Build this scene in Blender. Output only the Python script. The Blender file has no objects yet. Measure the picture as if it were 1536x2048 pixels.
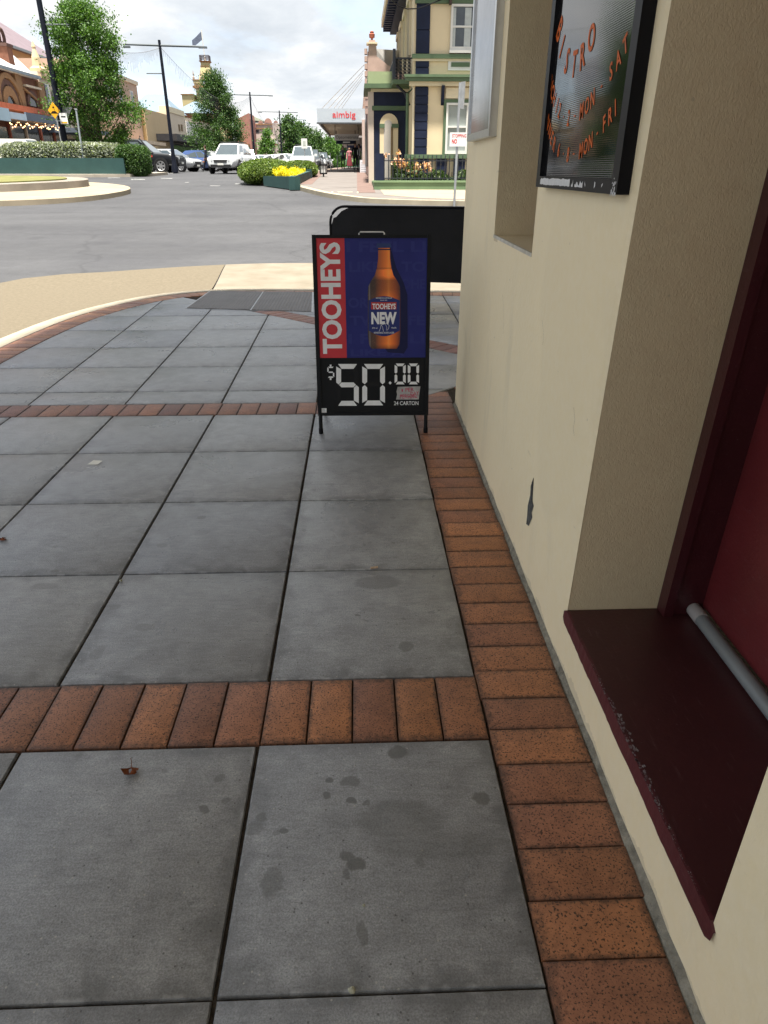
import bpy, bmesh, math, random
import numpy as np
from mathutils import Vector, Matrix

random.seed(7)
RNG = np.random.default_rng(11)
SC = bpy.context.scene
COL = SC.collection

# ------------------------------------------------------------------ camera
F_PX, PITCH, YAW, ROLL, CAM_H = 1367.0, 0.4653, 0.036, 0.001, 1.319
_cy, _sy, _cp, _sp = math.cos(YAW), math.sin(YAW), math.cos(PITCH), math.sin(PITCH)
FWD = Vector((_sy * _cp, _cy * _cp, -_sp))
_r0 = Vector((_cy, -_sy, 0.0)); _u0 = _r0.cross(FWD)
RGT = math.cos(ROLL) * _r0 + math.sin(ROLL) * _u0
UPV = -math.sin(ROLL) * _r0 + math.cos(ROLL) * _u0
CAM = Vector((0, 0, CAM_H))
cam_data = bpy.data.cameras.new('camera')
cam = bpy.data.objects.new('camera', cam_data); COL.objects.link(cam)
cam_data.sensor_fit = 'HORIZONTAL'; cam_data.sensor_width = 36.0
cam_data.lens = 36.0 * F_PX / 1536.0
cam_data.clip_start = 0.05; cam_data.clip_end = 6000
_m = Matrix((RGT, UPV, -FWD)).transposed().to_4x4(); _m.translation = CAM
cam.matrix_world = _m
SC.camera = cam

# ------------------------------------------------------------------ sky, sun, exposure
SUN_EL, SUN_AZ = math.radians(77), math.radians(180)   # azimuth clockwise from +Y
EXPOSURE = 1.98
SKY_STRENGTH = 0.10
CLOUD_STRENGTH = 0.295
SUN_STRENGTH = 3.7

world = bpy.data.worlds.new('World'); SC.world = world; world.use_nodes = True
wn, wl = world.node_tree.nodes, world.node_tree.links
wn.clear()
w_out = wn.new('ShaderNodeOutputWorld')
w_sky = wn.new('ShaderNodeTexSky'); w_sky.sky_type = 'NISHITA'; w_sky.sun_disc = False
w_sky.sun_elevation = SUN_EL; w_sky.sun_rotation = SUN_AZ; w_sky.altitude = 900
w_bg = wn.new('ShaderNodeBackground'); w_bg.inputs['Strength'].default_value = SKY_STRENGTH
wl.new(w_sky.outputs[0], w_bg.inputs['Color'])
w_tc = wn.new('ShaderNodeTexCoord')
w_sep = wn.new('ShaderNodeSeparateXYZ'); wl.new(w_tc.outputs['Generated'], w_sep.inputs[0])
w_z = wn.new('ShaderNodeMath'); w_z.operation = 'MAXIMUM'; wl.new(w_sep.outputs['Z'], w_z.inputs[0]); w_z.inputs[1].default_value = 0.0
w_za = wn.new('ShaderNodeMath'); w_za.operation = 'ADD'; wl.new(w_z.outputs[0], w_za.inputs[0]); w_za.inputs[1].default_value = 0.30
w_dx = wn.new('ShaderNodeMath'); w_dx.operation = 'DIVIDE'; wl.new(w_sep.outputs['X'], w_dx.inputs[0]); wl.new(w_za.outputs[0], w_dx.inputs[1])
w_dy = wn.new('ShaderNodeMath'); w_dy.operation = 'DIVIDE'; wl.new(w_sep.outputs['Y'], w_dy.inputs[0]); wl.new(w_za.outputs[0], w_dy.inputs[1])
w_cmb = wn.new('ShaderNodeCombineXYZ'); wl.new(w_dx.outputs[0], w_cmb.inputs[0]); wl.new(w_dy.outputs[0], w_cmb.inputs[1])
def w_noise(scale, detail, rough, off):
    mp = wn.new('ShaderNodeMapping'); mp.inputs['Location'].default_value = off
    wl.new(w_cmb.outputs[0], mp.inputs['Vector'])
    n = wn.new('ShaderNodeTexNoise'); n.inputs['Scale'].default_value = scale
    n.inputs['Detail'].default_value = detail; n.inputs['Roughness'].default_value = rough
    n.inputs['Distortion'].default_value = 0.25
    wl.new(mp.outputs[0], n.inputs['Vector']); return n
n_cov = w_noise(1.3, 9, 0.58, (3.1, 1.7, 0))
r_cov = wn.new('ShaderNodeValToRGB'); wl.new(n_cov.outputs['Fac'], r_cov.inputs[0])
r_cov.color_ramp.elements[0].position = 0.24; r_cov.color_ramp.elements[0].color = (0.45, 0.45, 0.45, 1)
r_cov.color_ramp.elements[1].position = 0.50; r_cov.color_ramp.elements[1].color = (1, 1, 1, 1)
n_tone = w_noise(2.2, 10, 0.60, (-2.3, 5.2, 4.0))
r_tone = wn.new('ShaderNodeValToRGB'); wl.new(n_tone.outputs['Fac'], r_tone.inputs[0])
e = r_tone.color_ramp.elements
e[0].position = 0.33; e[0].color = (0.60, 0.65, 0.71, 1)
e[1].position = 0.63; e[1].color = (0.98, 0.98, 0.97, 1)
_e = e.new(0.50); _e.color = (0.76, 0.80, 0.84, 1)
w_cb = wn.new('ShaderNodeBackground'); w_cb.inputs['Strength'].default_value = CLOUD_STRENGTH
wl.new(r_tone.outputs[0], w_cb.inputs['Color'])
w_mix = wn.new('ShaderNodeMixShader')
wl.new(r_cov.outputs[0], w_mix.inputs[0]); wl.new(w_bg.outputs[0], w_mix.inputs[1]); wl.new(w_cb.outputs[0], w_mix.inputs[2])
wl.new(w_mix.outputs[0], w_out.inputs['Surface'])

sun_l = bpy.data.lights.new('sun', 'SUN'); sun_l.energy = SUN_STRENGTH; sun_l.angle = math.radians(4.0)
sun_l.color = (1.0, 0.95, 0.86)
sun = bpy.data.objects.new('sun', sun_l); COL.objects.link(sun)
_sd = Vector((math.sin(SUN_AZ) * math.cos(SUN_EL), math.cos(SUN_AZ) * math.cos(SUN_EL), math.sin(SUN_EL)))
sun.rotation_euler = _sd.to_track_quat('Z', 'Y').to_euler(); sun.location = (0, 0, 40)

SC.view_settings.view_transform = 'Standard'; SC.view_settings.look = 'None'
SC.view_settings.exposure = EXPOSURE; SC.view_settings.gamma = 1.0
SC.view_settings.use_curve_mapping = False
SC.cycles.use_denoising = True
SC.cycles.max_bounces = 7; SC.cycles.diffuse_bounces = 4; SC.cycles.glossy_bounces = 3

# ------------------------------------------------------------------ helpers: geometry
def ray(px, py):
    return FWD + RGT * ((px - 768.0) / F_PX) + UPV * ((1024.0 - py) / F_PX)
def at(px, py, Y):
    d = ray(px, py); return CAM + d * (Y / d.y)
def atx(px, py, X):
    d = ray(px, py); return CAM + d * (X / d.x)
def atz(px, py, z=0.0):
    d = ray(px, py); return CAM + d * ((z - CAM_H) / d.z)
_YS = [-60, 9, 22, 38, 55, 120, 400, 3000]; _ZS = [-.12, -.06, .40, .92, 1.10, 1.36, 2.0, 2.0]
def rz(y):
    return float(np.interp(y, _YS, _ZS))

class MB:
    def __init__(self):
        self.v, self.f, self.m = [], [], []
    def add(self, vs, fs, mi=0):
        b = len(self.v); self.v += [tuple(p) for p in vs]
        for f in fs: self.f.append([b + i for i in f]); self.m.append(mi)
        return self
    def box(self, x0, x1, y0, y1, z0, z1, mi=0):
        v = [(x0,y0,z0),(x1,y0,z0),(x1,y1,z0),(x0,y1,z0),(x0,y0,z1),(x1,y0,z1),(x1,y1,z1),(x0,y1,z1)]
        return self.add(v, [(0,3,2,1),(4,5,6,7),(0,1,5,4),(1,2,6,5),(2,3,7,6),(3,0,4,7)], mi)
    def cbox(self, x0, x1, y0, y1, z0, z1, c, mi=0):
        """box with its top edges chamfered by c"""
        v = [(x0,y0,z0),(x1,y0,z0),(x1,y1,z0),(x0,y1,z0),
             (x0,y0,z1-c),(x1,y0,z1-c),(x1,y1,z1-c),(x0,y1,z1-c),
             (x0+c,y0+c,z1),(x1-c,y0+c,z1),(x1-c,y1-c,z1),(x0+c,y1-c,z1)]
        return self.add(v, [(0,1,5,4),(1,2,6,5),(2,3,7,6),(3,0,4,7),(4,5,9,8),(5,6,10,9),(6,7,11,10),(7,4,8,11),(8,9,10,11)], mi)
    def prism(self, poly, z0, z1, mi=0, bottom=True):
        """vertical prism over an x,y polygon (counter-clockwise); z0, z1 numbers or functions of x,y"""
        a0 = z0 if callable(z0) else (lambda x, y: z0)
        a1 = z1 if callable(z1) else (lambda x, y: z1)
        n = len(poly)
        v = [(x, y, a0(x, y)) for x, y in poly] + [(x, y, a1(x, y)) for x, y in poly]
        fs = [tuple(range(n, 2 * n))]
        if bottom: fs.append(tuple(range(n - 1, -1, -1)))
        fs += [(i, (i + 1) % n, n + (i + 1) % n, n + i) for i in range(n)]
        return self.add(v, fs, mi)
    def plate(self, pts, d, mi=0):
        """closed plate: polygon of 3-D points extruded by vector d"""
        n = len(pts); d = Vector(d)
        p = [Vector(q) for q in pts]
        v = p + [q + d for q in p]
        fs = [tuple(range(n - 1, -1, -1)), tuple(range(n, 2 * n))] + [(i, (i + 1) % n, n + (i + 1) % n, n + i) for i in range(n)]
        return self.add(v, fs, mi)
    def tube(self, pts, r, n=8, mi=0, caps=True):
        pts = [Vector(p) for p in pts]; rs = r if isinstance(r, (list, tuple)) else [r] * len(pts)
        rings = []
        for i, p in enumerate(pts):
            if i == 0: t = pts[1] - p
            elif i == len(pts) - 1: t = p - pts[i - 1]
            else: t = pts[i + 1] - pts[i - 1]
            t.normalize()
            a = Vector((0, 0, 1)) if abs(t.z) < 0.9 else Vector((1, 0, 0))
            u = t.cross(a).normalized(); w = t.cross(u).normalized()
            rings.append([p + (u * math.cos(2 * math.pi * k / n) + w * math.sin(2 * math.pi * k / n)) * rs[i] for k in range(n)])
        v = [q for rg in rings for q in rg]; fs = []
        for i in range(len(pts) - 1):
            for k in range(n):
                a, b = i * n + k, i * n + (k + 1) % n
                fs.append((a, a + n, b + n, b))
        if caps:
            fs.append(tuple(range(n))); fs.append(tuple(range((len(pts) - 1) * n + n - 1, (len(pts) - 1) * n - 1, -1)))
        return self.add(v, fs, mi)
    def lathe(self, prof, c=(0, 0, 0), n=12, mi=0):
        cx, cy, cz = c; v = []; fs = []
        for r, z in prof:
            for k in range(n):
                a = 2 * math.pi * k / n; v.append((cx + r * math.cos(a), cy + r * math.sin(a), cz + z))
        for i in range(len(prof) - 1):
            for k in range(n):
                a, b = i * n + k, i * n + (k + 1) % n
                fs.append((a, b, b + n, a + n))
        fs.append(tuple(range(n - 1, -1, -1))); fs.append(tuple(range((len(prof) - 1) * n, len(prof) * n)))
        return self.add(v, fs, mi)
    def wheel(self, c, r, w, axis='y', n=20, mi=0):
        """disc with its axis along y (or x)"""
        v = []; c = Vector(c)
        for s in (-w / 2, w / 2):
            for k in range(n):
                a = 2 * math.pi * k / n
                q = (r * math.cos(a), s, r * math.sin(a)) if axis == 'y' else (s, r * math.cos(a), r * math.sin(a))
                v.append(c + Vector(q))
        fs = [(k, (k + 1) % n, n + (k + 1) % n, n + k) for k in range(n)] + [tuple(range(n - 1, -1, -1)), tuple(range(n, 2 * n))]
        return self.add(v, fs, mi)
    def build(self, name, mats, parent=None, smooth=None):
        me = bpy.data.meshes.new(name); me.from_pydata(self.v, [], self.f)
        if not isinstance(mats, (list, tuple)): mats = [mats]
        for m in mats: me.materials.append(m)
        if len(mats) > 1:
            for p, mi in zip(me.polygons, self.m): p.material_index = mi
        me.validate(); me.update()
        bm = bmesh.new(); bm.from_mesh(me); bmesh.ops.recalc_face_normals(bm, faces=bm.faces); bm.to_mesh(me); bm.free()
        if smooth is not None:
            me.polygons.foreach_set('use_smooth', [True] * len(me.polygons)); me.set_sharp_from_angle(angle=math.radians(smooth))
        return link(name, me, parent)

def link(name, me, parent=None):
    o = bpy.data.objects.new(name, me); COL.objects.link(o)
    if parent is not None:
        o.parent = parent
        if parent.type == 'EMPTY' and parent.get('_world'):
            o.matrix_parent_inverse = Matrix.Translation(-Vector(parent.location))
    return o
def thing(name, label, cat, loc=(0, 0, 0), group=None, local=False):
    """an Empty at the thing's base; its parts are modelled in world metres unless local"""
    o = bpy.data.objects.new(name, None); COL.objects.link(o); o.location = loc; o.empty_display_size = 0.2
    o['label'] = label; o['category'] = cat
    if group: o['group'] = group
    if not local: o['_world'] = 1
    return o
def tag(o, label, cat, group=None):
    o['label'] = label; o['category'] = cat
    if group: o['group'] = group
    return o
def struct(o, label=None):
    o['kind'] = 'structure'
    if label: o['label'] = label
    return o
def copy_tree(o, parent=None):
    c = o.copy(); COL.objects.link(c); c.parent = parent
    if parent is not None: c.matrix_parent_inverse = o.matrix_parent_inverse.copy()
    for ch in list(o.children): copy_tree(ch, c)
    return c

# ------------------------------------------------------------------ helpers: materials
MATS = {}
def mat(name, col, rough=0.7, spec=0.4, var=0.12, scale=3.0, bump=0.0, bscale=60.0, metal=0.0, coat=0.0, col2=None, rand=0.0, detail=6.0, emit=0.0, stretch=None):
    """plain procedural material: colour mottled by noise, optional fine relief, optional variation from object to object"""
    if name in MATS: return MATS[name]
    m = bpy.data.materials.new(name); m.use_nodes = True; MATS[name] = m
    N, L = m.node_tree.nodes, m.node_tree.links
    b = N['Principled BSDF']
    b.inputs['Roughness'].default_value = rough; b.inputs['Metallic'].default_value = metal
    b.inputs['Specular IOR Level'].default_value = spec
    if coat: b.inputs['Coat Weight'].default_value = coat; b.inputs['Coat Roughness'].default_value = 0.05
    tc = N.new('ShaderNodeTexCoord'); vec = tc.outputs['Object']
    if stretch:
        mp = N.new('ShaderNodeMapping'); mp.inputs['Scale'].default_value = stretch; L.new(vec, mp.inputs['Vector']); vec = mp.outputs[0]
    if var or col2:
        n = N.new('ShaderNodeTexNoise'); n.inputs['Scale'].default_value = scale; n.inputs['Detail'].default_value = detail
        n.inputs['Roughness'].default_value = 0.6; L.new(vec, n.inputs['Vector'])
        r = N.new('ShaderNodeValToRGB'); L.new(n.outputs['Fac'], r.inputs[0])
        c2 = col2 or tuple(min(1, c * (1 + var)) for c in col)
        c1 = col if col2 else tuple(c * (1 - var) for c in col)
        r.color_ramp.elements[0].position = 0.32; r.color_ramp.elements[1].position = 0.68
        r.color_ramp.elements[0].color = (*c1, 1); r.color_ramp.elements[1].color = (*c2, 1)
        out = r.outputs[0]
    else:
        rgb = N.new('ShaderNodeRGB'); rgb.outputs[0].default_value = (*col, 1); out = rgb.outputs[0]
    if rand:
        oi = N.new('ShaderNodeObjectInfo'); hs = N.new('ShaderNodeHueSaturation')
        mr = N.new('ShaderNodeMapRange'); mr.inputs[3].default_value = 1 - rand; mr.inputs[4].default_value = 1 + rand
        L.new(oi.outputs['Random'], mr.inputs[0]); L.new(mr.outputs[0], hs.inputs['Value']); L.new(out, hs.inputs['Color']); out = hs.outputs[0]
    L.new(out, b.inputs['Base Color'])
    if emit:
        L.new(out, b.inputs['Emission Color']); b.inputs['Emission Strength'].default_value = emit
    if bump:
        n2 = N.new('ShaderNodeTexNoise'); n2.inputs['Scale'].default_value = bscale; n2.inputs['Detail'].default_value = 4
        L.new(vec, n2.inputs['Vector'])
        bp = N.new('ShaderNodeBump'); bp.inputs['Strength'].default_value = bump; bp.inputs['Distance'].default_value = 0.01
        L.new(n2.outputs['Fac'], bp.inputs['Height']); L.new(bp.outputs[0], b.inputs['Normal'])
    return m
def flat(name, col, rough=0.5, spec=0.2):
    return mat(name, col, rough, spec, var=0.05, scale=25.0)

def nodes_of(m):
    return m.node_tree.nodes, m.node_tree.links, m.node_tree.nodes['Principled BSDF']
def nmath(N, L, op, a, b=None):
    n = N.new('ShaderNodeMath'); n.operation = op
    for i, x in enumerate((a, b)):
        if x is None: continue
        if isinstance(x, (int, float)): n.inputs[i].default_value = x
        else: L.new(x, n.inputs[i])
    return n.outputs[0]
def nmix(N, L, fac, a, b, mode='MIX'):
    n = N.new('ShaderNodeMix'); n.data_type = 'RGBA'; n.blend_type = mode; n.clamp_factor = True
    for s, x in ((n.inputs[0], fac), (n.inputs[6], a), (n.inputs[7], b)):
        if isinstance(x, (int, float)): s.default_value = x
        elif isinstance(x, tuple): s.default_value = (*x, 1) if len(x) == 3 else x
        else: L.new(x, s)
    return n.outputs[2]
def nnoise(N, L, vec, scale, detail=5, rough=0.6, dist=0.0):
    n = N.new('ShaderNodeTexNoise'); n.inputs['Scale'].default_value = scale; n.inputs['Detail'].default_value = detail
    n.inputs['Roughness'].default_value = rough; n.inputs['Distortion'].default_value = dist; L.new(vec, n.inputs['Vector']); return n.outputs['Fac']
def nramp(N, L, fac, stops):
    r = N.new('ShaderNodeValToRGB'); L.new(fac, r.inputs[0]); e = r.color_ramp.elements
    while len(e) < len(stops): e.new(0.5)
    for el, (p, c) in zip(e, stops):
        el.position = p; el.color = (*c, 1) if isinstance(c, tuple) else (c, c, c, 1)
    return r.outputs[0]

# ------------------------------------------------------------------ helpers: lettering
def text_mesh(s, size=1.0, bold=0.0, align='CENTER', xs=1.0):
    """flat outline of a text as a mesh in its own x,y plane, centred vertically on its capitals"""
    cu = bpy.data.curves.new('lettering', 'FONT'); cu.body = s; cu.size = size; cu.align_x = align; cu.align_y = 'CENTER'
    cu.offset = bold * size; cu.resolution_u = 3; cu.extrude = 0.0
    ob = bpy.data.objects.new('lettering', cu); COL.objects.link(ob)
    bpy.context.view_layer.update()
    dg = bpy.context.evaluated_depsgraph_get()
    me = bpy.data.meshes.new_from_object(ob.evaluated_get(dg))
    bpy.data.objects.remove(ob); bpy.data.curves.remove(cu)
    if xs != 1.0:
        for v in me.vertices: v.co.x *= xs
    return me
def put_text(name, s, origin, ux, uy, height, material, parent, bold=0.02, width=None, align='CENTER', split=False, wk=1.0):
    """capitals of the given height standing on a plane spanned by unit vectors ux, uy"""
    me = text_mesh(s, 1.0, bold, align)
    xs = [v.co.x for v in me.vertices]; ys = [v.co.y for v in me.vertices]
    if not xs: return None
    h = max(ys) - min(ys); w = max(xs) - min(xs)
    ky = height / h; kx = ky * wk if width is None else width / w
    cx = (max(xs) + min(xs)) / 2 if align == 'CENTER' else min(xs)
    cy = (max(ys) + min(ys)) / 2
    ux, uy, o = Vector(ux), Vector(uy), Vector(origin)
    for v in me.vertices: v.co = o + ux * ((v.co.x - cx) * kx) + uy * ((v.co.y - cy) * ky)
    me.materials.clear(); me.materials.append(material)
    if split: return split_letters(me, material, parent)
    return link(name, me, parent)
def split_letters(me, material, parent):
    """every letter of a word as a part of its own"""
    bm = bmesh.new(); bm.from_mesh(me); left = set(bm.faces); out = None
    while left:
        st = [left.pop()]; isl = list(st)
        while st:
            f = st.pop()
            for e in f.edges:
                for g in e.link_faces:
                    if g in left: left.remove(g); st.append(g); isl.append(g)
        mb = MB(); idx = {}
        for f in isl:
            for v in f.verts:
                if v not in idx: idx[v] = len(mb.v); mb.v.append(tuple(v.co))
        for f in isl: mb.f.append([idx[v] for v in f.verts]); mb.m.append(0)
        out = mb.build('letter', material, parent)
    bm.free(); return out

# ================================================================== materials of the near scene
def spots_material(name, base, spots, rough):
    m = bpy.data.materials.new(name); m.use_nodes = True; MATS[name] = m
    N, L, b = nodes_of(m)
    tc = N.new('ShaderNodeTexCoord'); vec = tc.outputs['Object']
    big = nnoise(N, L, vec, 2.2, 8, 0.65, 0.6)
    fine = nnoise(N, L, vec, 260, 3, 0.8)
    mid = nnoise(N, L, vec, 11, 6, 0.62, 0.4)
    c = nramp(N, L, big, [(0.28, tuple(x * 0.84 for x in base)), (0.55, base), (0.75, tuple(x * 1.14 for x in base))])
    c = nmix(N, L, 0.55, c, nramp(N, L, mid, [(0.3, 0.34), (0.7, 0.66)]), 'OVERLAY')
    c = nmix(N, L, 0.65, c, nramp(N, L, fine, [(0.36, 0.28), (0.62, 0.70)]), 'OVERLAY')
    # brushed finish: short streaks across each slab
    mps = N.new('ShaderNodeMapping'); mps.inputs['Scale'].default_value = (14, 90, 1); mps.inputs['Rotation'].default_value = (0, 0, 0.5); L.new(vec, mps.inputs[0])
    c = nmix(N, L, 0.40, c, nramp(N, L, nnoise(N, L, mps.outputs[0], 1.0, 6, 0.7), [(0.35, 0.36), (0.65, 0.64)]), 'OVERLAY')
    # grime gathered along the edges, paler worn arris here and there
    sg = N.new('ShaderNodeSeparateXYZ'); L.new(tc.outputs['Generated'], sg.inputs[0])
    def edge(o): return nmath(N, L, 'MINIMUM', o, nmath(N, L, 'SUBTRACT', 1.0, o))
    ed = nmath(N, L, 'MINIMUM', edge(sg.outputs[0]), edge(sg.outputs[1]))
    en = nmath(N, L, 'ADD', ed, nmath(N, L, 'MULTIPLY', nmath(N, L, 'SUBTRACT', mid, 0.5), 0.22))
    c = nmix(N, L, nramp(N, L, en, [(0.0, 0.55), (0.075, 0.0)]), c, tuple(x * 0.45 for x in base))
    wv = nnoise(N, L, vec, 23, 4, 0.6)
    worn = nmath(N, L, 'MULTIPLY', nramp(N, L, ed, [(0.006, 1.0), (0.016, 0.0)]), nramp(N, L, wv, [(0.50, 0.0), (0.64, 0.4)]))
    c = nmix(N, L, worn, c, tuple(min(1, x * 1.9) for x in base))
    # pale grit and tiny dark pits
    gv_ = N.new('ShaderNodeTexVoronoi'); gv_.inputs['Scale'].default_value = 75; L.new(vec, gv_.inputs['Vector']); gs_ = N.new('ShaderNodeSeparateColor'); L.new(gv_.outputs['Color'], gs_.inputs[0])
    dot = nmath(N, L, 'LESS_THAN', gv_.outputs['Distance'], 0.16)
    c = nmix(N, L, nmath(N, L, 'MULTIPLY', nmath(N, L, 'MULTIPLY', dot, nmath(N, L, 'GREATER_THAN', gs_.outputs[0], 0.90)), 0.7), c, (0.42, 0.41, 0.38))
    c = nmix(N, L, nmath(N, L, 'MULTIPLY', nmath(N, L, 'MULTIPLY', dot, nmath(N, L, 'LESS_THAN', gs_.outputs[0], 0.12)), 0.7), c, (0.05, 0.05, 0.05))
    oi = N.new('ShaderNodeObjectInfo')
    tint = nramp(N, L, oi.outputs['Random'], [(0.0, (0.88, 0.89, 0.92)), (0.5, (1.0, 0.99, 0.97)), (1.0, (1.10, 1.09, 1.06))])
    c = nmix(N, L, 1.0, c, tint, 'MULTIPLY')
    # warp the lookup so the drip marks have ragged outlines
    wn1 = N.new('ShaderNodeTexNoise'); wn1.inputs['Scale'].default_value = 38; wn1.inputs['Detail'].default_value = 3; L.new(vec, wn1.inputs['Vector'])
    vm = N.new('ShaderNodeVectorMath'); vm.operation = 'MULTIPLY_ADD'; L.new(wn1.outputs['Color'], vm.inputs[0]); vm.inputs[1].default_value = (.022, .022, 0); L.new(vec, vm.inputs[2])
    tot = None
    for (x, y, rx, ry, s) in spots:
        sub = N.new('ShaderNodeVectorMath'); sub.operation = 'SUBTRACT'; L.new(vm.outputs[0], sub.inputs[0]); sub.inputs[1].default_value = (x + .011, y + .011, 0)
        sc = N.new('ShaderNodeVectorMath'); sc.operation = 'MULTIPLY'; L.new(sub.outputs[0], sc.inputs[0]); sc.inputs[1].default_value = (1 / rx, 1 / ry, 0)
        ln = N.new('ShaderNodeVectorMath'); ln.operation = 'LENGTH'; L.new(sc.outputs[0], ln.inputs[0])
        mr = N.new('ShaderNodeMapRange'); mr.interpolation_type = 'SMOOTHSTEP'
        mr.inputs[1].default_value = 1.15; mr.inputs[2].default_value = 0.80; mr.inputs[3].default_value = 0.0; mr.inputs[4].default_value = s
        L.new(ln.outputs['Value'], mr.inputs[0])
        tot = mr.outputs[0] if tot is None else nmath(N, L, 'MAXIMUM', tot, mr.outputs[0])
    # scattered small marks over the rest
    vo = N.new('ShaderNodeTexVoronoi'); vo.inputs['Scale'].default_value = 6.0; L.new(vm.outputs[0], vo.inputs['Vector'])
    mk = N.new('ShaderNodeMapRange'); mk.inputs[1].default_value = 0.085; mk.inputs[2].default_value = 0.05; mk.inputs[3].default_value = 0; mk.inputs[4].default_value = 0.42
    L.new(vo.outputs['Distance'], mk.inputs[0])
    sepc = N.new('ShaderNodeSeparateColor'); L.new(vo.outputs['Color'], sepc.inputs[0])
    pick = nmath(N, L, 'GREATER_THAN', sepc.outputs[0], 0.42)
    tot = nmath(N, L, 'MAXIMUM', tot, nmath(N, L, 'MULTIPLY', mk.outputs[0], pick))
    c = nmix(N, L, tot, c, tuple(x * 0.42 for x in (base[0], base[1] * .98, base[2] * .9)))
    L.new(c, b.inputs['Base Color'])
    rr = nramp(N, L, big, [(0.3, rough - .08), (0.7, rough + .12)])
    L.new(rr, b.inputs['Roughness']); b.inputs['Specular IOR Level'].default_value = 0.5
    bp = N.new('ShaderNodeBump'); bp.inputs['Strength'].default_value = 0.35; bp.inputs['Distance'].default_value = 0.004
    f2 = nnoise(N, L, vec, 230, 4, 0.65)
    L.new(nmath(N, L, 'ADD', f2, nmath(N, L, 'MULTIPLY', mid, 0.8)), bp.inputs['Height']); L.new(bp.outputs[0], b.inputs['Normal'])
    return m

def g2(px, py):
    p = atz(px, py); return p.x, p.y
_sp = [(795,1505,.026,.022,.8),(658,1560,.011,.009,.8),(700,1563,.024,.016,.65),(655,1591,.010,.009,.8),(703,1603,.011,.009,.8),(735,1605,.009,.008,.6),
       (800,1640,.10,.055,.38),(880,1690,.15,.035,.30),(963,1597,.019,.020,.7),(713,1728,.020,.017,.8),(695,1712,.018,.012,.7),(692,1748,.008,.012,.6),(543,1765,.022,.034,.55),
       (523,1635,.014,.013,.65),(507,1658,.020,.020,.5),(568,1662,.011,.009,.8),(552,1664,.010,.010,.5),(409,1620,.013,.010,.7),(439,1555,.013,.011,.5),(452,1601,.010,.009,.5),(328,1541,.010,.008,.45),
       (725,1868,.010,.024,.55),(755,1165,.085,.045,.45),(830,1140,.05,.02,.3),(403,1035,.020,.015,.6),(324,1091,.022,.018,.5),(230,1214,.020,.016,.5),(288,1255,.034,.02,.4),(195,1305,.02,.035,.35),
       (110,1142,.016,.010,.5),(715,1230,.011,.008,.6),(812,1292,.022,.026,.5),(785,1085,.008,.006,.5),(740,1085,.010,.008,.4),(90,1172,.05,.02,.4),(660,968,.025,.01,.45)]
SPOTS = [(*g2(x, y), rx, ry, s) for x, y, rx, ry, s in _sp]
M_SLAB = spots_material('concrete_slab', (0.262, 0.271, 0.290), SPOTS, 0.31)

def brick_material():
    m = bpy.data.materials.new('clay_paver'); m.use_nodes = True
    N, L, b = nodes_of(m)
    tc = N.new('ShaderNodeTexCoord'); vec = tc.outputs['Object']; oi = N.new('ShaderNodeObjectInfo')
    big = nnoise(N, L, vec, 14, 5, 0.6, 0.5)
    c = nmix(N, L, nramp(N, L, big, [(0.40, 0.0), (0.75, 0.45)]), oi.outputs['Color'], (0.075, 0.036, 0.030))
    sp = nnoise(N, L, vec, 210, 3, 0.6)
    c = nmix(N, L, nramp(N, L, sp, [(0.555, 0.0), (0.615, 0.9)]), c, (0.014, 0.010, 0.009))
    sp2 = nnoise(N, L, vec, 260, 2, 0.5)
    c = nmix(N, L, nramp(N, L, sp2, [(0.64, 0.0), (0.69, 0.65)]), c, (0.42, 0.22, 0.12))
    gr = nnoise(N, L, vec, 60, 5, 0.7)
    sg = N.new('ShaderNodeSeparateXYZ'); L.new(tc.outputs['Generated'], sg.inputs[0])
    def edge(o): return nmath(N, L, 'MINIMUM', o, nmath(N, L, 'SUBTRACT', 1.0, o))
    ed = nmath(N, L, 'MINIMUM', edge(sg.outputs[0]), edge(sg.outputs[1]))
    en = nmath(N, L, 'ADD', ed, nmath(N, L, 'MULTIPLY', nmath(N, L, 'SUBTRACT', gr, 0.5), 0.30))
    c = nmix(N, L, nramp(N, L, en, [(0.0, 0.7), (0.10, 0.0)]), c, (0.055, 0.034, 0.026))
    c = nmix(N, L, 0.5, c, nramp(N, L, gr, [(0.3, 0.32), (0.7, 0.62)]), 'OVERLAY')
    L.new(c, b.inputs['Base Color']); b.inputs['Roughness'].default_value = 0.52; b.inputs['Specular IOR Level'].default_value = 0.45
    bp = N.new('ShaderNodeBump'); bp.inputs['Strength'].default_value = 0.35; bp.inputs['Distance'].default_value = 0.003
    L.new(nmath(N, L, 'ADD', sp, gr), bp.inputs['Height']); L.new(bp.outputs[0], b.inputs['Normal'])
    return m
M_BRICK = brick_material()
M_JOINT = mat('joint_sand', (0.050, 0.041, 0.033), 0.95, 0.1, var=0.4, scale=60, bump=0.5, bscale=200)
M_KERB = mat('kerb_concrete', (0.34, 0.30, 0.235), 0.85, 0.2, var=0.16, scale=5, bump=0.25, bscale=120)
M_APRON = mat('exposed_aggregate', (0.120, 0.100, 0.070), 0.9, 0.2, scale=26, bump=0.5, bscale=160, col2=(0.158, 0.133, 0.095), detail=9)
M_APRON2 = mat('plain_concrete', (0.165, 0.142, 0.106), 0.88, 0.2, scale=2.5, bump=0.2, bscale=120, col2=(0.22, 0.192, 0.15))
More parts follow.
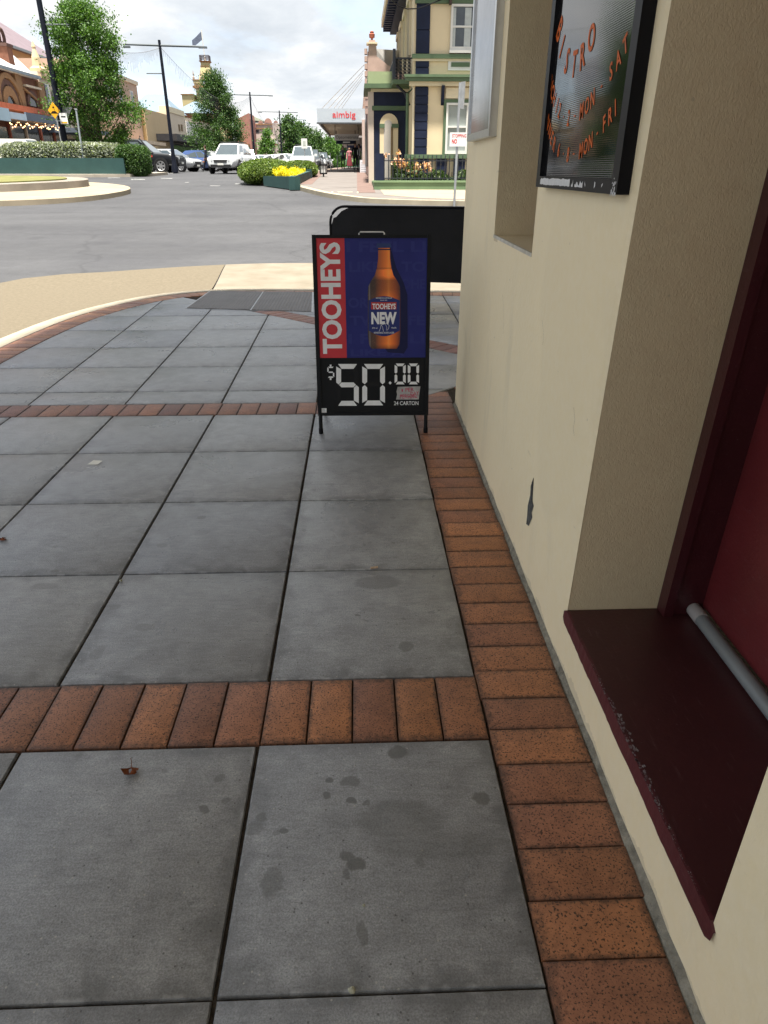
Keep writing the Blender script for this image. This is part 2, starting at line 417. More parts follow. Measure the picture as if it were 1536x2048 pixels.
def asphalt():
    m = bpy.data.materials.new('asphalt'); m.use_nodes = True
    N, L, b = nodes_of(m); tc = N.new('ShaderNodeTexCoord'); vec = tc.outputs['Object']
    big = nnoise(N, L, vec, 0.35, 7, 0.6, 0.4); mid = nnoise(N, L, vec, 5, 6, 0.6); fine = nnoise(N, L, vec, 130, 3, 0.7)
    c = nramp(N, L, big, [(0.3, (0.046, 0.046, 0.050)), (0.7, (0.067, 0.067, 0.070))])
    c = nmix(N, L, 0.5, c, nramp(N, L, mid, [(0.3, 0.40), (0.7, 0.60)]), 'OVERLAY')
    c = nmix(N, L, 0.8, c, nramp(N, L, fine, [(0.3, 0.25), (0.7, 0.75)]), 'OVERLAY')
    # long worn wheel tracks
    mp = N.new('ShaderNodeMapping'); mp.inputs['Scale'].default_value = (0.07, 0.9, 1); mp.inputs['Rotation'].default_value = (0, 0, 0.12); L.new(vec, mp.inputs[0])
    tr = nnoise(N, L, mp.outputs[0], 1.0, 5, 0.55)
    c = nmix(N, L, 0.5, c, nramp(N, L, tr, [(0.35, 0.40), (0.65, 0.62)]), 'OVERLAY')
    # sealed cracks and darker patches
    vc = N.new('ShaderNodeTexVoronoi'); vc.feature = 'DISTANCE_TO_EDGE'; vc.inputs['Scale'].default_value = 0.16; wv_ = N.new('ShaderNodeVectorMath'); wv_.operation = 'MULTIPLY_ADD'
    wn_ = N.new('ShaderNodeTexNoise'); wn_.inputs['Scale'].default_value = 1.1; wn_.inputs['Detail'].default_value = 5; L.new(vec, wn_.inputs['Vector']); L.new(wn_.outputs['Color'], wv_.inputs[0]); wv_.inputs[1].default_value = (1.2, 1.2, 0); L.new(vec, wv_.inputs[2]); L.new(wv_.outputs[0], vc.inputs['Vector'])
    c = nmix(N, L, nramp(N, L, vc.outputs['Distance'], [(0.002, 0.35), (0.006, 0.0)]), c, (0.022, 0.022, 0.024))
    oil = nnoise(N, L, vec, 0.9, 4, 0.5); c = nmix(N, L, nramp(N, L, oil, [(0.62, 0.0), (0.74, 0.4)]), c, (0.030, 0.030, 0.033))
    L.new(c, b.inputs['Base Color']); b.inputs['Roughness'].default_value = 0.72; b.inputs['Specular IOR Level'].default_value = 0.35
    bp = N.new('ShaderNodeBump'); bp.inputs['Strength'].default_value = 0.5; bp.inputs['Distance'].default_value = 0.006
    L.new(fine, bp.inputs['Height']); L.new(bp.outputs[0], b.inputs['Normal']); return m
M_ROAD = asphalt()

# ================================================================== road sheet
_xs = [-2500, -600, -200, -90, -50, -30, -20, -12, -6, -2, 2, 6, 12, 20, 40, 90, 200, 600, 2500]
_ys = [-300, -60, -20, 0, 9, 12, 15, 18, 22, 26, 30, 34, 38, 44, 50, 55, 70, 90, 120, 200, 400, 900, 3000]
mb = MB(); mb.add([(x, y, rz(y) - (0.0 if y < 900 else 0)) for y in _ys for x in _xs],
       [(j * len(_xs) + i, j * len(_xs) + i + 1, (j + 1) * len(_xs) + i + 1, (j + 1) * len(_xs) + i) for j in range(len(_ys) - 1) for i in range(len(_xs) - 1)])
struct(mb.build('road', M_ROAD))

# ================================================================== footpath: slabs, brick courses, kerb
def catmull(P, n=6):
    out = []
    for i in range(len(P) - 1):
        p0 = P[max(i - 1, 0)]; p1 = P[i]; p2 = P[i + 1]; p3 = P[min(i + 2, len(P) - 1)]
        for k in range(n):
            t = k / n
            out.append(tuple(0.5 * ((2 * b) + (-a + c) * t + (2 * a - 5 * b + 4 * c - d) * t * t + (-a + 3 * b - 3 * c + d) * t ** 3) for a, b, c, d in zip(p0, p1, p2, p3)))
    out.append(P[-1]); return out
def offset(line, d):
    """shift an open polyline to its right-hand side by d"""
    out = []
    for i, p in enumerate(line):
        a = line[max(i - 1, 0)]; b = line[min(i + 1, len(line) - 1)]
        tx, ty = b[0] - a[0], b[1] - a[1]; l = math.hypot(tx, ty)
        out.append((p[0] + ty / l * d, p[1] - tx / l * d))
    return out
EDGE = catmull([(-2.97, -9), (-2.97, -2), (-2.97, 3.5), (-2.96, 5.2), (-2.93, 6.2), (-2.79, 7.2), (-2.40, 8.12), (-1.85, 8.56), (-1.0, 8.64), (0.9, 8.46), (3, 8.24), (9, 7.6)], 7)
INNER = offset(EDGE, 0.240)      # inside of the brick border
KOUT = offset(EDGE, -0.185)      # road side of the kerb
GUT = catmull([(-6.2, -9), (-6.0, 0), (-5.6, 6), (-4.72, 9.67), (-3.55, 10.45), (-2.02, 11.04), (-0.66, 11.16), (1.5, 11.0), (4.5, 10.4), (9.5, 9.4)], 7)

def clip(poly, a, b, c):
    """keep the part of a convex polygon where a*x + b*y <= c"""
    out = []
    for i, p in enumerate(poly):
        q = poly[(i + 1) % len(poly)]
        dp, dq = a * p[0] + b * p[1] - c, a * q[0] + b * q[1] - c
        if dp <= 0: out.append(p)
        if (dp < 0 < dq) or (dq < 0 < dp):
            t = dp / (dp - dq); out.append((p[0] + (q[0] - p[0]) * t, p[1] + (q[1] - p[1]) * t))
    return out
def clip_inner(poly, line=INNER, gap=0.004):
    for i in range(0, len(line) - 1):
        x0, y0 = line[i]; x1, y1 = line[i + 1]
        tx, ty = x1 - x0, y1 - y0; l = math.hypot(tx, ty); nx, ny = -ty / l, tx / l      # outward (left of travel)
        poly = clip(poly, nx, ny, nx * x0 + ny * y0 - gap)
        if len(poly) < 3: return []
    return poly
def area(p):
    return 0.5 * sum(p[i][0] * p[(i + 1) % len(p)][1] - p[(i + 1) % len(p)][0] * p[i][1] for i in range(len(p)))
def clean(p):
    return [q for i, q in enumerate(p) if math.hypot(q[0] - p[i - 1][0], q[1] - p[i - 1][1]) > 1e-3]
def inset(p, d):
    out = []; n = len(p)
    for i in range(n):
        a, b, c = p[i - 1], p[i], p[(i + 1) % n]
        e1 = Vector((b[0] - a[0], b[1] - a[1])); e2 = Vector((c[0] - b[0], c[1] - b[1])); e1.normalize(); e2.normalize()
        n1 = Vector((-e1.y, e1.x)); n2 = Vector((-e2.y, e2.x)); h = n1 + n2
        k = d / max(0.35, (1 + n1.dot(n2)) / 1.0) if h.length > 1e-6 else d
        out.append((b[0] + h.x * k, b[1] + h.y * k))
    return out
def stone(name, poly, z1, c, material, parent, depth=0.03, tilt=(0, 0)):
    poly = clean(poly)
    if len(poly) < 3: return None
    if area(poly) < 0: poly = poly[::-1]
    if area(poly) < 0.0012: return None
    cx = sum(p[0] for p in poly) / len(poly); cy = sum(p[1] for p in poly) / len(poly)
    zf = lambda x, y: z1 + tilt[0] * (x - cx) + tilt[1] * (y - cy)
    ins = inset(poly, c); n = len(poly); mb = MB()
    ins2 = inset(poly, c * 0.35)
    v = [(x, y, z1 - depth) for x, y in poly] + [(x, y, zf(x, y) - c) for x, y in poly] + [(x, y, zf(x, y) - c * .3) for x, y in ins2] + [(x, y, zf(x, y)) for x, y in ins]
    fs = []
    for r in range(3):
        fs += [(r * n + i, r * n + (i + 1) % n, (r + 1) * n + (i + 1) % n, (r + 1) * n + i) for i in range(n)]
    fs.append(tuple(range(3 * n, 4 * n)))
    mb.add(v, fs); o = mb.build(name, material, parent, smooth=35)
    return o

_bed_poly = [(x, y) for x, y in EDGE] + [(9, -9)]
_bed = MB(); _bed.prism(_bed_poly[::-1], -0.05, -0.011, bottom=False)
footpath = struct(_bed.build('footpath', M_JOINT))

# slabs -------------------------------------------------------------
COLS = [0.324 + 0.6 * k for k in range(-6, 5)]
def slab_cell(x0, x1, y0, y1, far=False):
    g, gh = 0.0045, 0.0022
    p = [(x0 + g, y0 + gh), (x1 - g, y0 + gh), (x1 - g, y1 - gh), (x0 + g, y1 - gh)]
    if far: p = [(x * (1 + 0.0155 * (y - 4.2)), y) for x, y in p]
    return p
BAND_LO, BAND_HI = 6.19, 6.52
CH0, CHD = (0.594, 4.17), (0.745, 0.667)                      # chamfered corner of the pub
CHN = (CHD[1], -CHD[0])                                       # towards the pub
CH_C = CHN[0] * 0.458 + CHN[1] * 4.331                        # outer edge of the bricks along the chamfer
def lay(poly):
    poly = clip_inner(poly)
    if len(poly) < 3: return
    for part in (clip(poly, 1, 1, BAND_LO - .004), clip(poly, -1, -1, -BAND_HI - .004)):
        if len(part) < 3: continue
        if max(q[1] for q in part) > 4.2: part = clip(part, CHN[0], CHN[1], CH_C - .004)
        if len(part) >= 3:
            stone('slab', part, random.uniform(-.0012, .0012), 0.006, M_SLAB, footpath, 0.025, (random.uniform(-.0012, .0012), random.uniform(-.0012, .0012)))
near_rows = [1.5542 + 0.6 * k for k in range(0, 5)]
for i in range(4):
    for k in range(len(COLS) - 1):
        if COLS[k] < 0.3: lay(slab_cell(COLS[k], COLS[k + 1], near_rows[i] , near_rows[i + 1]))
for i in range(3):
    for k in range(len(COLS) - 1):
        if COLS[k] < 0.3: lay(slab_cell(COLS[k], COLS[k + 1], 1.3085 - 0.6 * (i + 1), 1.3085 - 0.6 * i))
far_rows = [4.183, 4.452, 5.080, 5.716, 6.395, 7.07, 7.74, 8.42]
for i in range(len(far_rows) - 1):
    for k in range(len(COLS) - 1):
        lay(slab_cell(COLS[k], COLS[k + 1], far_rows[i], far_rows[i + 1], True))

# bricks ------------------------------------------------------------
def brick(poly, warm, z=None, keep=None):
    if keep:
        for a in keep: poly = clip(poly, *a)
        if len(poly) < 3: return
    o = stone('brick', poly, random.uniform(-.0015, .0015) if z is None else z, 0.0032, M_BRICK, footpath, 0.03, (random.uniform(-.004, .004), random.uniform(-.004, .004)))
    if o is None: return
    t = min(1, max(0, warm + random.uniform(-.32, .32)))
    a = Vector((0.250, 0.110, 0.086)); b = Vector((0.470, 0.195, 0.080)); c = a.lerp(b, t) * random.uniform(.82, 1.18)
    o.color = (c.x, c.y, c.z, 1)
    return o
def wall_x(y):
    return 0.5745 + max(0.0, y - 0.9) * 0.0062
y = -1.245
while y < 4.30:                                               # course along the pub wall
    x0, x1 = 0.3255, wall_x(y) - 0.013
    jit = random.uniform(-.003, .003)
    brick([(x0 + jit, y + .0010), (x1 + jit, y + .0010), (x1 + jit, y + .1163), (x0 + jit, y + .1163)], 0.72 if y < 3.4 else 0.35, keep=[(-CHN[0], -CHN[1], -CH_C)] if y > 3.9 else None)
    y += 0.1175
for (ya, yb, xs0) in ((1.3115, 1.5515, 0.3215), (3.957, 4.180, 0.3215)):     # the two courses across the path
    x = xs0
    while x > -3.0:
        p = clip_inner([(x - .1185 + .0018, ya), (x - .0018, ya), (x - .0018, yb), (x - .1185 + .0018, yb)])
        if len(p) >= 3: brick(p, 0.62 + 0.16 * x if ya < 2 else 0.22)
        x -= 0.1185
# bricks round the kerb
def along(line, step):
    acc = 0.0; out = [line[0]]
    for i in range(len(line) - 1):
        a, b = Vector(line[i]), Vector(line[i + 1]); l = (b - a).length; d = step - acc
        while d <= l:
            q = a.lerp(b, d / l); out.append((q.x, q.y)); d += step
        acc = l - (d - step)
    return out
_e = along([p for p in EDGE if p[1] > 0.5 or p[0] > -2], 0.1185)
_t = offset(_e, 0.236)
for i in range(len(_e) - 1):
    a, b, c, d = Vector(_e[i]), Vector(_e[i + 1]), Vector(_t[i + 1]), Vector(_t[i])
    s = 0.014
    if a.x > 4.5: break
    p = [a.lerp(b, s), b.lerp(a, s), c.lerp(d, s), d.lerp(c, s)]
    o = brick([(q.x, q.y) for q in p], 0.55)
    if o is not None: o.color = (o.color[0] * 1.12, o.color[1] * 1.22, o.color[2] * 1.3, 1)
# diagonal course to the corner
u = Vector((1, -1)).normalized(); nrm = Vector((1, 1)).normalized()
for k in range(-13, 22):
    s = k * 0.1185; o0 = Vector((0.0, BAND_LO)) + u * s
    q = [o0 + u * .003 + nrm * .002, o0 + u * .1155 + nrm * .002, o0 + u * .1155 + nrm * .2315, o0 + u * .003 + nrm * .2315]
    p = clip_inner([(w.x, w.y) for w in q])
    if len(p) >= 3: brick(p, 0.2)
cd = Vector(CHD); cn = Vector(CHN)
for k in range(2, 9):                                          # course along the chamfered front
    o0 = Vector((0.458, 4.331)) + cd * (k * 0.1185)
    q = [o0, o0 + cd * .1145, o0 + cd * .1145 + cn * .195, o0 + cn * .195]
    brick([(w.x, w.y) for w in q], 0.25, keep=[(-1, 0, -0.59)])

# kerb, apron, gutter ------------------------------------------------
def ribbon(a, b, za, zb, wallz=None):
    mb = MB(); n = len(a)
    mb.add([(x, y, za(x, y) if callable(za) else za) for x, y in a] + [(x, y, zb(x, y) if callable(zb) else zb) for x, y in b],
           [(i, i + 1, n + i + 1, n + i) for i in range(n - 1)])
    if wallz is not None:
        mb.add([(x, y, zb(x, y) if callable(zb) else zb) for x, y in b] + [(x, y, wallz) for x, y in b], [(i, i + 1, n + i + 1, n + i) for i in range(n - 1)])
    return mb
struct(ribbon(offset(EDGE, -0.003), KOUT, 0.001, -0.004, -0.2).build('kerb', M_KERB, smooth=30))
def resample(line, n):
    L = [0.0]
    for i in range(len(line) - 1): L.append(L[-1] + math.hypot(line[i + 1][0] - line[i][0], line[i + 1][1] - line[i][1]))
    return [(float(np.interp(t, L, [p[0] for p in line])), float(np.interp(t, L, [p[1] for p in line]))) for t in np.linspace(0, L[-1], n)]
# cross-matching points kerb -> road edge, split where the paler panel begins
K1 = [p for p in KOUT if p[0] < -1.78 and not (p[0] > -2 and p[1] < 5)]; G1 = [p for p in GUT if p[0] <= -1.98]
K2 = [p for p in KOUT if p[0] >= -1.80 and p[1] > 5]; G2 = [p for p in GUT if p[0] > -2.03]
def az(x, y): return max(rz(y) + .016, -0.055 if y > 6 else -0.09)
def apron(K, G, name, m, n=40):
    K, G = resample(K, n), resample(G, n); rows = 5; mb = MB(); v = []
    for r in range(rows + 1):
        t = r / rows
        for k, g in zip(K, G):
            x, y = k[0] + (g[0] - k[0]) * t, k[1] + (g[1] - k[1]) * t
            z = -0.03 + (az(x, y) + 0.03) * min(1, t * 1.6) if t < 1 else rz(y) + .006
            v.append((x, y, max(z, rz(y) + .006)))
    mb.add(v, [(r * n + i, r * n + i + 1, (r + 1) * n + i + 1, (r + 1) * n + i) for r in range(rows) for i in range(n - 1)])
    return struct(mb.build(name, m, smooth=40))
apron([(-3.157, -9)] + K1 + [(-1.82, 8.745)], G1 + [(-2.02, 11.04)], 'gutter_apron', M_APRON)
apron([(-1.80, 8.747)] + K2, [(-2.01, 11.042)] + G2, 'ramp_apron', M_APRON2)

# service pit covers ---------------------------------------------------
def plate_mat():
    m = bpy.data.materials.new('ribbed_steel'); m.use_nodes = True; N, L, b = nodes_of(m)
    tc = N.new('ShaderNodeTexCoord'); vec = tc.outputs['Object']
    w1 = N.new('ShaderNodeTexWave'); w1.wave_type = 'BANDS'; w1.bands_direction = 'X'; w1.inputs['Scale'].default_value = 9; L.new(vec, w1.inputs[0])
    w2 = N.new('ShaderNodeTexWave'); w2.wave_type = 'BANDS'; w2.bands_direction = 'Y'; w2.inputs['Scale'].default_value = 9; L.new(vec, w2.inputs[0])
    h = nmath(N, L, 'MULTIPLY', w1.outputs['Fac'], w2.outputs['Fac'])
    c = nramp(N, L, nnoise(N, L, vec, 4, 6), [(0.3, (0.13, 0.115, 0.11)), (0.7, (0.20, 0.18, 0.17))])
    c = nmix(N, L, nramp(N, L, h, [(0.1, 0.65), (0.6, 0.0)]), c, (0.06, 0.055, 0.055))
    L.new(c, b.inputs['Base Color']); b.inputs['Metallic'].default_value = 0.4; b.inputs['Roughness'].default_value = 0.5
    bp = N.new('ShaderNodeBump'); bp.inputs['Distance'].default_value = 0.006; L.new(h, bp.inputs['Height']); L.new(bp.outputs[0], b.inputs['Normal']); return m
M_PLATE = plate_mat()
M_STEEL = mat('galvanised_steel', (0.42, 0.43, 0.44), 0.45, 0.5, var=0.15, scale=8, metal=0.7)
pit = thing('service_pit_cover', 'ribbed steel service pit cover of two plates set in the footpath near the kerb', 'pit cover', (-1.15, 8.0, 0))
_q = [(-1.836, 7.479), (-0.470, 7.225), (-0.536, 8.50), (-1.795, 8.60)]
mb = MB(); mb.prism([(x, y) for x, y in _q], -0.01, 0.003); mb.build('surround', M_STEEL, pit)
A, B, Cq, Dq = [Vector(p) for p in _q]
for (s0, s1) in ((0.012, 0.515), (0.522, 0.988)):
    pl = [A.lerp(B, s0), A.lerp(B, s1), Dq.lerp(Cq, s1), Dq.lerp(Cq, s0)]
    cc = sum(pl, Vector((0, 0))) / 4
    pl = [cc + (p - cc) * 0.985 for p in pl]
    MB().prism([(p.x, p.y) for p in pl], 0.0, 0.008).build('plate', M_PLATE, pit)

# ================================================================== the pub (corner building on the right)
def plaster(name, col, bump, bscale, dirt):
    m = bpy.data.materials.new(name); m.use_nodes = True; N, L, b = nodes_of(m)
    tc = N.new('ShaderNodeTexCoord'); vec = tc.outputs['Object']
    mp = N.new('ShaderNodeMapping'); mp.inputs['Scale'].default_value = (2.6, 2.6, 0.7); L.new(vec, mp.inputs[0])
    st = nnoise(N, L, mp.outputs[0], 1.5, 7, 0.62, 0.4); bl = nnoise(N, L, vec, 1.4, 6, 0.6); fi = nnoise(N, L, vec, 34, 5, 0.6)
    c = nmix(N, L, nramp(N, L, bl, [(0.3, 0.0), (0.75, 1.0)]), col, tuple(x * 0.93 for x in col))
    c = nmix(N, L, nramp(N, L, st, [(0.55, 0.0), (0.74, dirt)]), c, (0.34, 0.32, 0.27))
    vo = N.new('ShaderNodeTexVoronoi'); vo.inputs['Scale'].default_value = 9; L.new(vec, vo.inputs['Vector'])
    sc = N.new('ShaderNodeSeparateColor'); L.new(vo.outputs['Color'], sc.inputs[0])
    chip = nmath(N, L, 'MULTIPLY', nmath(N, L, 'LESS_THAN', vo.outputs['Distance'], 0.035), nmath(N, L, 'GREATER_THAN', sc.outputs[1], 0.72))
    c = nmix(N, L, nmath(N, L, 'MULTIPLY', chip, 0.5), c, (0.22, 0.21, 0.18))
    # splash dirt and scuffs along the foot of the wall, broad repainted patches
    sz_ = N.new('ShaderNodeSeparateXYZ'); L.new(vec, sz_.inputs[0])
    foot = nmath(N, L, 'SUBTRACT', sz_.outputs[2], nmath(N, L, 'MULTIPLY', nnoise(N, L, vec, 5, 6, 0.65), 0.16))
    c = nmix(N, L, nramp(N, L, foot, [(-0.04, 0.55), (0.03, 0.0)]) if False else nmath(N, L, 'MULTIPLY', nmath(N, L, 'LESS_THAN', foot, -0.055), 0.30), c, (0.36, 0.33, 0.26))
    pt_ = nnoise(N, L, vec, 0.9, 2, 0.4, 1.5); c = nmix(N, L, nramp(N, L, pt_, [(0.50, 0.0), (0.53, 0.5)]), c, tuple(x * 0.92 for x in col))
    scf = N.new('ShaderNodeMapping'); scf.inputs['Scale'].default_value = (3, 9, 34); scf.inputs['Rotation'].default_value = (0.35, 0, 0); L.new(vec, scf.inputs[0])
    c = nmix(N, L, nramp(N, L, nnoise(N, L, scf.outputs[0], 1.0, 4, 0.6), [(0.70, 0.0), (0.78, 0.35)]), c, (0.30, 0.28, 0.23))
    c = nmix(N, L, 0.12, c, nramp(N, L, fi, [(0.3, 0.3), (0.7, 0.7)]), 'OVERLAY')
    L.new(c, b.inputs['Base Color']); b.inputs['Roughness'].default_value = 0.62; b.inputs['Specular IOR Level'].default_value = 0.3
    bp = N.new('ShaderNodeBump'); bp.inputs['Strength'].default_value = bump; bp.inputs['Distance'].default_value = 0.006
    mp2 = N.new('ShaderNodeMapping'); mp2.inputs['Scale'].default_value = (1, 1, 0.55); L.new(vec, mp2.inputs[0])
    h = nnoise(N, L, mp2.outputs[0], bscale, 3, 0.55, 0.8); h2 = nnoise(N, L, vec, 7, 4)
    L.new(nmath(N, L, 'ADD', h, nmath(N, L, 'MULTIPLY', h2, 1.2)), bp.inputs['Height']); L.new(bp.outputs[0], b.inputs['Normal']); return m
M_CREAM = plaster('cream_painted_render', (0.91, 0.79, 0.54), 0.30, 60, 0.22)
M_ROUGHC = plaster('cream_rough_render_shaded', (0.68, 0.57, 0.37), 0.42, 210, 0.10)  # same cream paint as the wall, with the recess shade put into its colour
def chipped(name, col, rough):
    m = bpy.data.materials.new(name); m.use_nodes = True; N, L, b = nodes_of(m)
    tc = N.new('ShaderNodeTexCoord'); vec = tc.outputs['Object']
    n1 = nnoise(N, L, vec, 3, 6); n2 = nnoise(N, L, vec, 140, 3, 0.6)
    c = nramp(N, L, n1, [(0.3, tuple(x * 0.8 for x in col)), (0.7, tuple(x * 1.2 for x in col))])
    c = nmix(N, L, nramp(N, L, n2, [(0.70, 0.0), (0.76, 0.55)]), c, (0.20, 0.16, 0.16))
    mp = N.new('ShaderNodeMapping'); mp.inputs['Scale'].default_value = (18, 2.2, 18); mp.inputs['Rotation'].default_value = (0, 0, 0.25); L.new(vec, mp.inputs[0])
    sc = nnoise(N, L, mp.outputs[0], 6, 5, 0.7)
    c = nmix(N, L, nramp(N, L, sc, [(0.60, 0.0), (0.75, 0.22)]), c, (0.24, 0.17, 0.17))
    L.new(c, b.inputs['Base Color']); b.inputs['Roughness'].default_value = rough; b.inputs['Specular IOR Level'].default_value = 0.5
    bp = N.new('ShaderNodeBump'); bp.inputs['Strength'].default_value = 0.3; bp.inputs['Distance'].default_value = 0.003
    L.new(nnoise(N, L, vec, 90, 4), bp.inputs['Height']); L.new(bp.outputs[0], b.inputs['Normal']); return m
M_MAROON = chipped('maroon_gloss_paint', (0.130, 0.018, 0.021), 0.38)
M_STEP = chipped('maroon_step_paint', (0.050, 0.0125, 0.0140), 0.40)
M_EDGE = chipped('maroon_edge_paint', (0.080, 0.014, 0.019), 0.5)
M_WORN = mat('worn_bare_edge', (0.34, 0.33, 0.34), 0.8, 0.3, scale=45, col2=(0.10, 0.03, 0.035))
M_MORTAR = mat('mortar_fillet', (0.24, 0.225, 0.185), 0.95, 0.1, var=0.3, scale=40, bump=0.8, bscale=140)

DY0, DY1, SILL, HEAD = 0.690, 1.592, 0.200, 2.55      # doorway
NY0, NY1, NZ0, NZ1 = 2.425, 3.155, 1.062, 2.35        # window recess
CY = 4.13                                             # corner
pub = thing('pub', 'cream rendered pub wall with recessed maroon doorway and window niche along the right', 'building', (0.6, 1.5, 0))
ybr = [-9, DY0, DY1, NY0, NY1, CY]; zbr = [-0.05, SILL - .045, NZ0, NZ1, HEAD, 7.0]
mb = MB()
LEAN = 0.055
def ly(y, z): return y - LEAN * max(0.0, z - SILL) if abs(y - DY1) < 1e-6 else y
def wq(y0, y1, z0, z1):
    ny = max(1, int((y1 - y0) / 0.7)); 
    for i in range(ny):
        a, b = y0 + (y1 - y0) * i / ny, y0 + (y1 - y0) * (i + 1) / ny
        mb.add([(wall_x(a), ly(a, z0), z0), (wall_x(b), ly(b, z0), z0), (wall_x(b), ly(b, z1), z1), (wall_x(a), ly(a, z1), z1)], [(0, 3, 2, 1)])
for yi in range(5):
    for zi in range(5):
        y0, y1, z0, z1 = ybr[yi], ybr[yi + 1], zbr[zi], zbr[zi + 1]
        if yi == 1 and 1 <= zi <= 3: continue
        if yi == 3 and zi == 2: continue
        wq(y0, y1, z0, z1)
cw = wall_x(CY); far_c = (cw + 2.4 * CHD[0], CY + 2.4 * CHD[1])
mb.add([(cw, CY, -.05), (*far_c, -.05), (*far_c, 7), (cw, CY, 7)], [(0, 1, 2, 3)])
mb.add([(*far_c, -.05), (12, far_c[1] - .6, -.05), (12, far_c[1] - .6, 7), (*far_c, 7)], [(0, 1, 2, 3)])
mb.add([(wall_x(0), -9, 7), (cw, CY, 7), (*far_c, 7), (12, far_c[1] - .6, 7), (12, -9, 7)], [(0, 1, 2, 3, 4)])
mb.build('wall', M_CREAM, pub)
# door reveals and ceiling
XD = 0.955
mb = MB(); wx = wall_x(DY1)
mb.add([(wx, DY1, SILL - .05), (XD, DY1, SILL - .05), (XD, DY1, SILL), (wx, DY1, SILL)], [(0, 1, 2, 3)]); mb.add([(wx, DY1, SILL), (XD, DY1, SILL), (XD, ly(DY1, HEAD), HEAD), (wx, ly(DY1, HEAD), HEAD)], [(0, 1, 2, 3)])
mb.add([(wall_x(DY0), DY0, SILL - .05), (XD, DY0, SILL - .05), (XD, DY0, HEAD), (wall_x(DY0), DY0, HEAD)], [(0, 3, 2, 1)])
mb.add([(wx, DY1, HEAD), (XD, DY1, HEAD), (XD, DY0, HEAD), (wall_x(DY0), DY0, HEAD)], [(0, 1, 2, 3)])
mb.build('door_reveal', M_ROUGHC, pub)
# window recess
XN = 0.80; mb = MB(); n0, n1 = wall_x(NY0), wall_x(NY1)
mb.add([(n1, NY1, NZ0), (XN, NY1, NZ0), (XN, NY1, NZ1), (n1, NY1, NZ1)], [(0, 1, 2, 3)])
mb.add([(n0, NY0, NZ0), (XN, NY0, NZ0), (XN, NY0, NZ1), (n0, NY0, NZ1)], [(0, 3, 2, 1)])
mb.add([(n0, NY0, NZ1), (XN, NY0, NZ1), (XN, NY1, NZ1), (n1, NY1, NZ1)], [(0, 1, 2, 3)])
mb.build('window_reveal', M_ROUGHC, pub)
mb = MB(); mb.box(n0 + .004, XN, NY0 + .001, NY1 - .001, NZ0 - .02, NZ0 + .002); mb.build('window_sill', M_ROUGHC, pub)
mb = MB(); mb.plate([(n0 - .003, NY0, NZ0 - .008), (n1 - .003, NY1, NZ0 - .008), (n1 - .003, NY1, NZ0 + .004), (n0 - .003, NY0, NZ0 + .004)], (0.009, 0, 0))
mb.build('sill_edge', mat('white_edge_paint', (0.62, 0.60, 0.55), 0.6, 0.3, scale=30, col2=(0.45, 0.42, 0.34)), pub)
M_DGLASS = mat('dark_window_glass', (0.02, 0.022, 0.024), 0.06, 0.6, var=0)
win = MB().box(XN - .03, XN, NY0 + .001, NY0 + .05, NZ0 + .003, NZ1 - .001).box(XN - .03, XN, NY1 - .05, NY1 - .001, NZ0 + .003, NZ1 - .001).box(XN - .03, XN, NY0 + .051, NY1 - .051, NZ0 + .003, NZ0 + .06).build('window', M_MAROON, pub)
MB().box(XN - .008, XN - .002, NY0 + .0505, NY1 - .0505, NZ0 + .0605, NZ1 - .002).build('pane', M_DGLASS, win)
# doorstep ledge: dark top, redder ragged front edge, worn arris
st = MB(); n = 60
ys = [DY0 - .012 + (DY1 + .012 - DY0 + .012) * i / n for i in range(n + 1)]
st.add([(wall_x(yy) - .001, yy, SILL) for yy in ys if DY0 < yy < DY1] + [(XD, DY1 - .001, SILL), (XD, DY0 + .001, SILL)], [tuple(range(len([1 for yy in ys if DY0 < yy < DY1]) + 2))])
step = st.build('doorstep', M_STEP, pub)
fr = MB(); top, bot = [], []
for i, yy in enumerate(ys):
    w = wall_x(yy) - .0055
    e = abs(yy - (DY0 + DY1) / 2) / ((DY1 - DY0) / 2 + .012)
    rag = random.uniform(-.0012, .0012) + .0012 * math.sin(i * .37)
    top.append((w + .002 * random.random(), yy, SILL + .0005 - (0.012 if e > .995 else 0) + random.uniform(-.0008, .0005)))
    bot.append((w, yy, SILL - .044 + rag + (0.012 if e > .99 else 0)))
fr.add(top + bot, [(i, i + 1, n + 2 + i, n + 1 + i) for i in range(n)])
fr.add([(x + .008, yy, z) for x, yy, z in top] + top, [(i, i + 1, n + 2 + i, n + 1 + i) for i in range(n)])
fr.build('step_edge', M_EDGE, step)
wr = MB()                                               # chips along the arris
for _ in range(280):
    t = random.betavariate(2.2, 1.6); yy = DY1 - .02 - t * (DY1 - DY0 - .04)
    amt = 0.2 + 1.0 * math.exp(-((t - .55) / .26) ** 2)
    r = random.uniform(.0008, .0032) * amt; x0 = wall_x(yy) - .004 + random.random() ** 2 * .012 * amt
    a = random.random() * 6
    wr.add([(x0 + r * math.cos(a + k * 1.57) * random.uniform(.5, 1.2), yy + 1.6 * r * math.sin(a + k * 1.57) * random.uniform(.5, 1.2), SILL + .0013) for k in range(4)], [(0, 1, 2, 3)])
o = wr.build('worn_paint', M_WORN, step); o['kind'] = 'stuff'
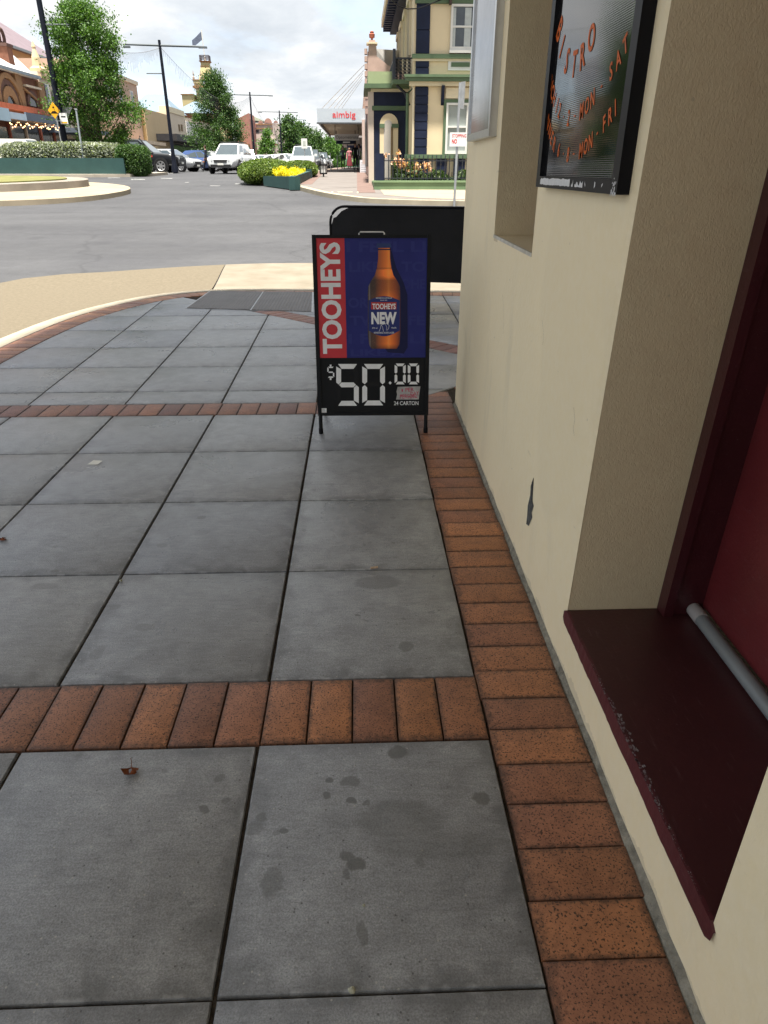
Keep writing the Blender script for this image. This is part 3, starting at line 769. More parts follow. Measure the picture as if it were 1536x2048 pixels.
# door, frame, draught pipe
fy = DY1 - 0.0015
fm = MB(); fm.box(0.836, 0.862, fy - .045, fy, SILL + .001, HEAD - .001); fm.box(0.8625, XD, fy - .034, fy, SILL + .001, HEAD - .001)
fm.v = [(x, yy - LEAN * (z - SILL), z) for x, yy, z in fm.v]; fm.build('door_frame', chipped('maroon_frame_paint', (0.055, 0.010, 0.014), 0.4), pub)
door = MB(); dz = [SILL + .035, SILL + .30, SILL + .95, HEAD - .02]
door.box(0.946, 0.985, DY0 + .002, fy - .037, SILL + .03, HEAD - .005)
door = door.build('door', M_MAROON, pub)
for z0, z1 in ((SILL + .30, SILL + 1.02), (SILL + 1.16, HEAD - .2)):
    for ya, yb in ((DY0 + .1, (DY0 + DY1) / 2 - .05), ((DY0 + DY1) / 2 + .05, fy - .14)):
        MB().plate([(0.944, ya, z0), (0.944, yb, z0), (0.944, yb, z1), (0.944, ya, z1)], (0.0025, 0, 0)).build('panel', M_MAROON, door)
MB().tube([(0.921, DY1 - .092, SILL + .0205), (0.921, DY0 + .002, SILL + .0205)], 0.0185, 16).build('draught_pipe', mat('grey_pipe', (0.185, 0.20, 0.205), 0.4, 0.5, var=0.12, scale=6), pub, smooth=50)
MB().tube([(0.921, DY1 - .040, SILL + .0215), (0.921, DY1 - .0925, SILL + .0215)], 0.0200, 16).build('pipe_end', mat('pale_pipe_end', (0.36, 0.34, 0.33), 0.6, 0.4, var=0.1, scale=20), pub, smooth=50)
# mortar fillet between bricks and wall
mf = MB(); v = []; fl = 90
for i in range(fl + 1):
    yy = -2 + (CY + 2) * i / fl; w = wall_x(yy); a = random.uniform(-.004, .003); b = random.uniform(-.003, .006)
    v += [(w - .016 + a * .6, yy, -.010), (w - .009 + a * .6, yy, .003 + b * .3), (w + .001, yy, .013 + b)]
mf.add(v, [(i * 3 + k, i * 3 + k + 1, i * 3 + k + 4, i * 3 + k + 3) for i in range(fl) for k in range(2)])
mf.build('mortar_fillet', M_MORTAR, pub)
# scrape in the paint
def wall_pt(px, py, off=0.0):
    X = 0.575
    for _ in range(6): X = wall_x(atx(px, py, X).y)
    p = atx(px, py, X); return Vector((p.x - off, p.y, p.z))
sc_pts = [(1068,955),(1064,965),(1064,975),(1066,985),(1065,1000),(1068,1012),(1064,1025),(1065,1035),(1058,1052),(1053,1048),(1055,1030),(1056,1012),(1061,990),(1062,972)]
MB().add([wall_pt(x, yy, .0012) for x, yy in sc_pts], [tuple(range(len(sc_pts)))]).build('paint_scrape', mat('bare_grey_render', (0.10, 0.10, 0.095), 0.9, 0.1, var=0.4, scale=60), pub)
for pts in ([(1331, 630), (1329, 655), (1324, 668), (1327, 640)], [(1008, 2), (1011, 3), (1010, 18), (1007, 20)]):
    pass
M_CRACK = flat('hairline_crack', (0.20, 0.18, 0.14), 0.9)
def hairline(pts, w, X=None):
    mbh = MB(); P_ = [wall_pt(x, yy, .0008) if X is None else X(x, yy) for x, yy in pts]
    for a, b in zip(P_[:-1], P_[1:]):
        d = (b - a).normalized().cross(Vector((1, 0, 0)) if X is None else Vector((0, 1, 0))) * w; mbh.add([a + d, b + d * .8, b - d * .8, a - d], [(0, 1, 2, 3)])
    mbh.build('hairline_crack', M_CRACK, pub)
hairline([(1148, 815), (1150, 840), (1147, 858), (1149, 872)], .0006); hairline([(1085, 640), (1088, 672), (1086, 690)], .0005); hairline([(1006, 590), (1008, 640), (1007, 668)], .0006)
hairline([(1100, 1330), (1112, 1372), (1118, 1400)], .0006); hairline([(930, 655), (933, 690), (932, 740)], .0007); hairline([(1180, 1790), (1210, 1850), (1222, 1884)], .0006)
_rv = lambda x, yy: at(x, yy, DY1 - LEAN * .6 - .0012)
hairline([(1332, 622), (1330, 640), (1326, 655), (1325, 664)], .0011, _rv)
# awning of the pub over the footpath, above the frame
aw_edge = [(-2.93, -5.0)] + [(x + .02, y - .88) for x, y in EDGE if y - .88 >= -4.9]
awn = thing('pub_awning', 'flat awning of the pub over the footpath above the camera', 'awning', (-1, 3, 4.15))
pl = [(x, y) for x, y in aw_edge if x < 4]; pl += [(4, far_c[1]), (far_c[0], far_c[1] + .01), (cw - .001, CY + .01), (wall_x(0) - .002, -5.0)]
pl = pl[::-1]
M_SOFFIT = mat('awning_soffit', (0.74, 0.71, 0.64), 0.7, 0.3, var=0.08)
MB().prism(pl, 4.15, 4.22).build('soffit', M_SOFFIT, awn)
fa = MB(); fe = [p for p in aw_edge if p[0] < 4]; n = len(fe); fo = offset(fe, -.05)
fa.add([(x, y, 4.10) for x, y in fe] + [(x, y, 4.55) for x, y in fe] + [(x, y, 4.10) for x, y in fo] + [(x, y, 4.55) for x, y in fo],
       [(i, i + 1, n + i + 1, n + i) for i in range(n - 1)] + [(2 * n + i, 2 * n + i + 1, 3 * n + i + 1, 3 * n + i) for i in range(n - 1)] + [(i, i + 1, 2 * n + i + 1, 2 * n + i) for i in range(n - 1)] + [(n + i, n + i + 1, 3 * n + i + 1, 3 * n + i) for i in range(n - 1)])
fa.build('fascia', M_MAROON, awn)

# ================================================================== signs on the wall
M_BLACK = mat('black_powdercoat', (0.008, 0.008, 0.010), 0.42, 0.10, var=0.2, scale=14)
M_ALU = mat('brushed_aluminium', (0.56, 0.57, 0.58), 0.28, 0.5, var=0.06, scale=20, metal=0.85)
def ribbed_gloss(name, col, rough, scale, strength, coat=1.0):
    m = bpy.data.materials.new(name); m.use_nodes = True; N, L, b = nodes_of(m)
    tc = N.new('ShaderNodeTexCoord'); vec = tc.outputs['Object']
    b.inputs['Roughness'].default_value = rough; b.inputs['Specular IOR Level'].default_value = 0.42
    n = nnoise(N, L, vec, 6, 4); L.new(nramp(N, L, n, [(0.3, tuple(c * .8 for c in col)), (0.7, tuple(c * 1.2 for c in col))]), b.inputs['Base Color'])
    w = N.new('ShaderNodeTexWave'); w.wave_type = 'BANDS'; w.bands_direction = 'Z'; w.inputs['Scale'].default_value = scale; w.inputs['Distortion'].default_value = 0.0; L.new(vec, w.inputs[0])
    n2 = nnoise(N, L, vec, 2.2, 2)
    bp = N.new('ShaderNodeBump'); bp.inputs['Strength'].default_value = strength; bp.inputs['Distance'].default_value = 0.0015
    L.new(nmath(N, L, 'ADD', w.outputs['Fac'], nmath(N, L, 'MULTIPLY', n2, 2.0)), bp.inputs['Height']); L.new(bp.outputs[0], b.inputs['Normal'])
    return m
# ---- bistro board
SX = wall_x(1.9) - 0.030                                   # plane of the frame's front
bis = thing('bistro_sign', 'black framed bistro hours board with orange lettering beside the doorway', 'sign', (SX, 1.85, 1.28))
by0, by1, bz0, bz1 = 1.585, 2.318, 1.270, 2.45
fw = 0.040
def frame_bar(y0, y1, z0, z1, name='frame', m=M_BLACK, x0=SX, x1=None):
    return MB().box(x0, (wall_x(1.9) - .001) if x1 is None else x1, y0, y1, z0, z1).build(name, m, bis)
frame_bar(by0, by0 + fw, bz0, bz1); frame_bar(by1 - fw, by1, bz0, bz1)
fb = frame_bar(by0 + fw + .0005, by1 - fw - .0005, bz0, bz0 + .030); frame_bar(by0 + fw + .0005, by1 - fw - .0005, bz1 - .04, bz1)
# thin inner lips
frame_bar(by0 + fw + .0005, by0 + fw + .010, bz0 + .0305, bz1 - .0405, 'frame_lip', M_BLACK, SX + .008, SX + .03)
pf = 0.010; PX = SX + pf
MB().box(PX, PX + .01, by0 + fw + .001, by1 - fw - .001, bz0 + .031, bz1 - .041).build('face', ribbed_gloss('ribbed_black_sheet', (0.012, 0.012, 0.013), 0.04, 72.0, 0.05), bis)
# bare metal where the black has flaked off the bottom rail
fl = MB(); segs = 90; y_a, y_b = by1 - .004, by0 + fw + .008; prev = None
zt_r = zb_r = 0.0
for i in range(segs + 1):
    f = i / segs; y_ = y_a + (y_b - y_a) * f
    zt_r = .6 * zt_r + .4 * random.uniform(0, 1); zb_r = .6 * zb_r + .4 * random.uniform(0, 1)
    top = bz0 + .029 - .006 * zt_r - (.016 * random.random() if f > .55 or f < .1 else .002 * random.random()); bot = bz0 + .006 + .004 * zb_r + (.012 * random.random() if f > .72 or f < .07 else .001 * random.random())
    cur = ((SX - .0012, y_, bot), (SX - .0012, y_, top)) if top - bot > .003 and not (f > .86 and random.random() < .5) else None
    if prev and cur: fl.add([prev[0], cur[0], cur[1], prev[1]], [(0, 1, 2, 3)])
    prev = cur
o = fl.build('flaked_rail', mat('bare_white_metal', (0.62, 0.63, 0.65), 0.45, 0.5, var=0.1, scale=60), bis); o['kind'] = 'stuff'
fl = MB()
for i in range(26):
    a, z = by0 + random.uniform(.004, fw - .006), bz0 + random.random() ** 2 * .032; r = random.uniform(.0012, .005)
    fl.add([(SX - .0012, a + r * math.cos(t + k * 1.26) * random.uniform(.4, 1.2), z + r * math.sin(t + k * 1.26) * random.uniform(.5, 1.5)) for t in (random.random(),) for k in range(5)], [(0, 1, 2, 3, 4)])
o = fl.build('flaked_corner', MATS['bare_white_metal'], bis); o['kind'] = 'stuff'
M_ORANGE = mat('orange_vinyl', (0.60, 0.115, 0.012), 0.5, 0.1, var=0.10, scale=40)
def arc_text(chars, pts, height, bold=0.022):
    """letters standing along a curve given by their centres (y, z) on the board"""
    kk = PX / 0.530
    pts = [Vector((p[0] * kk, CAM_H + (p[1] - CAM_H) * kk)) for p in pts]
    for i, ch in enumerate(chars):
        if ch == ' ': continue
        a = pts[max(0, i - 1)]; b = pts[min(len(pts) - 1, i + 1)]; t = (b - a).normalized()
        ux = Vector((0, t.x, t.y)); uy = Vector((0, t.y, -t.x))
        h = height
        c = Vector((PX - .0012, pts[i].x, pts[i].y))
        if ch in '.': h = height * .16
        if ch == '~': h = height * .16
        if ch == '-': h = height * .13
        put_text('letter', ch, c, ux, uy, h, M_ORANGE, bis, bold, wk=.80 if ch.isalnum() else 1.0)
r3 = [(2.190, 1.470), (2.176, 1.457), (2.148, 1.434), (2.118, 1.412), (2.090, 1.394), (2.058, 1.378), (2.007, 1.364), (1.957, 1.354), (1.914, 1.351), (1.863, 1.352), (1.806, 1.358), (1.772, 1.366), (1.739, 1.375), (1.697, 1.389), (1.657, 1.406), (1.624, 1.419), (1.598, 1.431)]
arc_text('DINNER6.8~MON-FRI', r3, 0.036)
r2 = [(2.190, 1.562), (2.175, 1.545), (2.155, 1.525), (2.132, 1.505), (2.108, 1.488), (2.068, 1.468), (2.040, 1.455), (1.992, 1.438), (1.946, 1.433), (1.893, 1.434), (1.838, 1.441), (1.799, 1.449), (1.763, 1.460), (1.708, 1.478), (1.656, 1.500), (1.620, 1.517), (1.588, 1.537)]
arc_text('LUNCH12.2~MON-SAT', r2, 0.038)
r1 = [(2.120, 1.640), (2.078, 1.598), (2.015, 1.560), (1.945, 1.546), (1.880, 1.556), (1.825, 1.582)]
arc_text('BISTRO', r1, 0.060)
# ---- silver poster case beside the corner
sx2 = wall_x(3.5) - .034
pc = thing('poster_case', 'silver framed glass poster case on the cream wall next to the corner', 'sign', (sx2, 3.55, 1.44))
py0, py1, pz0, pz1 = 3.262, 3.905, 1.442, 2.45; wxx = wall_x(3.5) - .001
MB().box(sx2, wxx, py0, py0 + .03, pz0, pz1).build('frame', M_ALU, pc); MB().box(sx2, wxx, py1 - .03, py1, pz0, pz1).build('frame', M_ALU, pc)
MB().box(sx2, wxx, py0 + .0305, py1 - .0305, pz0, pz0 + .03).build('frame', M_ALU, pc); MB().box(sx2, wxx, py0 + .0305, py1 - .0305, pz1 - .03, pz1).build('frame', M_ALU, pc)
MB().box(sx2 + .008, sx2 + .016, py0 + .031, py1 - .031, pz0 + .031, pz1 - .031).build('glass_front', ribbed_gloss('poster_under_glass', (0.30, 0.30, 0.31), 0.08, 30, 0.05), pc)

# ================================================================== beer price A-frame sign
SP0 = Vector((-0.225, 3.612, 0.0)); TL = math.radians(7.5)
SU = Vector((1, -0.012, 0)).normalized(); SV = Vector((0, math.sin(TL), math.cos(TL))); SN = SU.cross(SV).normalized()   # normal towards the camera
if SN.y > 0: SN = -SN
def sp(cx, cy, lift=0.0):
    """point of the sign's face from the enlarged view of it (600,380 origin, 4.097 px per px)"""
    d = ray(600 + cx / 4.097, 380 + cy / 4.097)
    t = (SP0 - CAM).dot(SN) / d.dot(SN)
    return CAM + d * t + SN * lift
def uv(p): q = p - SP0; return q.dot(SU), q.dot(SV)
def S(u, v, lift=0.0): return SP0 + SU * u + SV * v + SN * lift
sign = thing('price_sign', 'black A-frame sign with blue beer poster and white price digits on the footpath', 'sign', SP0)
u0, v0 = uv(sp(150, 1845)); u1, v1 = uv(sp(1068, 368)); uL = uv(sp(110, 372))[0]
uL, uR = -0.008, uv(sp(1060, 1100))[0] + .002
W = uR - uL; VT = v1; VB = uv(sp(600, 1842))[1]
def splate(pts, name, m, parent=sign, lift=0.0, th=0.0):
    q = [S(a, b, lift) for a, b in pts]
    if th: return MB().plate(q, SN * -th).build(name, m, parent)
    return MB().add(q, [tuple(range(len(q)))]).build(name, m, parent)
M_SBLACK = mat('sign_black', (0.010, 0.011, 0.013), 0.5, 0.15, var=0.15, scale=8)
M_BOARD = mat('matt_black_board', (0.012, 0.013, 0.015), 0.6, 0.15, var=0.12, scale=6)
b = 0.024
def rrect(x0, y0, x1, y1, r, n=4):
    out = []
    for cx, cy, a0 in ((x1 - r, y0 + r, -90), (x1 - r, y1 - r, 0), (x0 + r, y1 - r, 90), (x0 + r, y0 + r, 180)):
        for k in range(n + 1):
            a = math.radians(a0 + 90 * k / n); out.append((cx + r * math.cos(a), cy + r * math.sin(a)))
    return out
splate(rrect(uL, VB, uR, VT, .008), 'panel', M_BOARD, lift=0.0, th=0.012)
for (a0, a1, c0, c1) in ((uL - .001, uL + b * .8, VB - .002, VT + .002), (uR - b * .8, uR + .001, VB - .002, VT + .002)):
    splate([(a0, c0), (a1, c0), (a1, c1), (a0, c1)], 'frame', M_SBLACK, lift=.007, th=.024)
splate([(uL + b * .8 + .0005, VT - .014), (uR - b * .8 - .0005, VT - .014), (uR - b * .8 - .0005, VT + .002), (uL + b * .8 + .0005, VT + .002)], 'frame', M_SBLACK, lift=.007, th=.024)
splate([(uL + b * .8 + .0005, VB - .002), (uR - b * .8 - .0005, VB - .002), (uR - b * .8 - .0005, VB + .014), (uL + b * .8 + .0005, VB + .014)], 'frame', M_SBLACK, lift=.007, th=.024)
for uu in (uL + .012, uR - .012):                              # front legs
    MB().tube([S(uu, 0.004), S(uu, VB + .01)], 0.0105, 8).build('leg', M_SBLACK, sign, smooth=50)
    MB().tube([S(uu, 0.0), S(uu, 0.03)], 0.0125, 8).build('foot', M_BLACK, sign, smooth=50)
topc = S(0, VT); back_y = SP0.y + 2 * VT * math.sin(TL) + .10
for uu in (uL + .02, uR - .02):                                # rear legs
    a = S(uu, VT - .01, -.02); MB().tube([a, Vector((a.x, back_y, 0.006))], 0.0105, 8).build('rear_leg', M_SBLACK, sign, smooth=50)
MB().plate([S(uL + .02, VT - .03, -.045), S(uR - .02, VT - .03, -.045), Vector((uR - .02 + SP0.x, back_y - .02, .16)), Vector((uL + .02 + SP0.x, back_y - .02, .16))], (0, .008, 0)).build('rear_panel', M_BOARD, sign)
ha, hb = uv(sp(486, 372))[0], uv(sp(694, 372))[0]; hv = uv(sp(590, 342))[1]
MB().tube([S(ha, VT - .005, -.012), S(ha, hv - .006, -.012), S(ha + .006, hv, -.012), S(hb - .006, hv, -.012), S(hb, hv - .006, -.012), S(hb, VT - .005, -.012)], 0.0036, 8).build('handle', mat('white_wire', (0.70, 0.70, 0.70), 0.35, 0.5, var=0.04), sign, smooth=60)
# poster
pu0, pv1 = uv(sp(150, 390)); pu0 = uv(sp(150, 880))[0]; pu1 = uv(sp(1041, 880))[0]; pv0 = uv(sp(600, 1373))[1]; pv1 = uv(sp(600, 386))[1]
def P(fx, fy): return (pu0 + (pu1 - pu0) * fx, pv1 + (pv0 - pv1) * fy)      # poster fractions, y downwards
M_PBLUE = mat('poster_blue', (0.018, 0.022, 0.145), 0.46, 0.2, scale=3.2, col2=(0.026, 0.032, 0.20))
M_PRED = flat('poster_red', (0.56, 0.045, 0.058), 0.42); M_PWHITE = flat('poster_white', (0.78, 0.79, 0.82), 0.45)
poster = splate([P(0, 1), P(1, 1), P(1, 0), P(0, 0)], 'poster', M_PBLUE, lift=.0015)
sx_ = 0.252
splate([P(0, 1), P(sx_, 1), P(sx_, 0), P(0, 0)], 'red_stripe', M_PRED, poster, lift=.0022)
def stext(s, fx, fy, h, m, bold=0.02, w=None, vert=False, lift=.003, parent=poster, name='lettering', uvpt=None, rot=0.0, split=False):
    q = uvpt if uvpt else P(fx, fy); c = S(*q, lift)
    ca, sa = math.cos(rot), math.sin(rot)
    ux, uy = (SV, -SU) if vert else (SU * ca + SV * sa, SV * ca - SU * sa)
    return put_text(name, s, c, ux, uy, h, m, parent, bold, w, split=split)
ph, pw = pv1 - pv0, pu1 - pu0
stext('TOOHEYS', 0.120, 0.502, pw * 0.185, M_PWHITE, 0.035, ph * 0.925, vert=True, split=True)
M_PGHOST = flat('poster_ghost_blue', (0.029, 0.036, 0.19), 0.42)
for (s, x0, x1, yy) in (('I FEEL LI', .27, .985, .075), ('LIKE A TO', .29, .985, .235), ('TOOHE', .60, .985, .375), ('OR TW', .275, .70, .53), ('TWO I FE', .285, .985, .68), ('I FEEL LI', .27, .985, .835), ('LIKE A', .29, .80, .955)):
    stext(s, (x0 + x1) / 2, yy, ph * (.085 if yy < .95 else .06), M_PGHOST, 0.03, (x1 - x0) * pw, lift=.0020, split=True)
def pp(pts, name, m, lift, parent=poster):
    """print on the poster traced in the enlarged view"""
    return MB().add([sp(x, y, lift) for x, y in pts], [tuple(range(len(pts)))]).build(name, m, parent)
M_PSHADOW = flat('poster_dark_blue', (0.009, 0.011, 0.060), 0.42)
pp([(700, 470), (742, 470), (790, 640), (850, 760), (880, 860), (882, 1290), (850, 1340), (720, 1330), (690, 1290)], 'printed_shadow', M_PSHADOW, .0024)
Bx = sp(689, 900, .0028); 
def bottle_mat():
    m = bpy.data.materials.new('printed_bottle'); m.use_nodes = True; N, L, b = nodes_of(m)
    tc = N.new('ShaderNodeTexCoord'); sp_ = N.new('ShaderNodeSeparateXYZ'); L.new(tc.outputs['Object'], sp_.inputs[0])
    hw = (sp(820, 900).x - sp(556, 900).x)
    t = nmath(N, L, 'DIVIDE', nmath(N, L, 'SUBTRACT', sp_.outputs[0], sp(556, 900).x), hw)
    c = nramp(N, L, t, [(0.0, (0.030, 0.020, 0.020)), (0.22, (0.060, 0.022, 0.012)), (0.42, (0.34, 0.080, 0.012)), (0.66, (0.66, 0.17, 0.018)), (0.85, (0.38, 0.075, 0.010)), (1.0, (0.07, 0.015, 0.010))])
    zt = nmath(N, L, 'SUBTRACT', sp_.outputs[2], sp(689, 1300).z)
    v = nramp(N, L, nmath(N, L, 'DIVIDE', zt, sp(689, 475).z - sp(689, 1300).z), [(0.0, 0.22), (0.05, 0.70), (0.12, 0.62), (0.52, 0.60), (0.60, 0.34), (0.69, 0.28), (0.735, 0.95), (0.79, 1.0), (0.802, 0.42), (0.82, 0.66), (1.0, 0.60)])
    c = nmix(N, L, 1.0, c, v, 'MULTIPLY'); c = nmix(N, L, 1.0, c, (2.5, 2.3, 2.0), 'MULTIPLY')
    # bright rim and streak of the glass
    c = nmix(N, L, nramp(N, L, t, [(0.02, 0.0), (0.05, 0.45), (0.085, 0.0)]), c, (0.32, 0.30, 0.30))
    c = nmix(N, L, nmath(N, L, 'MULTIPLY', nramp(N, L, t, [(0.58, 0.0), (0.64, 0.5), (0.70, 0.0)]), v), c, (0.85, 0.42, 0.08))
    c = nmix(N, L, nramp(N, L, nnoise(N, L, tc.outputs['Object'], 260, 2), [(0.62, 0.0), (0.7, 0.35)]), c, (0.5, 0.25, 0.08))
    L.new(c, b.inputs['Base Color']); b.inputs['Roughness'].default_value = 0.42; return m
left = [(641, 475), (640, 560), (630, 640), (612, 700), (582, 745), (560, 790), (556, 850), (556, 1180), (565, 1265), (585, 1300)]
right = [(2 * 689 - x, y) for x, y in left]
bottle = pp(left + right[::-1], 'printed_bottle', bottle_mat(), .0028)
pp([(630, 437), (742, 437), (748, 470), (740, 474), (632, 474), (624, 470)], 'printed_cap', flat('poster_cap_blue', (0.03, 0.05, 0.16), 0.4), .0030)
pp([(634, 482), (740, 482), (738, 492), (636, 492)], 'printed_neck_ring', M_PSHADOW, .0031)
lab = [(561, 930)] + [(561 + (817 - 561) * k / 12, 905 - 35 * math.sin(math.pi * k / 12)) for k in range(0, 13)] + [(817, 930), (817, 1140)] + [(817 - (817 - 561) * k / 12, 1150 + 48 * math.sin(math.pi * k / 12)) for k in range(0, 13)] + [(561, 1140)]
label_ = pp(lab, 'printed_label', flat('label_blue', (0.025, 0.038, 0.17), 0.42), .0034)
pp([(583, 918), (790, 918), (790, 978), (583, 978)], 'label_band', flat('label_red', (0.45, 0.05, 0.05), 0.42), .0038, label_)
def spt(s, x0, x1, y0, y1, m, bold, lift=.0042, parent=label_, rot=0.0, split=False):
    a, b_ = sp((x0 + x1) / 2, (y0 + y1) / 2, lift), None
    h = (sp(x0, y0) - sp(x0, y1)).length; w = (sp(x1, y0) - sp(x0, y0)).length
    ca, sa = math.cos(rot), math.sin(rot)
    return put_text('lettering', s, a, SU * ca + SV * sa, SV * ca - SU * sa, h, m, parent, bold, w, split=split)
spt('TOOHEYS', 592, 784, 930, 980 - 3, M_PWHITE, 0.03, split=True)
spt('NEW', 584, 792, 1000, 1100, M_PWHITE, 0.05, split=True)
spt('BREWED IN AUSTRALIA', 622, 754, 880, 890, M_PWHITE, 0.01); spt('SINCE 1869', 658, 714, 899, 907, M_PWHITE, 0.01)
spt('375 ml', 590, 634, 1125, 1136, M_PWHITE, 0.01); spt('4.6%', 748, 790, 1122, 1134, M_PWHITE, 0.01)
spt('REFRESHING AUSSIE LAGER', 606, 772, 1162, 1176, M_PWHITE, 0.01)
def stroke(pts, w, m, lift, parent):
    mbs = MB()
    for (a, b_) in zip(pts[:-1], pts[1:]):
        A, B_ = sp(*a, lift), sp(*b_, lift); d = (B_ - A).normalized().cross(SN) * w
        mbs.add([A + d, B_ + d, B_ - d, A - d], [(0, 1, 2, 3)])
    return mbs.build('printed_emblem', m, parent)
stroke([(648, 1160), (660, 1130), (664, 1105), (690, 1098), (706, 1092), (716, 1070), (724, 1040), (714, 1060), (706, 1052)], .0009, M_PWHITE, .0044, label_)
stroke([(664, 1105), (676, 1120), (684, 1160)], .0008, M_PWHITE, .0044, label_); stroke([(706, 1092), (730, 1108), (726, 1135), (712, 1150)], .0009, M_PWHITE, .0044, label_); stroke([(700, 1100), (712, 1128), (706, 1150)], .0007, M_PWHITE, .0044, label_)
# price digits: white flaps of seven-segment figures, black where folded away
M_SEG = flat('segment_white', (0.82, 0.84, 0.86), 0.5); M_SEGB = flat('segment_black', (0.006, 0.006, 0.007), 0.3)
def seven(x0, x1, y0, y1, t, on, skew=0, dark=True):
    ym = (y0 + y1) / 2; h = t / 2; g = 3
    H = lambda y: [(x0 + h + g, y), (x0 + t + g, y - h), (x1 - t - g, y - h), (x1 - h - g, y), (x1 - t - g, y + h), (x0 + t + g, y + h)]
    V = lambda x, a, b_: [(x, a + g), (x + h, a + h + g), (x + h, b_ - h - g), (x, b_ - g), (x - h, b_ - h - g), (x - h, a + h + g)]
    Ht = [(x0 + h * .6 + g, y0), (x1 - h * .6 - g, y0), (x1 - t - g, y0 + t), (x0 + t + g, y0 + t)]
    Hb = [(x0 + h * .6 + g, y1), (x0 + t + g, y1 - t), (x1 - t - g, y1 - t), (x1 - h * .6 - g, y1)]
    segs = {'a': Ht, 'g': H(ym), 'd': Hb,
            'f': [(x0, y0 + h), (x0 + t, y0 + t + g), (x0 + t, ym - h - g), (x0 + h, ym - g), (x0, ym - h)],
            'b': [(x1, y0 + h), (x1 - t, y0 + t + g), (x1 - t, ym - h - g), (x1 - h, ym - g), (x1, ym - h)],
            'e': [(x0, y1 - h), (x0 + t, y1 - t - g), (x0 + t, ym + h + g), (x0 + h, ym + g), (x0, ym + h)],
            'c': [(x1, y1 - h), (x1 - t, y1 - t - g), (x1 - t, ym + h + g), (x1 - h, ym + g), (x1, ym + h)]}
    for k, pts in segs.items():
        if k in on: pp(pts, 'digit_segment', M_SEG, .0030, sign)
        elif dark: pp(pts, 'digit_segment', M_SEGB, .0026, sign)
seven(297, 482, 1425, 1767, 40, 'afgcd'); seven(510, 696, 1425, 1764, 40, 'abcdef')
seven(775, 866, 1421, 1592, 22, 'abcdef'); seven(883, 975, 1421, 1592, 22, 'abcdef')
seven(224, 281, 1447, 1538, 11, 'afgcd', dark=False)
pp([(244, 1430), (258, 1430), (258, 1446), (244, 1446)], 'currency_sign', M_SEG, .003, sign); pp([(244, 1540), (258, 1540), (258, 1556), (244, 1556)], 'currency_sign', M_SEG, .003, sign)
pp([(738, 1566), (751, 1580), (738, 1594), (725, 1580)], 'decimal_point', M_SEG, .003, sign)
tape = pp([(800, 1612), (986, 1608), (972, 1716), (787, 1716), (796, 1672), (790, 1650)], 'tape_label', mat('silver_tape', (0.40, 0.40, 0.40), 0.4, 0.5, var=0.25, scale=35, metal=0.2), .0032, sign)
M_INK = flat('red_ink', (0.48, 0.02, 0.08), 0.5)
spt('1', 832, 842, 1630, 1652, M_INK, 0.004, .0040, tape, 0.1); spt('PER', 864, 932, 1620, 1650, M_INK, 0.004, .0040, tape, 0.06); spt('DAY', 906, 974, 1650, 1684, M_INK, 0.004, .0040, tape, 0.1); spt('PERSON.', 820, 960, 1672, 1706, M_INK, 0.0, .0040, tape, 0.03)
stroke([(818, 1682), (960, 1698)], .0012, M_INK, .0042, tape)
spt('24 CARTON', 770, 970, 1730, 1762, M_SEG, 0.012, .0032, sign, split=True)
stk = pp([(176, 1788), (218, 1788), (218, 1828), (176, 1828)], 'maker_label', M_SEG, .0032, sign)
for k in range(3): spt('lllll' if k == 0 else 'llllll', 181, 205 + 4 * k, 1795 + 11 * k, 1800 + 11 * k, M_SEGB, 0.0, .0037, stk)

# ================================================================== black barrier board behind it
BL_, BR_ = Vector((-0.29, 8.02, 0)), Vector((2.05, 7.45, 0))
bd = (BR_ - BL_).normalized(); bn = Vector((0, 0, 1)).cross(bd); 
if bn.y > 0: bn = -bn
def onb(px, py):
    d = ray(px, py); t = (BL_ - CAM).dot(bn) / d.dot(bn); p = CAM + d * t; return (p - BL_).dot(bd), p.z
barr = thing('cafe_barrier', 'black fabric barrier board with rounded corner standing behind the price sign', 'barrier', BL_)
tL = onb(661, 450)[0]; zt = onb(690, 413)[1]; zb = onb(905, 566)[1]; tR = 2.3
def Bp(t, z, o=0.0): return BL_ + bd * t + Vector((0, 0, z)) + bn * o
rad = 0.16
arcp = [(tL + rad - rad * math.cos(a), zt - rad + rad * math.sin(a)) for a in [math.pi / 2 * k / 8 for k in range(9)]]
arcr = [(tR - rad + rad * math.cos(a), zt - rad + rad * math.sin(a)) for a in [math.pi / 2 * (8 - k) / 8 for k in range(9)]]
rim = [(tL, 0.03)] + arcp + arcr + [(tR, 0.03)]
MB().tube([Bp(t, z) for t, z in rim], 0.014, 10).build('frame', M_BLACK, barr, smooth=60)
ci = 0.055
fab = [(tL + .012, zb), (tL + .012, zt - rad - .03), (tL + .035, zt - rad + .045), (tL + rad * .42, zt - rad * .30 - ci), (tL + rad * .80, zt - .045), (tL + rad + .05, zt - .010), (tR - rad, zt - .012), (tR - .02, zt - rad), (tR - .02, zb)]
MB().plate([Bp(t, z, .004) for t, z in fab], bn * -.008).build('fabric', mat('black_canvas', (0.010, 0.011, 0.014), 0.75, 0.3, var=0.25, scale=3, bump=0.15, bscale=90), barr)
for t in (tL, tR): MB().box(Bp(t, 0).x - .03, Bp(t, 0).x + .03, Bp(t, 0).y - .22, Bp(t, 0).y + .22, 0.002, 0.022).build('foot', M_BLACK, barr)

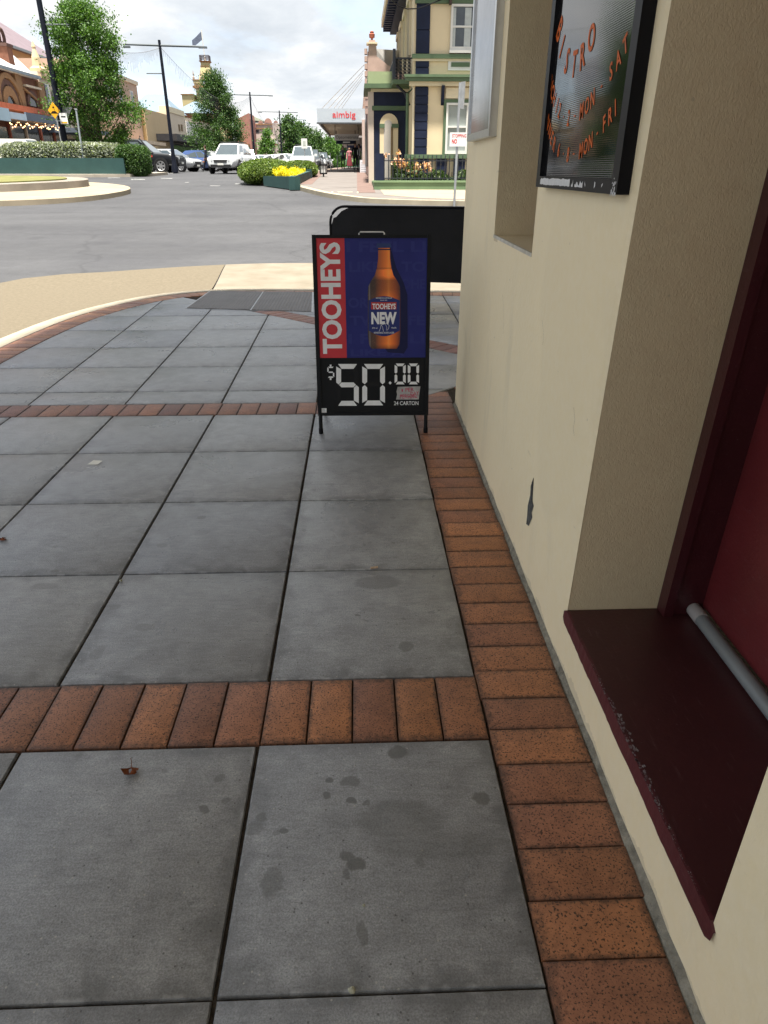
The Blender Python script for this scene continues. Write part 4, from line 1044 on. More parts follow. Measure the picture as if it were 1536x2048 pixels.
# ================================================================== litter
def litter_leaf(px, py, size, label, name='dry_leaf', col=(0.17, 0.055, 0.025)):
    p = atz(px, py); mb = MB(); k = 9; v = []
    for i in range(k):
        for j in range(4):
            a = i / (k - 1) * 3.0; r = size * (0.25 + 0.75 * j / 3) * random.uniform(.75, 1.2)
            v.append((p.x + r * math.cos(a * 2.1), p.y + r * .8 * math.sin(a * 2.1), 0.003 + size * (.5 + .5 * math.sin(a * 2.6 + j)) * random.uniform(.2, 1.0)))
    mb.add(v, [(i * 4 + j, i * 4 + j + 1, i * 4 + j + 5, i * 4 + j + 4) for i in range(k - 1) for j in range(3)])
    return tag(mb.build(name, mat('dead_leaf', col, 0.8, 0.2, var=0.4, scale=50), smooth=80), label, 'leaf')
lf = litter_leaf(262, 1547, 0.019, 'crumpled brown leaf lying on the near slab below the brick course')
MB().tube([atz(262, 1547) + Vector((0, .008, .012)), atz(262, 1543) + Vector((.001, .012, .018)), atz(261, 1538) + Vector((0, .014, .022))], .0009, 5).build('stalk', MATS['dead_leaf'], lf)
litter_leaf(6, 1081, 0.016, 'small dark dry leaf on the slabs at the left edge of the picture')
p = atz(190, 928)
tag(MB().plate([(p.x - .032, p.y - .012, .003), (p.x + .018, p.y - .014, .003), (p.x + .034, p.y + .016, .010), (p.x - .012, p.y + .020, .012)], (0, 0, .001)).build('paper_scrap', mat('white_paper', (0.80, 0.79, 0.74), 0.8, 0.2, var=0.08)), 'pale paper scrap lying on the slabs at the left', 'paper')
p = atz(748, 1138)
tag(MB().tube([(p.x - .012, p.y - .002, .006), (p.x + .014, p.y + .003, .006)], .0042, 8).build('cigarette_butt', mat('butt_paper', (0.55, 0.40, 0.28), 0.8, 0.2, var=0.2, scale=60)), 'tan cigarette butt in the slab joint left of the wall', 'cigarette butt')
for (px, py, r, lab_) in ((703, 1982, .0065, 'small pale pebble in the slab joint at the bottom of the picture'), (727, 1812, .0035, 'tiny pale stone chip on the middle of the nearest slab'), (242, 1163, .0055, 'small pale pebble beside the dark slab joint left of centre')):
    p = atz(px, py); mb = MB(); mb.lathe([(r * .3, 0), (r, r * .5), (r * .8, r * 1.1), (r * .25, r * 1.4)], (p.x, p.y, 0.0), 7)
    mb.v = [(x + random.uniform(-.2, .2) * r, y + random.uniform(-.2, .2) * r, z) for x, y, z in mb.v]
    tag(mb.build('pebble', mat('pale_stone', (0.38, 0.38, 0.30), 0.85, 0.2, var=0.3, scale=200), smooth=60), lab_, 'pebble')

# ================================================================== far side of the crossing: kerbs, paths, planters
def gk(y): return rz(y) + 0.13
M_FKERB = mat('far_kerb_concrete', (0.32, 0.28, 0.21), 0.85, 0.2, var=0.12, scale=2)
M_FPATH = mat('far_paving', (0.140, 0.125, 0.115), 0.8, 0.2, scale=1.2, col2=(0.175, 0.157, 0.145))
M_FPINK = mat('far_paving_brick_edge', (0.155, 0.105, 0.09), 0.85, 0.2, var=0.15, scale=3)
KERB_R = [(-2.75, 200), (-2.75, 60), (-2.75, 42.0), (-4.2, 40.0), (-5.55, 37.6), (-5.35, 36.0), (-4.2, 32.4), (-2.6, 29.4), (-1.3, 25.4), (-0.35, 23.3), (0.7, 22.0), (3.2, 21.2), (9, 20.4), (22, 19.6)]
def sheet_strip(a, b, za, zb, name, m, n=None):
    n = len(a); mb = MB()
    mb.add([(x, y, za(y)) for x, y in a] + [(x, y, zb(y)) for x, y in b], [(i, i + 1, n + i + 1, n + i) for i in range(n - 1)])
    return struct(mb.build(name, m, smooth=40))
KR = catmull(KERB_R[2:], 5)
KR = [(-2.75, 400), (-2.75, 120), (-2.75, 55)] + KR
KRi = offset(KR, -0.28)                         # left of travel = towards the path
if KRi[0][0] < KR[0][0]: KRi = offset(KR, 0.28)
sheet_strip(KR, KRi, gk, gk, 'far_kerb', M_FKERB)
sheet_strip(KR, KR, gk, lambda y: rz(y) - .1, 'far_kerb_face', M_FKERB)
# paving between kerb and buildings
mbp = MB(); n = len(KRi); Bd = []
for x, y in KRi:
    if y > 27: Bd.append((0.62 if y > 30 else 1.0, y))
    else: Bd.append((22.0, 27.5) if False else (x + (9 if x < 3 else 20 - 0), max(y + 4.5, 27.0)))
v = [(x, y, gk(y) + .004) for x, y in KRi] + [(x, y, gk(y) + .004) for x, y in Bd]
mbp.add(v, [(i, i + 1, n + i + 1, n + i) for i in range(n - 1)])
struct(mbp.build('far_footpath', M_FPATH))
# pale concrete strip in front of the bank's garden wall
bw = [at(748, 397, 24.3), at(937, 409, 21.6)]
mbp = MB(); a = [(0.85, 23.6), (1.9, 22.3), (3.4, 21.6), (9, 20.9), (22, 20.0)]; b_ = [(0.78, 27.3), (2.2, 26.6), (3.9, 25.9), (9, 24.2), (22, 22.5)]
mbp.add([(x, y, gk(y) + .009) for x, y in a] + [(x, y, gk(y) + .009) for x, y in b_], [(i, i + 1, 6 + i, 5 + i) for i in range(4)])
struct(mbp.build('bank_footpath', mat('bank_path_concrete', (0.30, 0.25, 0.18), 0.85, 0.2, var=0.10, scale=1.5)))
# brick margins of the far footpath
for (x0, x1, name) in ((-2.45, -1.75, 'far_path_margin'), (0.0, 0.6, 'far_path_margin')):
    mbp = MB(); ysv = [29.5 if x0 < -1 else 24.6, 33, 38, 44, 55, 80, 120]
    mbp.add([(x0, y, gk(y) + .009) for y in ysv] + [(x1, y, gk(y) + .009) for y in ysv], [(i, i + 1, 8 + i, 7 + i) for i in range(6)])
    struct(mbp.build(name, M_FPINK))
# painted word on the path before the crossing (worn)
pp0 = atz(690, 381, gk(26.6)); 
for k, (dx, w, d0, d1) in enumerate(((-.42, .05, -.45, .3), (.42, .05, -.45, .3), (0, .5, .05, .2))):
    MBq = MB(); MBq.box(pp0.x + dx - w / 2, pp0.x + dx + w / 2, pp0.y + d0, pp0.y + d1, gk(26) - .05, gk(pp0.y) + .012)
    struct(MBq.build('path_marking', mat('worn_road_paint', (0.62, 0.55, 0.40), 0.8, 0.2, var=0.15, scale=6)))

# ---- roundabout island
def blob(pts, n=6): return catmull(pts + [pts[0]], n)[:-1]
RB = blob([(-18.6, 27), (-17.5, 23.2), (-14.5, 21.2), (-11.6, 20.9), (-9.5, 21.5), (-8.25, 22.8), (-7.8, 24.8), (-8.0, 27.0), (-9.2, 29.4), (-11.6, 31.4), (-15, 31.9), (-17.8, 30)])
rb = struct(MB().prism(RB, lambda x, y: rz(y) - .2, lambda x, y: rz(y) + .14).build('roundabout_apron', mat('roundabout_concrete', (0.28, 0.235, 0.17), 0.85, 0.2, var=0.14, scale=1.2), smooth=40))
RB2 = blob([(-18, 28), (-16.6, 25.2), (-14.0, 24.2), (-11.6, 24.9), (-10.1, 26.8), (-9.9, 28.4), (-11.2, 30.2), (-14.5, 31.0), (-17, 30.0)])
struct(MB().prism(RB2, lambda x, y: rz(y) + .1, lambda x, y: rz(y) + .36).build('roundabout_island', mat('island_kerb', (0.22, 0.195, 0.165), 0.85, 0.2, var=0.15, scale=1.5), smooth=40))
RB3 = [(-14.2 + (x + 14.2) * .82, 28.4 + (y - 28.4) * .80) for x, y in RB2]
struct(MB().prism(RB3, lambda x, y: rz(y) + .3, lambda x, y: rz(y) + .40 + .0 * x).build('roundabout_lawn', mat('dry_lawn', (0.115, 0.125, 0.042), 0.9, 0.1, scale=2.5, col2=(0.19, 0.175, 0.075))))

# ================================================================== foliage
def leaf_mat(name, c1, c2, c3):
    m = bpy.data.materials.new(name); m.use_nodes = True; N, L, b = nodes_of(m)
    g = N.new('ShaderNodeNewGeometry'); tc = N.new('ShaderNodeTexCoord')
    c = nramp(N, L, g.outputs['Random Per Island'], [(0.0, c1), (0.55, c2), (1.0, c3)])
    cl = nnoise(N, L, tc.outputs['Object'], 1.3, 3)
    c = nmix(N, L, 0.6, c, nramp(N, L, cl, [(0.3, 0.32), (0.7, 0.66)]), 'OVERLAY')
    L.new(c, b.inputs['Base Color']); b.inputs['Roughness'].default_value = 0.55; b.inputs['Specular IOR Level'].default_value = 0.35
    tr = N.new('ShaderNodeBsdfTranslucent'); L.new(nmix(N, L, 1.0, c, (1.3, 1.5, 0.5), 'MULTIPLY'), tr.inputs['Color'])
    ms = N.new('ShaderNodeMixShader'); ms.inputs[0].default_value = 0.28
    L.new(b.outputs[0], ms.inputs[1]); L.new(tr.outputs[0], ms.inputs[2]); L.new(ms.outputs[0], N['Material Output'].inputs['Surface'])
    return m
def leaf_mesh(name, C, size, m, up=0.35, aspect=1.5, rng=RNG):
    """one small folded leaf blade (two triangles) at every point of C"""
    n = len(C); C = np.asarray(C, float)
    d = rng.normal(size=(n, 3)); d[:, 2] += up * 0.3; d /= np.linalg.norm(d, axis=1)[:, None]
    r = rng.normal(size=(n, 3)); s = np.cross(d, r); s /= np.linalg.norm(s, axis=1)[:, None]
    nn = np.cross(d, s)
    k = (np.asarray(size) * rng.uniform(.65, 1.3, n))[:, None] if np.ndim(size) == 0 else (size * rng.uniform(.65, 1.3, n))[:, None]
    a = C - d * k * aspect * .5; c = C + d * k * aspect * .5
    b = C + s * k * .45 + nn * k * .12; e = C - s * k * .45 + nn * k * .12
    V = np.stack([a, b, c, e], 1).reshape(-1, 3)
    me = bpy.data.meshes.new(name); me.vertices.add(4 * n); me.vertices.foreach_set('co', V.ravel())
    me.loops.add(4 * n); me.loops.foreach_set('vertex_index', np.arange(4 * n))
    me.polygons.add(n); me.polygons.foreach_set('loop_start', np.arange(0, 4 * n, 4)); me.polygons.foreach_set('loop_total', np.full(n, 4))
    me.materials.append(m); me.update(); me.validate(); return me
M_BARK = mat('tree_bark', (0.085, 0.065, 0.05), 0.9, 0.1, var=0.3, scale=14, bump=0.5, bscale=40)
LEAF_A = leaf_mat('plane_tree_leaf', (0.035, 0.085, 0.014), (0.065, 0.145, 0.022), (0.125, 0.22, 0.038))
LEAF_B = leaf_mat('dark_tree_leaf', (0.024, 0.060, 0.016), (0.044, 0.095, 0.022), (0.085, 0.145, 0.034))
LEAF_H = leaf_mat('hedge_leaf', (0.055, 0.095, 0.018), (0.10, 0.155, 0.026), (0.17, 0.22, 0.045))
LEAF_D = leaf_mat('dark_hedge_leaf', (0.030, 0.070, 0.020), (0.050, 0.105, 0.026), (0.085, 0.145, 0.036))
LEAF_G = leaf_mat('grey_hedge_leaf', (0.15, 0.17, 0.13), (0.25, 0.275, 0.21), (0.40, 0.42, 0.34))
LEAF_Y = leaf_mat('yellow_flower', (0.55, 0.44, 0.010), (0.72, 0.60, 0.015), (0.80, 0.70, 0.05))
def tree(name, label, cat, base, h, prof, n, leaf, m, trunk_r, clumps=90, spread=.33, group=None, seed=1, up=.4):
    """prof: list of (height fraction, radius m) of the crown's outline"""
    rng = np.random.default_rng(seed); hs = [p[0] for p in prof]; rs = [p[1] for p in prof]
    t = thing(name, label, cat, base, group, local=True); rnd = random.Random(seed)
    tm = MB(); pts = [(0, 0, -.1)]; z = 0
    for k in range(1, 8):
        f = k / 7; pts.append((rnd.uniform(-.1, .1) * f * 2, rnd.uniform(-.1, .1) * f * 2, h * .86 * f))
    tm.tube(pts, [trunk_r * (1.25 if i == 0 else 1 - i / 8.2) for i in range(8)], 8)
    C, Sz = [], []
    z0 = hs[0] * h
    for k in range(clumps):
        f = hs[0] + (hs[-1] - hs[0]) * rng.random() ** .9
        R = float(np.interp(f, hs, rs)); a = rng.random() * 2 * math.pi
        ang = 1 + .10 * math.sin(3 * a + seed) + .10 * math.sin(5 * a + 2.1 * seed + 4 * f)
        rr = R * ang * (0.25 + 0.75 * rng.random() ** .45) * rng.uniform(.75, 1.08)
        c = np.array([rr * math.cos(a), rr * math.sin(a), f * h])
        if k % 3 == 0:
            zb = max(z0 * .75, c[2] - rr * rng.uniform(.7, 1.3)); i = min(6, int(zb / (h * .86) * 7)); p0 = Vector(pts[i]) ; p0.z = zb
            mid = (Vector((c[0] * .5, c[1] * .5, (zb + c[2]) / 2 - .05 * rr)))
            tm.tube([p0, mid, Vector(c)], [trunk_r * .34, trunk_r * .2, trunk_r * .06], 5)
        kk = max(6, int(n / clumps * rng.uniform(.5, 1.5))); s = spread * rng.uniform(.65, 1.35)
        q = rng.normal(size=(kk, 3)) * np.array([s, s, s * .8]); C.append(c + q)
    tm.build('trunk', M_BARK, t, smooth=60)
    C = np.concatenate(C); link('crown', leaf_mesh('crown', C, leaf, m, up, rng=rng), t)
    return t
def hedge(name, label, base, pts_fn, n, leaf, m, core, cat='hedge', up=.6, seed=3):
    """clipped hedge: a dark twiggy core under a skin of leaves"""
    t = thing(name, label, cat, base)
    core.build('branches', mat('hedge_core', (0.018, 0.028, 0.010), 0.95, 0.1, var=0.3, scale=5), t, smooth=70)
    link('foliage', leaf_mesh('foliage', pts_fn(np.random.default_rng(seed), n), leaf, m, up), t)
    return t
def super_pts(cx, cy, cz, a, b, c, e, jit, rot=0.0):
    """points on a rounded box (superellipsoid), lower half cut at the ground"""
    def fn(rng, n):
        d = rng.normal(size=(n, 3)); d /= np.linalg.norm(d, axis=1)[:, None]
        k = (np.abs(d[:, 0]) ** e + np.abs(d[:, 1]) ** e + np.abs(d[:, 2]) ** e) ** (-1 / e)
        p = d * k[:, None] * np.array([a, b, c]) * (1 + rng.normal(size=(n, 1)) * jit)
        ca, sa = math.cos(rot), math.sin(rot)
        x = p[:, 0] * ca - p[:, 1] * sa; y = p[:, 0] * sa + p[:, 1] * ca
        return np.stack([cx + x, cy + y, cz + p[:, 2]], 1)
    return fn
def super_core(cx, cy, cz, a, b, c, e, f=.93, rot=0.0, nu=24, nv=12):
    mb = MB(); v = []
    ca, sa = math.cos(rot), math.sin(rot)
    for j in range(nv + 1):
        th = math.pi * j / nv
        for i in range(nu):
            ph = 2 * math.pi * i / nu; d = (math.sin(th) * math.cos(ph), math.sin(th) * math.sin(ph), math.cos(th))
            k = (abs(d[0]) ** e + abs(d[1]) ** e + abs(d[2]) ** e) ** (-1 / e) * f
            x, y, z = d[0] * k * a, d[1] * k * b, d[2] * k * c
            v.append((cx + x * ca - y * sa, cy + x * sa + y * ca, cz + z))
    mb.add(v, [(j * nu + i, j * nu + (i + 1) % nu, (j + 1) * nu + (i + 1) % nu, (j + 1) * nu + i) for j in range(nv) for i in range(nu)])
    return mb

# ---- left planter: low green wall, grey hedge, round green hedge
M_GWALL = mat('green_painted_wall', (0.024, 0.062, 0.058), 0.6, 0.3, var=0.14, scale=1.2, bump=0.1, bscale=30)
M_STREET = mat('median_concrete', (0.36, 0.32, 0.26), 0.85, 0.2, var=0.15, scale=1)
med = [(-22.5, 38.6), (-13.2, 38.6), (-11.6, 39.4), (-10.9, 41.2), (-11.0, 44.8), (-24, 44.8)]
struct(MB().prism(med, lambda x, y: rz(y) - .3, lambda x, y: rz(y) + .14).build('median', M_STREET))
pb = rz(39.5) + .14
plw = thing('planter_wall', 'low dark green planter wall under the grey hedge at the left', 'planter', (-17, 39.6, pb))
zt_ = at(120, 316, 39.4).z
wl_ = at(0, 316, 39.4).x - 4; wr_ = at(252, 330, 39.6).x
MB().box(wl_, wr_, 39.3, 39.62, pb - .02, zt_).build('wall', M_GWALL, plw)
MB().box(wr_ - .3, wr_ - .001, 39.62, 43, pb - .02, zt_ - .01).build('side_wall', M_GWALL, plw)
MB().box(wl_, wr_ - .31, 39.63, 42.8, pb, zt_ - .18).build('soil', mat('garden_soil', (0.06, 0.045, 0.032), 0.95, 0.1, var=0.3, scale=4), plw)
hz0, hz1 = zt_ - .15, at(120, 286, 40.5).z; hx0, hx1 = at(14, 300, 40.5).x, at(238, 300, 40.5).x
hc = ((hx0 + hx1) / 2, 40.6, (hz0 + hz1) / 2); hr = ((hx1 - hx0) / 2, .75, (hz1 - hz0) / 2)
hedge('grey_hedge', 'clipped silvery grey hedge growing above the low green wall at the left', (hc[0], hc[1], hz0), super_pts(*hc, *hr, 5, .06), 15000, .07, LEAF_G, super_core(*hc, *hr, 5, .88), seed=4)
gx0, gx1 = at(236, 320, 40.2).x, at(291, 325, 40.2).x; gz1 = at(262, 292, 40.2).z
gc = ((gx0 + gx1) / 2, 40.6, (pb + gz1) / 2 - .05); gr = ((gx1 - gx0) / 2, 1.1, (gz1 - pb) / 2 + .08)
hedge('round_hedge', 'rounded dark green hedge at the right end of the green planter wall', (gc[0], gc[1], pb), super_pts(*gc, *gr, 4.6, .03), 9000, .062, LEAF_D, super_core(*gc, *gr, 4.6, .94), seed=5)

# ---- right planter at the kerb nose
zr = lambda y: gk(y)
def gp3(px, py, dz=.13):
    d = ray(px, py); tt = 8.0
    while True:
        p = CAM + d * tt
        if p.z <= rz(p.y) + dz or tt > 400: return p
        tt += .02
q1, q2, q3 = gp3(527, 366), gp3(590, 374), gp3(622, 357)
prt = thing('nose_planter', 'dark green angled planter wall round the hedge and yellow flowers at the kerb', 'planter', (q2.x, q2.y, gk(q2.y)))
zt1, zt2, zt3 = at(520, 352, q1.y).z, at(588, 353, q2.y).z, at(621, 342, q3.y).z
def wallseg(a, b, za, zb, th=.22):
    d = (Vector((b.x - a.x, b.y - a.y, 0))).normalized(); nrm = Vector((-d.y, d.x, 0)) * th
    mb = MB(); z0a, z0b = gk(a.y) - .1, gk(b.y) - .1
    p = [Vector((a.x, a.y, z0a)), Vector((b.x, b.y, z0b)), Vector((b.x, b.y, zb)), Vector((a.x, a.y, za))]
    mb.plate(p, nrm); return mb
wallseg(q1, q2, zt1, zt2).build('wall', M_GWALL, prt); wallseg(q2, q3, zt2 - .003, zt3 - .003).build('wall', M_GWALL, prt)
q4 = Vector((q3.x + .03, q3.y + .05, 0)); q5 = gp3(636, 347); wallseg(q4, q5, at(634, 338, q4.y).z, at(634, 338, q5.y).z).build('wall', M_GWALL, prt)
MB().prism([(q1.x - .5, q1.y + 1.6), (q1.x + .1, q1.y + .25), (q2.x - .05, q2.y + .35), (q3.x - .25, q3.y), (q5.x - .3, q5.y), (q1.x + .2, q5.y)], gk(28) - .3, zt2 - .12).build('soil', MATS['garden_soil'], prt)
ehx = gp3(484, 360).y + 1.6
def mound(name, label, pa, pb_, ptop, pbot, Y, dy, e, n, seed, rot=0.0):
    x0, x1 = at(pa, ptop + 20, Y).x, at(pb_, ptop + 20, Y).x; z1 = at((pa + pb_) / 2, ptop, Y).z; z0 = at((pa + pb_) / 2, pbot, Y).z
    c = ((x0 + x1) / 2, Y, z0 + (z1 - z0) * .40); r = ((x1 - x0) / 2, dy, (z1 - z0) * .60)
    return hedge(name, label, (c[0], c[1], z0), super_pts(*c, *r, e, .05, rot), n, .055, LEAF_H, super_core(*c, *r, e, .93, rot), seed=seed)
mound('nose_hedge', 'mounded light green hedge at the kerb nose left of the yellow flowers', 482, 585, 319, 362, 33.0, 2.1, 2.2, 14000, 6)
mound('low_hedge', 'low light green hedge behind the yellow flowers beside the white parked car', 566, 633, 322, 350, 36.0, 1.6, 2.4, 8000, 7)
fA, fB, fC = at(545, 345, q1.y + .35), at(590, 352, q2.y + .55), at(611, 336, q3.y - .5)
def flower_pts(rng, n):
    u_, w_ = rng.random(n), rng.random(n); u_, w_ = np.where(u_ + w_ > 1, 1 - u_, u_), np.where(u_ + w_ > 1, 1 - w_, w_)
    x = fA.x + u_ * (fB.x - fA.x) + w_ * (fC.x - fA.x); y = fA.y + u_ * (fB.y - fA.y) + w_ * (fC.y - fA.y)
    zt_ = at(575, 335, 31.0).z; z = zt_ - .16 - .22 * u_ + .10 * np.sin(x * 6 + 1) * np.cos(y * 4) + rng.normal(size=n) * .06; return np.stack([x, y, z], 1)
_fm = MB(); _fz = at(575, 335, 31.0).z
_fm.plate([(fA.x + .1, fA.y, _fz - .85), (fB.x - .1, fB.y + .15, _fz - .85), (fC.x - .05, fC.y, _fz - .85)], (0, 0, .40))
hedge('yellow_flowers', 'bed of bright yellow flowers in the angled green planter', (fB.x, fB.y, _fz - .8), flower_pts, 9000, .048, LEAF_Y, _fm, cat='flowers', up=1.5, seed=8)

# ---- trees
tree('street_tree', 'large bright green street tree behind the grey hedge at the left', 'tree', (at(205, 300, 44).x, 44, rz(44)), at(180, 14, 44).z - rz(44),
     [(.20, 1.1), (.28, 2.1), (.42, 2.3), (.6, 2.05), (.78, 1.85), (.92, 1.5), (1.0, .8)], 44000, .078, LEAF_A, .13, 200, .25, 'street trees along the median', seed=21)
tree('street_tree', 'dark green conical street tree in front of the cream tower', 'tree', (at(440, 300, 72).x, 72, rz(72)), at(437, 152, 72).z - rz(72),
     [(.14, 1.6), (.22, 2.55), (.36, 2.65), (.6, 1.9), (.82, 1.05), (1.0, .15)], 30000, .098, LEAF_B, .14, 140, .31, 'street trees along the median', seed=22)
tree('street_tree', 'young sparse street tree in front of the pink building', 'tree', (at(535, 300, 108).x, 108, rz(108)), at(535, 262, 108).z - rz(108),
     [(.2, .7), (.4, 1.6), (.7, 1.1), (1.0, .2)], 2600, .17, LEAF_A, .08, 34, .28, 'street trees along the median', seed=23)
for i, (px, top, Y, hw, lab_) in enumerate(((579, 233, 150, 24, 'tall dark poplar-shaped street tree left of the awning row, tallest of its group'), (600, 249, 158, 20, 'dark street tree directly right of the tallest one beyond the white parked car'),
        (617, 262, 172, 17, 'street tree behind the small white post sign beyond the parked cars'), (636, 268, 185, 17, 'street tree beyond the parked cars second from the awning'), (657, 277, 200, 13, 'lighter street tree nearest the awning at the end of the street'), (668, 280, 225, 10, 'farthest small street tree just left of the awning posts'))):
    w = at(px + hw, 300, Y).x - at(px, 300, Y).x
    tree('street_tree', lab_, 'tree', (at(px, 300, Y).x, Y, rz(Y)), at(px, top, Y).z - rz(Y), [(.05, w * .9), (.3, w * 1.05), (.6, w * .8), (.85, w * .42), (1.0, w * .12)], 4200, .30, LEAF_B if i < 4 else LEAF_A, .2, 70, .55, 'street trees at the far end of the street', seed=30 + i)
# wooded ridge far behind the street
def ridge_h(x): return 30 + 7 * math.sin(x * .013 + 1) + 4 * math.sin(x * .041) + 2.5 * math.sin(x * .13 + 2)
mbr = MB(); xsr = list(range(-700, 701, 20)); n = len(xsr)
mbr.add([(x, 900, 0) for x in xsr] + [(x, 960, ridge_h(x) * .7) for x in xsr] + [(x, 1040, ridge_h(x)) for x in xsr] + [(x, 1300, 0) for x in xsr], [(r * n + i, r * n + i + 1, (r + 1) * n + i + 1, (r + 1) * n + i) for r in range(3) for i in range(n - 1)])
struct(mbr.build('hills', mat('wooded_ridge', (0.030, 0.060, 0.045), 0.95, 0.1, var=0.3, scale=.05)))
rngf = np.random.default_rng(77); nf = 9000; xf = rngf.uniform(-600, 600, nf); tf = rngf.random(nf); rh = np.array([ridge_h(x) for x in xf])
yf = 905 + tf * 140; zf = np.interp(tf, [0, .39, .96, 1], [0, .7, 1, 1]) * rh + rngf.uniform(0, 7, nf)
fo = link('ridge_forest', leaf_mesh('ridge_forest', np.stack([xf, yf, zf], 1), 6.5, LEAF_B, up=3.0, aspect=1.6)); fo['kind'] = 'stuff'; fo['label'] = 'far wooded ridge at the end of the street'; fo['category'] = 'forest'

# ================================================================== building helpers
M_GLASS = mat('window_glass', (0.045, 0.055, 0.065), 0.08, 0.7, var=0.3, scale=1.5)
M_WHITE = mat('white_joinery', (0.62, 0.61, 0.57), 0.5, 0.4, var=0.05)
def bx(parent, name, m, x0, x1, y0, y1, z0, z1):
    x0, x1 = min(x0, x1), max(x0, x1); y0, y1 = min(y0, y1), max(y0, y1); z0, z1 = min(z0, z1), max(z0, z1)
    return MB().box(x0, x1, y0, y1, z0, z1).build(name, m, parent)
def R4(a, b, c, d, Y):
    """rectangle a..c by b..d of the photograph on the plane y=Y -> x0, x1, z0, z1"""
    mx, my = (a + c) / 2, (b + d) / 2
    return at(a, my, Y).x, at(c, my, Y).x, at(mx, d, Y).z, at(mx, b, Y).z
def sash(parent, a, b, c, d, Y, rail=None, m=M_WHITE, th=.10, bar=.07, pane=M_GLASS):
    """sash window in a wall facing the camera: frame with meeting rail, each pane of its own"""
    x0, x1, z0, z1 = R4(a, b, c, d, Y)
    mb = MB(); mb.box(x0, x0 + bar, Y - th, Y, z0, z1).box(x1 - bar, x1, Y - th, Y, z0, z1).box(x0 + bar + .001, x1 - bar - .001, Y - th, Y, z0, z0 + bar * 1.4).box(x0 + bar + .001, x1 - bar - .001, Y - th, Y, z1 - bar, z1)
    zr_ = (z0 + z1) / 2 if rail is None else at((a + c) / 2, rail, Y).z
    mb.box(x0 + bar + .001, x1 - bar - .001, Y - th * .9, Y, zr_ - bar * .4, zr_ + bar * .4)
    w = mb.build('window', m, parent)
    for (q0, q1) in ((z0 + bar * 1.4 + .001, zr_ - bar * .4 - .001), (zr_ + bar * .4 + .001, z1 - bar - .001)):
        bx(w, 'pane', pane, x0 + bar + .002, x1 - bar - .002, Y - th * .5, Y - .005, q0, q1)
    return w

# ================================================================== the corner bank
YB = 28.0
M_BCREAM = mat('bank_cream', (0.64, 0.53, 0.345), 0.7, 0.3, var=0.06, scale=.8)
M_BPALE = mat('bank_pale_trim', (0.62, 0.54, 0.38), 0.7, 0.3, var=0.05)
M_BGREEN = mat('bank_green_trim', (0.085, 0.130, 0.072), 0.65, 0.3, var=0.08, scale=2)
M_BPGREEN = mat('bank_pale_green', (0.27, 0.32, 0.18), 0.7, 0.3, var=0.06, scale=2)
M_BNAVY = mat('bank_navy', (0.011, 0.016, 0.038), 0.55, 0.2, var=0.2, scale=3)
M_IRON = mat('iron_lace', (0.010, 0.014, 0.022), 0.45, 0.5, var=0.2, scale=9)
bank = thing('corner_bank', 'cream two storey corner building with navy quoins and green bands', 'building', (4, 30, gk(28)))
bx0 = at(826, 180, YB).x; bxr = 16.0; bz0 = gk(28) - .3; ztop = 11.5
side_len = at(805, 150, 40).x; YS_ = YB + 11.0
bx(bank, 'wall', M_BCREAM, bx0, bxr, YB, YS_, bz0, ztop)
qx0, qx1 = at(829, 240, YB).x, at(855, 240, YB).x
zc2a, zc2b = at(900, 164, YB).z, at(900, 153, YB).z; zb1a, zb1b = at(900, 118, YB).z, at(900, 109, YB).z
def quoins(z0, z1, n, y0):
    for k in range(n):
        a = z0 + (z1 - z0) * k / n; b_ = z0 + (z1 - z0) * (k + 1) / n - .035
        bx(bank, 'quoin', M_BNAVY, qx0, qx1, YB - .06, YB - .001, a, b_)
z_pl = at(880, 310, YB).z
for za_, zb_ in ((z_pl + .01, zc2a - .145), (zc2b + .05, zb1a - .08), (zb1b + .02, ztop - .5)): bx(bank, 'quoin_backing', M_BNAVY, qx0 + .01, qx1 - .01, YB - .03, YB - .0011, za_, zb_)
quoins(z_pl + .01, zc2a - .14, 8, 0); quoins(zc2b + .05, zb1a - .02, 2, 0); quoins(zb1b + .02, ztop - .5, 9, 0)
bx(bank, 'cornice', M_BGREEN, bx0 - .28, bxr, YB - .30, YB - .001, zc2a, zc2b); bx(bank, 'cornice_bed', M_BPALE, bx0 - .14, bxr, YB - .16, YB - .0012, zc2a - .13, zc2a - .001)
bx(bank, 'cornice_lip', M_BGREEN, bx0 - .33, bxr, YB - .35, YB - .302, zc2b - .05, zc2b + .03); bx(bank, 'course_lip', M_BPALE, bx0 - .03, bxr, YB - .07, YB - .0013, zb1a - .07, zb1a - .001)
bx(bank, 'string_course', M_BGREEN, bx0 - .06, bxr, YB - .13, YB - .0015, zb1a, zb1b)
bx(bank, 'plinth_band', M_BGREEN, at(809, 313, YB).x, bxr, YB - .16, YB - .001, at(880, 317, YB).z, at(880, 309, YB).z)
zt2 = at(900, 8, YB).z; bx(bank, 'head_course', M_BGREEN, bx0 + .02, bxr, YB - .10, YB - .0018, zt2, zt2 + .14)
for k in range(4):
    x = at(846 + k * 36, 335, YB).x; bx(bank, 'plinth_pier', M_BNAVY, x - .2, x + .2, YB - .1, YB - .001, bz0, at(880, 318, YB).z)
bx(bank, 'corner_strip', M_BPALE, bx0 - .012, bx0 + .05, YB - .03, YB - .0008, bz0, zc2a - .14)
